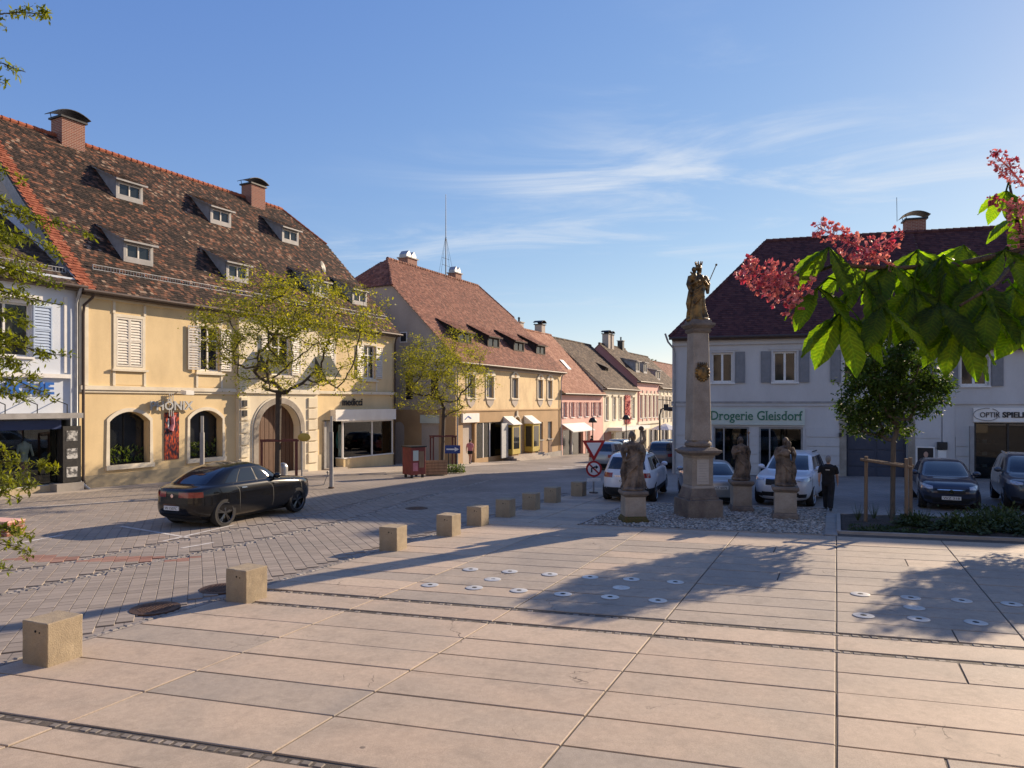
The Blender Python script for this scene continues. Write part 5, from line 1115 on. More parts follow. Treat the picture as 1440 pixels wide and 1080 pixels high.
    if plate:
        if F: p = sh.S(0, F.get('plate', .45)); q = MB(); q.box(p.x+.0, p.x+.025, -.26, .26, p.z-.055, p.z+.055); q.build('number_plate', 'plate_white', t); text('plate_text', plate, .1, 'black_letter', t, (p.x+.027, -.22, p.z-.036), ext=.001, rz=90, width=.44)
        if Rr: p = sh.S(4, Rr.get('plate', .6)); q = MB(); q.box(p.x-.03, p.x+.0, -.26, .26, p.z-.055, p.z+.055); q.build('number_plate', 'plate_white', t); text('plate_text', plate, .1, 'black_letter', t, (p.x-.032, .22, p.z-.036), ext=.001, rz=-90, width=.44)
    return t
COUPE = [(.25,-2.1,2.1,.80),(.33,-2.25,2.25,.885),(.46,-2.34,2.33,.93),(.60,-2.36,2.36,.945),(.78,-2.35,2.35,.94),(.92,-2.34,2.31,.935),(1.01,-2.33,2.16,.915),(1.07,-2.28,1.76,.895),(1.11,-2.14,1.25,.87),(1.14,-2.0,1.03,.84),(1.28,-1.74,.78,.785),(1.42,-1.46,.54,.735),(1.53,-1.14,.28,.685),(1.60,-.82,.05,.615),(1.645,-.55,-.12,.47),(1.66,-.42,-.22,.25)]
SUV = [(.24,-2.1,2.1,.80),(.32,-2.22,2.2,.88),(.46,-2.29,2.27,.925),(.64,-2.31,2.30,.94),(.82,-2.30,2.28,.935),(.95,-2.28,2.2,.92),(1.02,-2.26,1.95,.90),(1.07,-2.24,1.45,.88),(1.11,-2.22,1.08,.85),(1.3,-2.12,.78,.78),(1.46,-2.0,.5,.72),(1.57,-1.88,.22,.665),(1.64,-1.7,-.05,.58),(1.675,-1.45,-.35,.42),(1.685,-1.2,-.6,.25)]
SEDAN = [(.20,-2.1,2.1,.74),(.28,-2.2,2.2,.82),(.42,-2.26,2.26,.86),(.58,-2.28,2.28,.875),(.72,-2.27,2.25,.87),(.82,-2.25,2.15,.86),(.88,-2.2,1.9,.84),(.92,-1.95,1.4,.82),(.95,-1.62,1.05,.80),(1.08,-1.42,.8,.735),(1.22,-1.15,.5,.675),(1.32,-.9,.25,.62),(1.39,-.6,-.05,.52),(1.41,-.4,-.2,.35)]
HATCH = [(.19,-1.8,1.8,.72),(.27,-1.92,1.93,.81),(.42,-1.98,2.0,.855),(.58,-2.0,2.01,.87),(.72,-2.0,1.96,.865),(.84,-1.98,1.82,.85),(.92,-1.97,1.5,.83),(.97,-1.95,1.12,.81),(1.0,-1.93,.95,.79),(1.15,-1.84,.65,.72),(1.3,-1.7,.32,.66),(1.4,-1.5,.05,.60),(1.46,-1.2,-.25,.48),(1.48,-.9,-.5,.3)]
def hd(dx, dy): return math.atan2(dy, dx)
def onroad(x, y): return (x, y, gz(y))
car('black coupe-style SUV parked on the paving, seen from behind', 'paint_black', COUPE, onroad(-7.98, 20.82), hd(.40, .916), (1.44, -1.43), wr=.385, belt=1.125, top=1.61, rear=dict(lamp=(3.02, 3.72, .86, 1.0), bumper=.40, plate=.58, emblem=.9), plate='W·1507C', ws=(1.17, 1.55), rw=(1.17, 1.55), sidew=((1.16, 1.72), (1.78, 2.34), (2.38, 2.7)))
car('white SUV behind the left statue, seen from behind', 'paint_white', SUV, onroad(4.62, 26.35), hd(.33, .944), (1.36, -1.34), wr=.36, belt=1.09, top=1.64, rear=dict(lamp=(3.0, 3.42, .88, 1.04), bumper=.55, plate=.78, bar=.92), plate='GU 481', rim='rim_silver', clad=.52, ws=(1.13, 1.58), rw=(1.16, 1.55), rails=1, suv=False)
car('silver saloon half hidden behind the column', 'paint_silver', SEDAN, onroad(7.0, 25.4), hd(.1, .995), (1.33, -1.33), wr=.31, belt=.93, top=1.39, rear=dict(lamp=(3.05, 3.55, .62, .78), bumper=.34, plate=.66), plate='WZ 607E', rim='rim_silver')
car('white SUV facing the statues, behind the right-hand statue', 'paint_white', SUV, onroad(9.9, 25.1), hd(-.52, -.855), (1.36, -1.34), wr=.35, belt=1.09, top=1.64, front=dict(lamp=(.62, 1.12, .86, .99), grille=(.55, .72, .93), intake=(.72, .36, .5), plate=.6), plate='WZ 472', rim='rim_silver', ws=(1.14, 1.58), rails=1)
car('small dark blue hatchback parked behind the planting bed', 'paint_navy', HATCH, onroad(14.55, 24.0), hd(-.42, -.907), (1.28, -1.24), wr=.30, belt=.98, top=1.46, front=dict(lamp=(.66, 1.14, .68, .84), grille=(.5, .56, .68), intake=(.7, .26, .42), plate=.42), plate='WZ 318', ws=(1.02, 1.4))
car('dark slate SUV cut off by the right edge', 'paint_slate', SUV, onroad(17.25, 23.7), hd(-.46, -.89), (1.36, -1.34), wr=.36, belt=1.09, top=1.64, front=dict(lamp=(.62, 1.1, .84, .98), grille=(.5, .7, .9), plate=.55), rails=2, ws=(1.14, 1.58))
for lab, pt, lv, x, y, h, rr_ in (('small silver car driving away down the street, left of the queue', 'paint_silver', SUV, 6.1, 43.5, (.42, .9), True), ('dark car ahead of the silver one beside the canopy', 'paint_slate', SUV, 8.4, 54, (.45, .9), True),
      ('grey estate car parked beside the white corner house', 'paint_grey', SUV, 9.6, 45.0, (.3, .95), True), ('black car parked beyond the grey estate', 'paint_black', SUV, 12.6, 54, (.4, .92), True), ('dark car farthest down the street', 'paint_navy', SEDAN, 14.4, 66, (.45, .9), True), ('white van-like car beyond the parked row', 'paint_white', SUV, 18.6, 76, (.45, .9), True)):
    car(lab, pt, lv, onroad(x, y), hd(*h), (1.34, -1.34), wr=.34, belt=1.09 if lv is SUV else .93, top=1.64 if lv is SUV else 1.39, rear=dict(lamp=(3.0, 3.42, .8, .98), bumper=.45, plate=.7), plate=None, detail=False, group='cars down the street', rim='rim_silver')
# ------------------------------------------------------------------ bollards
SQ = R(-24.5)
BL = [((-5.63, 8.72), 'concrete block bollard nearest the camera, at the lower left'), ((-4.32, 11.58), 'second concrete block bollard of the row, beside the oval manhole covers'), ((-2.65, 15.87), 'third concrete block bollard of the row, standing alone with long shadow'),
      ((-1.58, 17.75), 'fourth concrete block bollard counted from the camera'), ((-.93, 19.35), 'fifth concrete block bollard, middle of the close-set row'), ((-.19, 20.98), 'sixth concrete block bollard counted from the camera'),
      ((.61, 22.56), 'seventh concrete block bollard counted from the camera'), ((1.39, 24.39), 'eighth concrete block bollard, last but one'), ((2.47, 26.32), 'farthest concrete block bollard, next to the give-way sign')]
for i, ((x, y), lab) in enumerate(BL):
    r_ = random.Random(i); t = thing('bollard', lab, 'bollard', (x, y, gz(y)), SQ+R(r_.uniform(-3, 3)), 'concrete block bollards along the square')
    s = .225; m = MB(); n = 6; v = []
    m.box(-s, s, -s, s, -.02, .52); o = m.build('block', 'concrete', t); sb = o.modifiers.new('sub', 'SUBSURF'); sb.subdivision_type = 'SIMPLE'; sb.levels = sb.render_levels = 3
    b = o.modifiers.new('bevel', 'BEVEL'); b.width = .012; b.segments = 2; b.limit_method = 'ANGLE'
    tx = bpy.data.textures.get('chips') or bpy.data.textures.new('chips', 'CLOUDS'); tx.noise_scale = .12
    dp = o.modifiers.new('chips', 'DISPLACE'); dp.texture = tx; dp.strength = .014; dp.texture_coords = 'GLOBAL'
    for a, b_, c_ in ((-.05, -s-.004, 0), (-s-.004, .05, 1)):
        h = MB()
        if c_ == 0: h.tube([(.02, -s-.006, .41), (.02, -s+.02, .41)], .016, 8); h.tube([(.09, -s-.006, .40), (.09, -s+.02, .40)], .01, 8)
        else: h.tube([(-s-.006, .06, .40), (-s+.02, .06, .40)], .016, 8)
        h.build('lifting_hole', 'hole', t)
# ------------------------------------------------------------------ fountain nozzles in the paving
def nozzle(x, y, lab, grp, r=.15, holes=True):
    t = thing('fountain_nozzle', lab, 'nozzle', (x, y, gz(y)+.004), 0, grp); m = MB(); n = 24; prof = [(r, 0), (r, .006), (r*.93, .009), (.045, .009), (.045, .002)]
    m.lathe(prof, n); o = m.build('plate', 'steel_disc', t, smooth=True, sharp=30); o.rotation_euler = (-.016, 0, 0)
    if holes: MB().lathe([(.044, .0092), (.04, .0105)], 12).build('jet_hole', 'hole', t)
ORD = ['first', 'second', 'third', 'fourth', 'fifth', 'sixth', 'seventh']
rows = [('back row', [(-.80,13.76),(-.04,13.57),(.71,13.33),(1.44,13.1),(2.17,12.93),(2.92,12.71)]), ('middle row', [(-.35,12.93),(1.89,12.3)]), ('front row', [(-1.44,12.5),(-.65,12.3),(.12,12.1),(.85,11.86),(1.61,11.67),(2.35,11.45)])]
for rn, ps in rows:
    for i, (x, y) in enumerate(ps): nozzle(x, y, f'round steel nozzle plate, {ORD[i]} from the left in the {rn} of the left field', 'fountain nozzles, left field', holes=rn != 'middle row')
rows = [('back row', [(5.81,11.86),(6.52,11.63),(7.24,11.45),(7.9,11.24)]), ('middle row', [(6.24,11.03)]), ('front row', [(5.24,10.6),(5.96,10.42),(6.68,10.24)])]
for rn, ps in rows:
    for i, (x, y) in enumerate(ps): nozzle(x, y, f'round steel nozzle plate, {ORD[i]} from the left in the {rn} of the right field', 'fountain nozzles, right field', holes=rn != 'middle row')
# ------------------------------------------------------------------ manhole covers
for x, y, lab in ((-5.52, 11.0, 'rusty round manhole cover between the two nearest bollards'), (-5.0, 12.25, 'rusty round manhole cover just behind the second bollard'), (-3.05, 22.73, 'dark round manhole cover in the shaded carriageway')):
    t = thing('manhole_cover', lab, 'manhole', (x, y, gz(y)), 0, 'manhole covers'); m = MB(); m.lathe([(.36, -.03), (.36, .012), (.3, .014)], 28); m.build('ring', 'iron', t)
    q = MB()
    for i in range(-5, 6):
        for j in range(-5, 6):
            if i*i+j*j < 25: q.box(i*.055-.018, i*.055+.018, j*.055-.018, j*.055+.018, .01, .019)
    q.build('tread_studs', 'iron', t)
# ------------------------------------------------------------------ figures
def fuse(m, name, mat, parent, vox=.02, smooth=4):
    o = m.build(name, mat, parent, smooth=True); r = o.modifiers.new('r', 'REMESH'); r.mode = 'VOXEL'; r.voxel_size = vox; r.use_smooth_shade = True
    
    if smooth: s = o.modifiers.new('s', 'SMOOTH'); s.iterations = smooth; s.factor = .5
    return o
def carved(parent, name, mat, H, seed, hold=None, child=False, crown=False, vox=.022):
    """draped baroque stone figure of height H"""
    r = random.Random(seed); m = MB(); k = H/1.75; n = 72; ph = r.uniform(0, 6); sw = r.choice((-1, 1))*.05
    prof = [(.33, 0), (.34, .06), (.30, .25), (.26, .5), (.25, .75), (.235, .95), (.21, 1.08), (.22, 1.2), (.235, 1.32), (.19, 1.40), (.07, 1.46)]
    v = []; 
    P = [(rr*k, z*k) for rr, z in prof]; PP = []
    for (a, za), (b, zb) in zip(P[:-1], P[1:]):
        for q in range(6): PP.append((a+(b-a)*q/6, za+(zb-za)*q/6))
    PP.append(P[-1])
    def fold(a, z):
        zz = z/k; amp = .20*max(0, 1-zz/1.4)+.05
        return 1+amp*(1-2*abs(math.sin(3.5*a+ph+1.1*math.sin(zz*2.2+ph))))+.09*(1-2*abs(math.sin(6*a-zz*2.5)))*max(0, 1-zz/1.5)
    base = len(m.v); m.lathe(PP, n, (0, 0), 1, .74, fold)
    m.v = [(x+sw*k*math.sin(math.pi*z/H*1.2), y, z) for x, y, z in m.v]
    # cloak swept diagonally over the hips, gathered on one arm
    s1 = 1 if r.random() < .5 else -1
    for q in range(5): m.tube([(s1*.24*k, -.05*k, (1.28-.04*q)*k), (s1*.05*k, -(.19+.01*q)*k, (1.02-.07*q)*k), (-s1*.2*k, -.13*k, (.86-.1*q)*k), (-s1*.28*k, .02, (.78-.13*q)*k)], [.035*k, .04*k, .04*k, .03*k], 7)
    m.tube([(-s1*.26*k, .0, .9*k), (-s1*.32*k, -.02, .5*k), (-s1*.29*k, -.03, .15*k)], [.07*k, .1*k, .06*k], 8)
    # arms
    for sg in (-1, 1):
        e = (sg*.30*k, -.06*k, 1.05*k); h = (sg*.10*k, -.26*k, (1.12+.1*r.random())*k) if sg == s1 or child else (sg*.28*k, -.25*k, 1.2*k)
        m.tube([(sg*.2*k, 0, 1.38*k), e, h], [.085*k, .075*k, .045*k], 8); m.ball(h, .055*k, 8, 6)
        m.tube([(sg*.24*k, .02, 1.36*k), (sg*.31*k, -.02*k, 1.12*k), (sg*.28*k, -.1*k, .82*k)], [.09*k, .1*k, .05*k], 8)
    hx = -sw*.5*k; m.tube([(hx*.3, 0, 1.42*k), (hx, -.01*k, 1.55*k)], [.065*k, .055*k], 8); m.ball((hx, -.025*k, 1.63*k), (.088*k, .105*k, .125*k), 14, 10)
    m.ball((hx, -.125*k, 1.62*k), (.018*k, .03*k, .03*k), 6, 5); m.ball((hx, .03*k, 1.655*k), (.1*k, .09*k, .115*k), 12, 8)
    for sg in (-1, 1): m.tube([(hx+sg*.09*k, .02*k, 1.65*k), (hx+sg*.095*k, .05*k, 1.53*k), (hx+sg*.08*k, .07, 1.44*k)], [.03*k, .03*k, .02*k], 6)
    if child:
        c = (-.2*k, -.13*k, 1.34*k); m.ball(c, (.1*k, .09*k, .15*k), 10, 8); m.ball((c[0]-.01*k, c[1]-.02*k, c[2]+.22*k), (.07*k, .075*k, .085*k), 10, 8); m.tube([(c[0], c[1], c[2]-.05*k), (c[0]+.06*k, c[1]-.1*k, c[2]-.2*k), (c[0]+.08*k, c[1]-.09*k, c[2]-.34*k)], [.055*k, .05*k, .03*k], 7); m.tube([(c[0]-.05*k, c[1], c[2]+.08*k), (c[0]-.14*k, c[1]-.08*k, c[2]+.12*k)], .03*k, 6)
    if crown:
        for i in range(9): a = 2*math.pi*i/9; m.tube([(hx+.09*k*math.cos(a), -.0+.09*k*math.sin(a), 1.73*k), (hx+.12*k*math.cos(a), .12*k*math.sin(a), 1.84*k)], [.025*k, .018*k], 5)
    if hold == 'staff': m.tube([(-s1*.3*k, -.27*k, .3*k), (-s1*.26*k, -.25*k, 1.95*k)], .022*k, 6); m.ball((-s1*.26*k, -.25*k, 1.95*k), .06*k, 8, 6)
    if hold == 'armload': m.ball((0, -.26*k, 1.2*k), (.2*k, .1*k, .14*k), 10, 7); m.ball((.12*k, -.2*k, 1.5*k), (.09*k, .08*k, .16*k), 8, 6)
    if hold == 'raised': m.tube([(s1*.22*k, 0, 1.36*k), (s1*.34*k, -.08*k, 1.5*k), (s1*.24*k, -.12*k, 1.78*k)], [.08*k, .06*k, .04*k], 7); m.ball((s1*.22*k, -.12*k, 1.84*k), (.09*k, .05*k, .08*k), 8, 6)
    m.lathe([(.36*k, -.06*k), (.38*k, 0), (.33*k, .05*k)], 14, (0, 0), 1, .85)
    return fuse(m, name, mat, parent, vox*k*.6, 0)
M('statue_stone', (.21,.165,.125), (.06,.048,.04), vscale=3, vlo=.4, vhi=.6, fine=.25, fscale=22, bump=.7, bscale=30, bdist=.012)
M('gilt', (.27,.16,.05), (.05,.037,.022), rough=.45, metal=.45, vscale=4, vlo=.40, vhi=.60, bump=.4, bscale=25, bdist=.01)
C = thing('marian_column', 'tall stone column crowned by a gilded figure, rising from the gravel', 'column', (5.48, 20.95, gz(20.95)), R(10))
k = .0207
def sqs(name, mat, parts, bev=.012, root=None):
    m = MB()
    for z0, z1, w0, w1 in parts: m.frus((0, 0), z0, z1, w0, w0, w1, w1)
    return m.build(name, mat, root or C, bevel=bev)
sqs('plinth', 'stone_dark', [(-.1, .54, .53, .525)]); sqs('plinth_slope', 'stone_dark', [(.54, .62, .45, .44), (.62, .86, .42, .36)])
sqs('pedestal', 'stone_grey', [(.86, .94, .37, .34), (.94, 1.74, .325, .325), (1.74, 1.82, .33, .38)])
sqs('pedestal_cornice', 'stone_dark', [(1.82, 1.9, .42, .50), (1.9, 1.97, .52, .52), (1.97, 2.05, .48, .34)])
MB().lathe([(.33, 2.04), (.39, 2.1), (.39, 2.17), (.33, 2.22), (.32, 2.26)], 20).build('column_base', 'stone_dark', C, smooth=True, sharp=40)
ch = MB(); 
def octo(w, c): return [(w, -c), (w, c), (c, w), (-c, w), (-w, c), (-w, -c), (-c, -w), (c, -w)]
for a, b in zip(octo(.335, .25), octo(.335, .25)): pass
A = octo(.30, .265); B_ = octo(.24, .21); ch.add([(x, y, 2.25) for x, y in A]+[(x, y, 5.4) for x, y in B_], [tuple(range(7, -1, -1)), tuple(range(8, 16))]+[(i, (i+1) % 8, (i+1) % 8+8, i+8) for i in range(8)]); ch.build('shaft', 'stone_grey', C, bevel=.01)
sqs('capital', 'stone_dark', [(5.39, 5.46, .26, .30), (5.46, 5.52, .28, .28), (5.52, 5.6, .29, .37), (5.6, 5.67, .38, .38), (5.67, 5.78, .31, .28)])
o = MB()
for i in range(14): a = 2*math.pi*i/14; o.ball((.01+.19*math.cos(a), -.283, 4.22+.22*math.sin(a)), (.05, .03, .05), 7, 5)
o.ball((.01, -.275, 4.22), (.17, .05, .2), 14, 8)
for i in range(5): o.tube([(-.12+.06*i, -.275, 4.42), (-.13+.066*i, -.295, 4.52)], [.025, .015], 5)
o.build('gold_emblem', 'gilt', C, smooth=True)
box(C, 'inscription_plate', 'concrete_light', -.19, .18, -.345, -.326, .98, 1.70, bevel=.006)
ln = MB()
for j in range(8): ln.box(-.15+.01*(j % 3), .14-.015*((j*5) % 4), -.348, -.3455, 1.06+j*.075, 1.072+j*.075)
ln.build('inscription_lines', 'zinc_grey', C)
f = carved(C, 'crowned_figure', 'gilt', 1.62, 3, child=True, crown=True, vox=.018); f.location = (0, 0, 5.8); f['label'] = 'gilded crowned woman carrying a child and sceptre'
MB().tube([(.2, -.28, 6.85), (.42, -.3, 7.35)], .014, 6).build('sceptre', 'gilt', C); MB().ball((.43, -.3, 7.37), .035, 8, 6).build('sceptre_head', 'gilt', C)
def saint(label, x, y, rz, ph, pw, H, seed, hold, mossy=False):
    t = thing('statue', label, 'statue', (x, y, gz(y)), rz, 'stone saints round the column'); m = MB()
    m.frus((0, 0), -.05, .1, pw*1.12, pw*1.12, pw*1.1, pw*1.1); m.frus((0, 0), .1, .18, pw*1.06, pw*1.06, pw*.95, pw*.95); m.build('pedestal_base', 'moss' if mossy else 'stone_dark', t, bevel=.012)
    m = MB(); m.frus((0, 0), .18, ph-.16, pw*.92, pw*.92, pw*.9, pw*.9); p = m.build('pedestal', 'stone_grey', t, bevel=.012)
    box(p, 'panel', 'stone_grey', -pw*.6, pw*.6, -pw*.935, -pw*.9, .28, ph-.26, bevel=.008)
    m = MB(); m.frus((0, 0), ph-.16, ph-.08, pw*.92, pw*.92, pw*1.12, pw*1.12); m.frus((0, 0), ph-.08, ph, pw*1.13, pw*1.13, pw*1.08, pw*1.08); m.build('pedestal_cap', 'stone_dark', t, bevel=.01)
    f = carved(t, 'saint', 'statue_stone', H, seed, hold); f.location = (0, 0, ph+.05); return t
saint('weathered stone saint with raised arm on mossy pedestal, left of the column', 3.4, 19.95, R(4), .88, .32, 1.6, 11, 'raised', True)
saint('stone saint on brownish pedestal just right of the column', 7.15, 22.2, R(-8), .95, .31, 1.3, 21, 'staff')
saint('stone saint with bowed head on the right-hand pedestal nearest the kerb', 7.93, 20.65, R(-18), .93, .33, 1.35, 35, 'armload')
# ------------------------------------------------------------------ people
def person(label, loc, heading, top, bottom, short_sleeve=True, shorts=False, hair='hair_grey', H=1.76, stride=.22, seed=1, bag=False):
    t = thing('person', label, 'person', loc, heading, None); k = H/1.76
    S = lambda *p: tuple(q*k for q in p)
    body = MB(); legs = []
    for sg in (-1, 1):
        fwd = stride*sg; hip = S(0, sg*.09, .92); kn = S(fwd*.55+.03, sg*.095, .5); an = S(fwd-(.05 if sg < 0 else 0), sg*.095, .09 if sg > 0 else .13); legs.append((sg, hip, kn, an))
        body.tube([hip, S(fwd*.3+.015, sg*.093, .7), kn, S(fwd*.8+.0, sg*.095, .3), an], [r*k for r in (.085, .08, .057, .056, .04)], 10)
        sh = S(0, sg*.19, 1.42); el = S(-sg*.07-.02, sg*.25, 1.14); wr = S(-sg*.12+.04, sg*.26, .9)
        body.tube([sh, el, wr], [r*k for r in (.052, .043, .03)], 8)
        # hand: palm and five bent fingers
        px, py, pz = wr; body.ball((px+.01, py, pz-.05*k), (.034*k, .02*k, .045*k), 8, 6)
        for q in range(4): body.tube([(px-.02*k+.018*k*q, py, pz-.075*k), (px-.016*k+.018*k*q, py-sg*.004, pz-.115*k), (px-.008*k+.018*k*q, py-sg*.015, pz-(.15-.008*abs(q-1.5))*k)], [.0095*k, .009*k, .007*k], 5)
        body.tube([(px+.035*k, py, pz-.03*k), (px+.055*k, py-sg*.008, pz-.065*k), (px+.055*k, py-sg*.015, pz-.1*k)], [.012*k, .011*k, .008*k], 5)
    body.tube([S(0, 0, .9), S(0, 0, 1.1), S(0, 0, 1.3), S(0, 0, 1.44), S(.01, 0, 1.5), S(.015, 0, 1.56)], [r*k for r in (.11, .10, .11, .09, .055, .055)], 12)
    body.ball(S(.025, 0, 1.64), S(.095, .075, .12), 14, 10); body.ball(S(.12, 0, 1.62), S(.02, .014, .025), 6, 5)
    for sg in (-1, 1): body.ball(S(.01, sg*.076, 1.63), S(.02, .012, .032), 6, 5); body.ball(S(.105, sg*.03, 1.655), S(.012, .014, .009), 6, 5)
    fuse(body, 'body', 'skin', t, .011, 2)
    m = MB(); v0 = len(m.v)
    m.lathe([(.185*k, .88*k), (.19*k, 1.0*k), (.185*k, 1.15*k), (.215*k, 1.32*k), (.215*k, 1.41*k), (.13*k, 1.475*k), (.075*k, 1.5*k)], 20, (0, 0), .72, 1.0)
    for sg in (-1, 1):
        m.tube([S(0, sg*.15, 1.42), S(-.0, sg*.215, 1.36), S(-sg*.05, sg*.25, 1.19)], [.085*k, .08*k, .07*k], 10)
        if not short_sleeve: m.tube([S(-sg*.05, sg*.25, 1.19), S(-sg*.1, sg*.262, .95)], [.065*k, .05*k], 10)
    fuse(m, 'shirt', top, t, .016, 3)
    m = MB(); m.lathe([(.17*k, .8*k), (.19*k, .88*k), (.175*k, 1.0*k), (.16*k, 1.02*k)], 18, (0, 0), .75, 1)
    for sg, hip, kn, an in legs:
        if shorts: m.tube([hip, tuple((a+b)/2 for a, b in zip(hip, kn))], [.12*k, .12*k], 10)
        else: m.tube([hip, tuple((a+b)/2 for a, b in zip(hip, kn)), kn, tuple((a+b)/2 for a, b in zip(kn, an)), (an[0], an[1], an[2])], [.12*k, .11*k, .088*k, .082*k, .075*k], 10)
    fuse(m, 'shorts' if shorts else 'trousers', bottom, t, .016, 3)
    for sg, hip, kn, an in legs:
        z = max(0, an[2]-.09); m = MB(); m.ball((an[0]+.05*k, an[1], z+.04), (.135*k, .05*k, .045*k), 12, 7); m.ball((an[0]-.02*k, an[1], z+.065), (.055*k, .045*k, .05*k), 10, 6); fuse(m, 'shoe', 'shoe', t, .012, 2)
    m = MB(); m.ball(S(.0, 0, 1.675), S(.1, .086, .105), 14, 9); m.ball(S(-.03, 0, 1.62), S(.07, .075, .09), 10, 7); fuse(m, 'hair', hair, t, .014, 2)
    if bag: m = MB(); m.box(-.08, .12, -.42, -.30, .48, .82); m.tube([(.02, -.36, .82), (.02, -.33, .92)], .012, 5); m.build('bag', 'cloth_black', t, bevel=.02)
    return t
M('hair_grey', (.20,.19,.18), (.28,.27,.26), rough=.7, vscale=30); M('hair_dark', (.02,.015,.012), (.03,.02,.015), rough=.6); M('shoe', (.03,.03,.03), (.25,.25,.25), vscale=9, vlo=.55, vhi=.6)
pn = person('grey-haired man in black T-shirt and trousers walking away past the planting bed', (9.85, 22.15, gz(22.15)), hd(.5, .86), 'cloth_black', 'cloth_black', H=1.72, seed=1)
lg = MB(); lg.box(-.165, -.158, -.06, .06, 1.28, 1.30); lg.build('shirt_print', 'sign_white', pn)
person('woman in pink top and black shorts standing by the shop with the white sign', (-2.84, 48.13, gz(48.13)+.02), hd(.5, .85), 'cloth_pink', 'cloth_black', shorts=True, hair='hair_dark', H=1.68, stride=.12)
person('person in dark clothes standing before the green shop window of the pink house', (7.75, 69.2, gz(69.2)), hd(-.8, .5), 'cloth_black', 'cloth_black', short_sleeve=False, hair='hair_dark', H=1.74, stride=.08)
# ------------------------------------------------------------------ signs and street furniture
t = thing('road_sign', 'give-way triangle above a no-right-turn disc on a grey post', 'road sign', (3.12, 27.2, gz(27.2)), R(6))
M('sign_red', (.42,.02,.02), (.36,.02,.02), rough=.35); M('sign_face', (.75,.74,.72), rough=.35); M('sign_blue', (.02,.06,.22), (.02,.05,.19), rough=.4)
MB().tube([(0, 0, 0), (0, 0, 2.0)], .035, 10).build('post', 'zinc_grey', t); MB().lathe([(.17, 0), (.17, .04), (.06, .05)], 12).build('foot', 'iron', t)
m = MB(); tri = [(-.40, 1.98), (.40, 1.98), (0, 1.28)]; m.prism([(-.45, 2.02), (.45, 2.02), (.03, 1.25), (-.03, 1.25)], -.06, -.04); m.build('triangle_rim', 'sign_red', t)
MB().prism([(-.29, 1.93), (.29, 1.93), (0, 1.42)], -.064, -.0605).build('triangle_face', 'sign_face', t)
def disc(name, mat, x, z, r, y0, y1): m = MB(); m.tube([(x, y1, z), (x, y0, z)], r, 28); return m.build(name, mat, t)
disc('disc_rim', 'sign_red', 0, .93, .31, -.06, -.04); disc('disc_face', 'sign_face', 0, .93, .235, -.064, -.0605)
a = MB(); a.tube([(-.09, -.068, .80), (-.09, -.068, .95), (.02, -.068, 1.0), (.09, -.068, 1.0)], .028, 6); a.prism([(.07, .92), (.07, 1.08), (.18, 1.0)], -.07, -.065); a.build('turn_arrow', 'black_letter', t)
sl_ = MB(); sl_.add([(-.19,-.071,1.08),(-.15,-.071,1.12),(.19,-.071,.79),(.15,-.071,.75)], [(3,2,1,0)]); sl_.build('slash', 'sign_red', t)
box(t, 'small_plate', 'sign_face', -.26, .26, -.06, -.04, .45, .58)
for x, y, lab in ((-7.42, 29.2, 'slim grey light pylon on the pavement before the white-banded shop'), (-12.2, 28.0, 'slim grey light pylon behind the black car, before the arched window')):
    t = thing('light_pylon', lab, 'lamp post', (x, y, gz(y)), 0, 'light pylons'); MB().tube([(0, 0, 0), (0, 0, 2.3)], .085, 14).build('column', 'zinc_grey', t, smooth=True, sharp=40); MB().tube([(0, 0, 2.3), (0, 0, 2.95)], .06, 14).build('lamp_tube', 'steel', t, smooth=True, sharp=40); MB().lathe([(.13, 0), (.13, .03), (.09, .05)], 14).build('foot', 'iron', t)
M('guard_steel', (.10,.025,.02), (.14,.04,.03), rough=.6, vscale=5)
for x, y, lab in ((-9.2, 28.1, 'dark red steel guard frame round the tree in front of the gate'), (-3.95, 40.7, 'dark red steel guard frame round the farther street tree')):
    t = thing('tree_guard', lab, 'tree guard', (x, y, gz(y)), R(20), 'steel tree guards')
    for sx in (-.65, .65):
        for sy in (-.35, .35): box(t, 'post', 'guard_steel', sx-.035, sx+.035, sy-.035, sy+.035, 0, 1.95)
    for sy in (-.35, .35): box(t, 'rail', 'guard_steel', -.72, .72, sy-.03, sy+.03, 1.951, 2.02)
    for sx in (-.65, .65): box(t, 'cross_rail', 'guard_steel', sx-.03, sx+.03, -.318, .318, 1.89, 1.948)
M('wood_grey', (.22,.155,.10), (.15,.105,.07), vscale=3, stretch=(6,6,.7), bump=.3)
t = thing('tree_stakes', 'three wooden stakes with cross bars supporting the dark green tree', 'tree stakes', (10.3, 19.3, gz(19.3)), R(-14))
for px, py in ((-.62, .1), (.22, -.55), (.42, -.2)): m = MB(); m.tube([(px, py, -.1), (px*.98, py, 1.85)], [.05, .046], 10); m.build('stake', 'wood_grey', t, smooth=True, sharp=40)
for p, q in (((-.75, .1), (.35, -.6)), ((-.7, .12), (.5, -.18))): m = MB(); m.tube([(p[0], p[1], 1.76), (q[0], q[1], 1.62)], .04, 8); m.build('cross_bar', 'wood_grey', t)
t = thing('info_pillar', 'red four-sided notice box on small feet at the edge of the pavement', 'notice box', (-4.85, 35.2, gz(35.2)), R(38))
M('red_half_shade', (.26,.06,.045), (.17,.045,.035), rough=.7, vscale=3); box(t, 'box', 'red_half_shade', -.42, .42, -.42, .42, .16, 1.5, bevel=.02)  # box red darkened so the colour carries the half shade it stands in
for a in (-.3, .3):
    for b in (-.3, .3): box(t, 'foot', 'dark_metal', a-.05, a+.05, b-.05, b+.05, 0, .16)
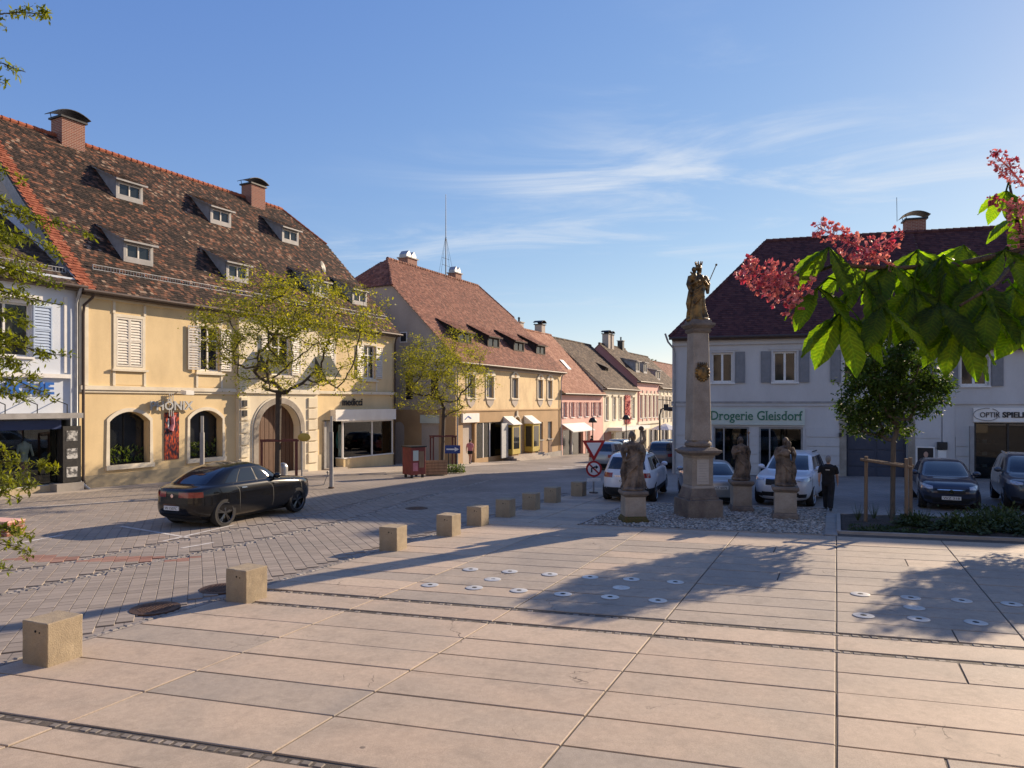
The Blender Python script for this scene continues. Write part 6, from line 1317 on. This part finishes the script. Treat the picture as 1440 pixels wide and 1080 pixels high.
box(t, 'notice', 'sign_white', .424, .43, -.3, .2, .55, 1.3); box(t, 'notice', 'sign_cream', -.3, .0, -.43, -.424, .85, 1.35); box(t, 'notice', 'wood_raw', .04, .32, -.43, -.424, .5, 1.3); box(t, 'notice', 'cloth_pink', -.3, -.02, -.43, -.424, .35, .75); box(t, 'lid', 'dark_metal', -.46, .46, -.46, .46, 1.501, 1.56)
t = thing('wooden_planter', 'low wooden crate planter beside the red notice box', 'planter', (-3.95, 36.9, gz(36.9)), R(15))
for k_ in range(5): box(t, 'plank', 'wood_raw', -.55, .55, -.32, -.29, .06+k_*.15, .19+k_*.15); box(t, 'plank', 'wood_raw', -.58, -.551, -.3, .3, .06+k_*.15, .19+k_*.15)
box(t, 'liner', 'soil', -.54, .54, -.285, .3, .03, .72)
t = thing('wayfinding_sign', 'blue one-way sign with white arrow above a small hedge', 'road sign', (-3.25, 38.9, gz(38.9)), R(0))
for x in (-.22, .22): MB().tube([(x, .03, 0), (x, .03, 1.4)], .03, 8).build('post', 'dark_metal', t)
box(t, 'panel', 'sign_blue', -.42, .42, -.02, 0, 1.05, 1.5, bevel=.01); m = MB(); m.prism([(-.34, 1.24), (.12, 1.24), (.12, 1.16), (.36, 1.28), (.12, 1.4), (.12, 1.32), (-.34, 1.32)], -.026, -.0205); m.build('arrow', 'sign_face', t)
t = thing('low_hedge', 'small dark hedge at the foot of the blue sign', 'hedge', (-3.1, 38.6, gz(38.6))); leaf_clump(t, 'leaves', -.6, .55, -.3, .3, .0, .42, 900, .12, 'plant_leaf', 31)
t = thing('post_sign', 'yellow oval sign on a thin grey pole beside the tree guard', 'sign', (-8.45, 28.6, gz(28.6)), R(-10)); MB().tube([(0, 0, 0), (0, 0, 2.35)], .035, 8).build('pole', 'zinc_grey', t); m = MB(); m.ball((.12, -.05, 2.1), (.28, .05, .17), 16, 9); m.build('panel', 'yellow_paint', t, smooth=True)
t = thing('letter_box', 'red and white slot machine fixed to the wall beside the shop door', 'machine', (-11.55, 40.6, gz(40.6)), R(62.84)); box(t, 'cabinet', 'zinc_grey', -.3, .3, -.35, 0, .1, 1.7, bevel=.02); box(t, 'front_panel', 'red_paint', -.25, .25, -.37, -.351, 1.1, 1.65); box(t, 'label_panel', 'sign_white', -.2, .2, -.378, -.371, 1.15, 1.5)
t = thing('litter_bin', 'round-topped steel litter bin behind the tree trunk', 'litter bin', (-9.45, 29.3, gz(29.3))); MB().lathe([(.2, .1), (.21, .85), (.2, .9), (.14, 1.0), (.03, 1.04)], 18).build('drum', 'steel', t, smooth=True, sharp=40); MB().lathe([(.05, 0), (.05, .12)], 8).build('foot', 'dark_metal', t)
t = thing('flower_trough', 'terracotta block trough at the left edge behind the branches', 'trough', (-12.72, 17.75, gz(17.75)), R(-14)); box(t, 'trough', 'brick', -.35, .42, -.25, .25, 0, .34, bevel=.02); box(t, 'lid', 'plaster_pink', -.36, .43, -.26, .26, .341, .38)
t = thing('bike_stand', 'thin low steel hoop on the pavement before the black car', 'bike stand', (-8.25, 29.4, gz(29.4)), R(15)); m = MB(); m.tube([(-.55, 0, .1), (0, 0, .06), (.45, 0, .1), (.6, 0, .5), (.62, 0, .62)], .02, 6); m.tube([(.6, -.1, .62), (.64, .1, .62)], .05, 6); m.build('hoop', 'zinc_grey', t)
t = thing('poster_stand', 'black portrait poster on a stand behind the blue hatchback', 'poster', (18.6, 32.0, gz(32.0)), R(-24)); box(t, 'frame', 'sign_white', -.36, .36, -.02, .02, .75, 1.6); box(t, 'print', 'black_letter', -.31, .31, -.027, -.021, .8, 1.55); m = MB(); m.ball((.02, -.03, 1.25), (.09, .004, .13), 10, 7); m.build('portrait', 'skin', t)
for sx in (-.3, .3): box(t, 'leg', 'dark_metal', sx-.02, sx+.02, -.015, .015, 0, .749)
def lamp(label, x, y, h, head):
    t = thing('street_lamp', label, 'street lamp', (x, y, gz(y)), R(-20), 'street lamps'); 
    if head == 'arc': MB().tube([(0, 0, 0), (0, 0, h-.5), (.1, 0, h-.1), (.4, 0, h), (.7, 0, h-.05)], [.07, .06, .05, .04, .04], 8).build('post', 'dark_metal', t); MB().ball((.75, 0, h-.08), (.4, .3, .16), 12, 7).build('head', 'dark_metal', t, smooth=True)
    else: MB().tube([(0, 0, 0), (0, 0, h)], [.06, .045], 8).build('post', 'dark_metal', t); MB().lathe([(.38, h-.05), (.35, h+.13), (.22, h+.34), (.05, h+.4)], 14).build('head', 'dark_metal', t, smooth=True)
lamp('dark street lamp with bent arm in front of the farthest houses', 10.6, 51, 3.9, 'arc'); lamp('dark dome lamp on a post before the pink house', 7.1, 62.5, 3.0, 'dome'); lamp('dark dome lamp on a post before the red banner', 10.6, 66, 3.3, 'dome')
t = thing('parasol', 'white cafe parasol at the far end of the street', 'parasol', (19.0, 88, gz(88))); MB().tube([(0, 0, 0), (0, 0, 2.6)], .04, 6).build('pole', 'dark_metal', t); MB().lathe([(1.9, 2.3), (1.88, 2.36), (1.0, 2.75), (.05, 3.05)], 8).build('canopy', 'sign_white', t)
# ------------------------------------------------------------------ vegetation
M('bark', (.055,.042,.033), (.09,.07,.055), vscale=6, stretch=(3,3,.6), bump=.8, bscale=25, bdist=.02)
M('bark_pale', (.13,.11,.085), (.09,.075,.06), vscale=6, stretch=(3,3,.6), bump=.6, bscale=25, bdist=.015)
M('leaf_locust', (.20,.22,.032), (.26,.26,.05), rough=.55, vscale=1.2, island=.4, trans=.4, spec=.2)
M('leaf_dark', (.042,.078,.018), (.06,.10,.024), rough=.6, vscale=1.5, island=.4, trans=.32, spec=.15)
M('leaf_far', (.05,.08,.025), (.07,.1,.03), rough=.6, vscale=.6, island=.35, trans=.2)
M('leaf_shrub', (.03,.055,.02), (.055,.08,.025), rough=.6, vscale=2, island=.4, trans=.15)
M('chestnut_leaf', (.03,.06,.01), (.05,.08,.012), rough=.5, vscale=14, vlo=.4, vhi=.6, orand=.3, trans=.6, spec=.25, tval=5.3)
M('needle', (.15,.17,.03), (.10,.13,.025), rough=.5, vscale=3, island=.4, trans=.45, spec=.2)
M('petal', (.36,.07,.13), (.60,.28,.33), rough=.6, vscale=25, vlo=.42, vhi=.58, island=.4, trans=.2)
def leaves(name, mat, parent, P, size, seed, flat=.6, fold=.25, wr=.5, droop=0):
    """one leaf (two folded quads) at every point of P"""
    r = np.random.RandomState(seed); n = len(P); P = np.asarray(P)
    d = r.normal(size=(n, 3)); d[:, 2] = d[:, 2]*flat-droop; d /= np.linalg.norm(d, axis=1)[:, None]
    u = r.normal(size=(n, 3))*.35; u[:, 2] += 1; s = np.cross(d, u); s /= np.linalg.norm(s, axis=1)[:, None]; nn = np.cross(s, d)
    L = (size*r.uniform(.6, 1.35, n))[:, None]; w = L*wr*.5
    V = np.stack([P, P+d*L*.5+s*w+nn*w*fold, P+d*L, P+d*L*.5-s*w+nn*w*fold, P+d*L*.48], 1).reshape(-1, 3)
    F = (np.array([(0, 1, 2, 4), (0, 4, 2, 3)])[None]+5*np.arange(n)[:, None, None]).reshape(-1, 4)
    me = bpy.data.meshes.new(name); me.vertices.add(len(V)); me.vertices.foreach_set('co', V.ravel().astype('f')); me.loops.add(F.size); me.loops.foreach_set('vertex_index', F.ravel().astype('i'))
    me.polygons.add(len(F)); me.polygons.foreach_set('loop_start', (np.arange(len(F))*4).astype('i')); me.update(calc_edges=True); me.validate()
    return link(name, me, mat, parent)
def skeleton(trunk, targets, r0=.006, rmax=.13, seed=1, up=.25, wig=.12, n=6):
    """limbs that reach every target from the nearest older limb; thickness from what they carry"""
    r = random.Random(seed); nodes = [Vector(p) for p in trunk]; par = [i-1 for i in range(len(trunk))]; start = max(1, len(trunk)//2)
    c0 = nodes[-1]; targets = sorted([Vector(t) for t in targets], key=lambda t: (t-c0).length+r.uniform(-.3, .3)); tips = []
    arr = [tuple(p) for p in nodes]
    for t in targets:
        A = np.array(arr); dv = np.linalg.norm(A-np.array(t), axis=1); dv = dv+np.where(A[:, 2] > t.z+.15, .5, 0); dv[:start] += 99
        i = int(np.argmin(dv)); a = nodes[i]; L = (t-a).length; k = max(1, min(6, int(L/.3)+1)); prev = i
        for j in range(1, k+1):
            f = j/k; p = a.lerp(t, f)+Vector((r.uniform(-1, 1), r.uniform(-1, 1), r.uniform(-1, 1)))*wig*L*.35*(1 if j < k else 0)-Vector((0, 0, up*L*math.sin(math.pi*f)*.35))
            nodes.append(p); arr.append(tuple(p)); par.append(prev); prev = len(nodes)-1
        tips.append(prev)
    w = [0]*len(nodes)
    for t in tips: w[t] += 1
    for i in range(len(nodes)-1, 0, -1): w[par[i]] += w[i]
    rad = [min(rmax, r0*math.sqrt(max(1, x))*1.15) for x in w]
    return nodes, par, rad, tips
def wood(name, mat, parent, nodes, par, rad, n=6):
    m = MB()
    for i in range(1, len(nodes)):
        p = par[i]; m.tube([nodes[p], nodes[i]], [max(rad[i], min(rad[p], rad[i]*1.5)), rad[i]], n if rad[i] > .02 else 4, cap=False)
    return m.build(name, mat, parent, smooth=True)
def in_crown(r, c, ax, n, hole=.35, seed=0, top=0):
    """points in a lumpy ellipsoid, thinner towards the middle"""
    out = []
    from mathutils import noise
    while len(out) < n:
        p = Vector((r.uniform(-1, 1), r.uniform(-1, 1), r.uniform(-1, 1))); l = p.length
        q = Vector((p.x*ax[0], p.y*ax[1], p.z*ax[2])); lump = 1+.45*noise.noise(q*.9+Vector((seed*7.1, 0, 0)))
        if l > lump*.98 or l < .25*r.random(): continue
        if top and p.z < -.1 and r.random() < top: continue
        if noise.noise(q*1.6+Vector((0, seed*3.3, 0))) < -hole: continue
        out.append(q+Vector(c))
    return out
def street_tree(label, x, y, trunk, c, ax, ntgt, nleaf, lsize, leafmat, seed, barkmat='bark', spread=.28, rmax=.13, r0=.006, group=None, flat=.6, droop=0, hole=.3, name='street_tree', top=0):
    t = thing(name, label, 'tree', (x, y, gz(y)), 0, group); r = random.Random(seed)
    tg = in_crown(r, c, ax, ntgt, hole, seed, top); nodes, par, rad, tips = skeleton(trunk, tg, r0, rmax, seed)
    for i in range(len(trunk)): rad[i] = max(rad[i], rmax*(1-.25*i/len(trunk)))
    wood('trunk', barkmat, t, nodes, par, rad)
    R_ = np.random.RandomState(seed); T = np.array([tuple(nodes[i]) for i in tips]); idx = R_.randint(0, len(T), nleaf)
    P = T[idx]+R_.normal(size=(nleaf, 3))*spread*np.array([1, 1, .6])
    leaves('crown', leafmat, t, P, lsize, seed, flat, droop=droop); return t
def limbs_trunk(h, lean=(0, 0), n=6): return [(lean[0]*i/n, lean[1]*i/n, h*i/n) for i in range(n+1)]
street_tree('airy yellow-green street tree in front of the yellow house', -9.27, 28.1, limbs_trunk(3.9, (.05, 0), 7), (.5, 0, 6.1), (3.6, 3.2, 2.55), 430, 18000, .12, 'leaf_locust', 4, rmax=.13, spread=.2, r0=.005, hole=.2, top=.55)
street_tree('smaller yellow-green street tree in front of the ochre house', -4.0, 40.7, limbs_trunk(3.6, (.1, 0), 7), (.1, 0, 5.6), (2.75, 2.6, 2.5), 340, 14500, .12, 'leaf_locust', 9, rmax=.11, spread=.2, r0=.005, hole=.2, top=.3)
TC = street_tree('young dark green tree with dense crown in the planting bed', 10.35, 19.35, limbs_trunk(2.3, (.03, 0), 5), (0, 0, 3.9), (1.28, 1.25, 1.5), 300, 17000, .12, 'leaf_dark', 14, 'bark_pale', spread=.12, rmax=.07, r0=.004, flat=.8, droop=.3, hole=.5)
t2 = copy_tree(TC); t2.location = (14.9, 18.0, gz(18.0)); t2.rotation_euler = (0, 0, 1.3); t2.scale = (1.05, 1.05, .95); t2['label'] = 'young leafy street tree standing just beyond the right edge of the view'
for i, (x, y, h) in enumerate(((21.5, 118, 13), (27, 122, 12), (31, 130, 13.5), (24.5, 128, 14.5))):
    street_tree(['round green tree rising behind the farthest roofs, leftmost', 'green tree behind the farthest roofs, second from left', 'green tree behind the roofs nearest the white corner house', 'tall green tree showing between the others beyond the roofs'][i], x, y, limbs_trunk(4, (0, 0), 4), (0, 0, h-4), (4, 4, 4.2), 60, 3500, .6, 'leaf_far', 40+i, spread=.7, rmax=.3, r0=.02, group='trees beyond the roofs')
# shrubs and grasses in the planting bed
rr = random.Random(77)
SH = [(1.9, 21.0, .5, .35), (2.9, 20.6, .75, .45), (3.7, 21.1, .9, .5), (4.6, 20.7, .85, .45), (5.5, 21.2, 1.0, .55), (6.4, 20.8, .9, .5), (4.1, 22.3, .8, .5), (5.9, 22.4, .9, .5)]
for i, (a, b, w, h) in enumerate(SH):
    x, y = AB(a, b); t = thing('shrub', ['low dark shrub nearest the tree stakes', 'low dark shrub right of the tree stakes', 'spreading green shrub before the blue hatchback', 'low green shrub in the middle of the bed', 'widest green shrub before the gap between the cars', 'green shrub near the right edge', 'low shrub at the back of the bed by the hatchback bumper', 'low shrub at the back of the bed by the slate SUV'][i], 'shrub', (x, y, gz(y)+.05), 0, 'shrubs in the planting bed')
    R_ = np.random.RandomState(i); P = R_.normal(size=(1500, 3))*np.array([w*.4, w*.35, h*.35]); P[:, 2] = np.abs(P[:, 2])+.02; leaves('foliage', 'leaf_shrub', t, P, .11, i, .8)
    m = MB()
    for k in range(6): an = rr.uniform(0, 6.28); m.tube([(0, 0, -.05), (math.cos(an)*w*.25, math.sin(an)*w*.25, h*.6)], [.012, .005], 4)
    m.build('stems', 'bark', t)
for i in range(5):
    x, y = AB(.55+i*.42, 21.8+.3*(i % 2)); t = thing('grass_tuft', ['thin grass tuft at the left corner of the bed', 'thin grass tuft, second from the corner of the bed', 'thin grass tuft left of the first stake', 'thin grass tuft behind the first stake', 'thin grass tuft between the stakes'][i], 'grass', (x, y, gz(y)+.04), 0, 'grass tufts in the bed'); m = MB()
    for k in range(30):
        an = rr.uniform(0, 6.28); l = rr.uniform(.25, .6); d = Vector((math.cos(an)*rr.uniform(.1, .5), math.sin(an)*.3, 1)).normalized()*l; s = Vector((.006, 0, 0)); m.quad(-s, s, d*.6+s*.6+Vector((0, 0, 0)), d); 
    m.build('blades', 'leaf_shrub', t)
x, y = AB(1.1, 20.5); t = tag(leaves('ground_cover', 'leaf_shrub', None, np.stack([(lambda A, B_: (.962*A+.415*B_, -.273*A+.910*B_, -.016*(-.273*A+.910*B_)+.06))(a, b) for a, b in [(rr.uniform(.3, 2.1), rr.uniform(20.0, 20.9)) for _ in range(2600)]]), .07, 5, .8), None, None, kind='stuff')
for i, (x, y) in enumerate(((-1.9, 49.6),)): pass
# ------------------------------------------------------------------ red horse chestnut branch reaching in from the right
def at(u, v, d): return Vector(((u-720)*d/1000, d, 3-(v-567)*d/1000))
def leaflet_mesh(seed):
    r = random.Random(seed); m = MB(); nl, nw = 12, 6
    for i in range(nl+1):
        f = i/nl; w = .175*(math.sin(math.pi*min(1, f**1.35*1.0))**.8)*(1 if f < .97 else .5)+.004
        for j in range(nw+1):
            g = j/nw*2-1; z = .30*w*abs(g)**1.2-.22*f*f+.013*math.sin(f*40-abs(g)*9)*min(1, abs(g)*2)+.02*math.sin(g*3+seed)
            m.v.append((f+.02*math.sin(g*2+seed)*f, g*w*(1+.06*math.sin(f*26)*abs(g)), z))
    m.f = [(i*(nw+1)+j, (i+1)*(nw+1)+j, (i+1)*(nw+1)+j+1, i*(nw+1)+j+1) for i in range(nl) for j in range(nw)]
    me = bpy.data.meshes.new('leaflet'); me.from_pydata(m.v, [], m.f); me.polygons.foreach_set('use_smooth', [True]*len(me.polygons)); me.materials.append(MATS['chestnut_leaf']); return me
def veined():
    mt = MATS['chestnut_leaf']; N = mt.node_tree.nodes; L = mt.node_tree.links; tc = N.new('ShaderNodeTexCoord'); sp = N.new('ShaderNodeSeparateXYZ'); L.new(tc.outputs['Object'], sp.inputs[0])
    def m(op, a, b=None):
        n = N.new('ShaderNodeMath'); n.operation = op
        for i, x in enumerate((a, b)):
            if x is None: continue
            if isinstance(x, (int, float)): n.inputs[i].default_value = x
            else: L.new(x, n.inputs[i])
        return n.outputs[0]
    ay = m('ABSOLUTE', sp.outputs[1]); w = m('SINE', m('MULTIPLY', m('SUBTRACT', sp.outputs[0], m('MULTIPLY', ay, .9)), 95))
    v = m('MAXIMUM', m('GREATER_THAN', w, .86), m('LESS_THAN', ay, .008)); val = m('ADD', m('MULTIPLY', v, .32), m('ADD', m('MULTIPLY', w, .10), .97))
    bs = N['Principled BSDF']; src = bs.inputs['Base Color'].links[0].from_socket; hs = N.new('ShaderNodeHueSaturation'); L.new(val, hs.inputs['Value'])
    users = [l.to_socket for l in src.links]; L.new(src, hs.inputs['Color'])
    for u in users: L.new(hs.outputs[0], u)
veined()
LM = [leaflet_mesh(i) for i in range(4)]
CH = thing('chestnut_tree', 'red-flowering chestnut branch with large drooping leaves hanging in from the right', 'tree', (3.7, 1.9, gz(1.9)))
off = Vector((3.7, 1.9, gz(1.9)))
def rel(p): return Vector(p)-off
tw = MB(); tw.tube([(0, 0, -.1), (.03, .02, 1.6), (-.05, .05, 3.0), (0, 0, 4.6), (.1, 0, 6.0)], [.19, .16, .14, .11, .06], 12); tw.build('trunk', 'bark', CH, smooth=True)
br = MB(); main = [rel((3.66, 1.93, 3.0)), rel((2.6, 2.25, 3.52)), rel(at(1440, 352, 2.35)), rel(at(1345, 372, 2.25)), rel(at(1250, 378, 2.2)), rel(at(1175, 372, 2.15)), rel(at(1140, 385, 2.1))]
br.tube(main, [.05, .032, .012, .009, .007, .006, .005], 8)
br.tube([main[2], rel(at(1400, 400, 2.15)), rel(at(1350, 430, 2.05))], [.008, .006, .004], 6); br.tube([main[2], rel(at(1428, 300, 2.4)), rel(at(1420, 262, 2.4))], [.008, .006, .004], 6); br.tube([main[4], rel(at(1215, 410, 2.15)), rel(at(1180, 430, 2.12))], [.006, .005, .004], 6)
br.build('branch', 'bark', CH, smooth=True)
def compound(u, v, d, tu, tv, n, size, seed, spread=1.0, lean=0):
    """palmate leaf: stalk from (tu,tv) to the joint, leaflets fanned round it and drooping"""
    r = random.Random(seed); j = rel(at(u, v, d)); s0 = rel(at(tu, tv, d+.05)); st = MB(); st.tube([s0, s0.lerp(j, .5)+Vector((0, 0, .02)), j], [.0035, .003, .003], 6); so_ = st.build('leaf_stalk', 'chestnut_leaf', CH, smooth=True)
    for k in range(n):
        az = lean+(k-(n-1)/2)*(5.0*spread/n)+r.uniform(-.2, .2)-math.pi/2; dr = r.uniform(.35, 1.0)
        ax = Vector((math.cos(az)*.8, math.sin(az)*.45, -dr)).normalized(); up = Vector((r.uniform(-.25, .25), r.uniform(-.9, -.1), 1)); sd = up.cross(ax).normalized(); nn = ax.cross(sd)
        L = size*(1-.28*abs(k-(n-1)/2)/max(1, (n-1)/2))*r.uniform(.85, 1.1)
        o = bpy.data.objects.new('leaflet', LM[r.randrange(4)]); COL.objects.link(o); o.parent = so_
        Mx = Matrix((ax, sd, nn)).transposed().to_4x4(); Mx = Matrix.Translation(j)@Mx@Matrix.Scale(L, 4); o.matrix_local = Mx
CL = [(1165,348,2.1,1170,372,6,.20),(1150,405,2.08,1180,395,5,.19),(1182,440,2.1,1195,415,6,.22),(1215,395,2.15,1225,378,6,.21),(1252,372,2.2,1250,378,5,.22),(1240,430,2.1,1235,395,5,.2),(1290,352,2.25,1290,374,6,.22),(1285,405,2.15,1290,376,6,.22),(1325,360,2.2,1330,374,6,.23),(1320,425,2.1,1330,385,6,.21),
      (1345,452,2.05,1350,430,6,.20),(1375,392,2.15,1380,385,6,.22),(1390,425,2.1,1370,418,5,.2),(1412,352,2.3,1420,358,6,.23),(1425,405,2.15,1410,398,6,.22),(1450,440,2.1,1440,400,6,.22),(1462,380,2.25,1460,360,6,.23),(1415,268,2.4,1421,262,5,.16),(1438,300,2.4,1428,300,6,.19),(1470,330,2.4,1450,330,6,.2),(1308,385,2.3,1310,374,5,.22),(1200,372,2.25,1200,374,5,.18),(1265,415,2.25,1262,380,5,.2),(1355,345,2.35,1350,370,5,.2),(1480,300,2.45,1450,310,6,.2)]
for i, (u, v, d, tu, tv, n, s) in enumerate(CL): compound(u, v, d, tu, tv, n+1, s*.95, i+100)
def panicle(p, q, n, seed, w=.055):
    r = random.Random(seed); p = rel(p); q = rel(q); m = MB(); ax = (q-p).normalized(); st = MB(); st.tube([p, p.lerp(q, .5)+Vector((0, 0, .008)), q], [.004, .003, .0015], 5)
    for k in range(n):
        f = r.random()**.8; c = p.lerp(q, f); a = Vector((r.gauss(0, 1), r.gauss(0, 1), r.gauss(0, 1))); a = (a-ax*a.dot(ax)).normalized(); rad = w*(1-.55*f)*r.uniform(.5, 1.15); e = c+a*rad+ax*.01
        st.tube([c, e], .0008, 3)
        for b in range(5):                     # petals round each floret
            t = (a+Vector((r.gauss(0, .6), r.gauss(0, .6), r.gauss(0, .6)))).normalized(); s = t.cross(Vector((r.gauss(0, 1), r.gauss(0, 1), r.gauss(0, 1)))).normalized(); l = r.uniform(.009, .017)
            m.add([e, e+t*l*.6+s*l*.35, e+t*l, e+t*l*.6-s*l*.35], [(0, 1, 2, 3)])
    fl = m.build('flower_panicle', 'petal', CH); fl['kind'] = 'stuff'; st.build('flower_stem', 'petal', fl)
panicle(at(1140, 425, 2.1), at(1048, 375, 2.05), 120, 1, .062); panicle(at(1128, 402, 2.08), at(1075, 385, 2.05), 60, 5, .06); panicle(at(1262, 378, 2.2), at(1150, 320, 2.15), 110, 2, .05); panicle(at(1215, 362, 2.2), at(1262, 330, 2.2), 40, 7, .04); panicle(at(1440, 262, 2.4), at(1398, 216, 2.4), 60, 3, .04); panicle(at(1448, 350, 2.3), at(1430, 285, 2.3), 70, 4, .05); panicle(at(1425, 290, 2.3), at(1392, 278, 2.3), 16, 6, .02)
R_ = np.random.RandomState(8)                   # unseen leaves: a clump added to shade the branch, plus the crown overhead
P = R_.normal(size=(480, 3))*np.array([.7, .8, .5])+np.array([4.4, 3.5, 4.8]); P = P[(P[:, 0] > .78*P[:, 1])]; P2 = R_.normal(size=(2500, 3))*np.array([.8, .7, .6])+np.array([3.9, .2, 5.4]); P2 = P2[(P2[:, 2]-3 > .66*P2[:, 1]) | (P2[:, 0] > .78*P2[:, 1])]
cr = leaves('crown', 'chestnut_leaf', CH, np.concatenate([P, P2])-np.array(off), .2, 12, .5, droop=.4); cr['kind'] = 'stuff'
# ------------------------------------------------------------------ conifer sprays at the left edge
CF = thing('conifer', 'conifer with drooping yellow-green sprays hanging in at the left edge', 'tree', (-5.2, 3.4, gz(3.4))); off = Vector((-5.2, 3.4, gz(3.4)))
tw = MB(); tw.tube([(0, 0, -.1), (.02, 0, 3), (0, .02, 7), (0, 0, 9.5)], [.2, .16, .09, .02], 10); tw.build('trunk', 'bark', CF, smooth=True)
SPR = [(62,20,50,1.0),(36,100,84,.5),(8,118,105,.5),(30,250,215,.8),(46,305,240,1.0),(118,326,292,1.2),(70,348,300,1.2),(52,372,330,1.2),(66,398,352,1.3),(40,420,380,1.3),(88,430,412,.7),(30,450,430,1.1),(22,478,462,1.0),(80,500,488,1.1),(40,528,500,1.2),(62,550,520,1.0),(28,560,540,1.1),(76,656,668,1.0),(38,682,660,1.1),(28,702,690,1.0),(15,640,620,.8),(36,752,735,1.0),(38,775,760,.8),(14,800,770,.9),(20,340,320,1.2),(25,385,365,1.3),(20,510,490,1.2),(12,680,665,1.2)]
tf = MB(); NP = []
rs = random.Random(5)
for i, (u, v, v0, dens) in enumerate(SPR):
    d = rs.uniform(3.2, 3.9); b = rel(at(-130, v0-18, d+.1)); e = rel(at(u, v, d)); mid = b.lerp(e, .55)+Vector((0, 0, .04)); pts = [b]
    for k in range(1, 11):
        f = k/10; p = b*(1-f)**2+mid*2*f*(1-f)+e*f*f; pts.append(p+Vector((0, 0, rs.uniform(-.006, .006))))
    tf.tube(pts, [.007-.0055*k/10 for k in range(11)], 4)
    zt = b.z+.35+.25*abs(b.x); st_ = Vector((0, 0, zt)); tf.tube([st_, st_.lerp(b, .5)+Vector((0, rs.uniform(-.1, .1), .1)), b], [.016, .011, .007], 5)
    for q in range(46): NP.append((st_.lerp(b, rs.uniform(.35, 1))+Vector((rs.gauss(0, .05), rs.gauss(0, .05), rs.gauss(0, .04)+.05)), .5))
    for k in range(2, 11):
        NP += [(pts[k]+(pts[k-1]-pts[k])*rs.random(), .5) for _ in range(int(5*dens))]
        for sg in (-1, 1):
            if rs.random() > dens*.5: continue
            L = rs.uniform(.05, .14)*(1.15-.07*k)*1.3; dd = ((pts[k]-pts[k-1]).normalized()*.7+Vector((rs.uniform(-.2, .3), rs.uniform(-.8, .8), sg*.32-.12))).normalized(); q = pts[k]+dd*L
            tf.tube([pts[k], q], [.002, .001], 3); NP += [(pts[k].lerp(q, rs.random()), 1) for _ in range(int(10*dens))]
tf.build('branches', 'bark', CF)
P = np.array([tuple(p) for p, _ in NP]); P = np.repeat(P, 3, 0)+np.random.RandomState(3).normal(size=(len(P)*3, 3))*.009
nd_ = leaves('needles', 'needle', CF, P, .03, 9, .9, wr=.35); nd_['kind'] = 'stuff'
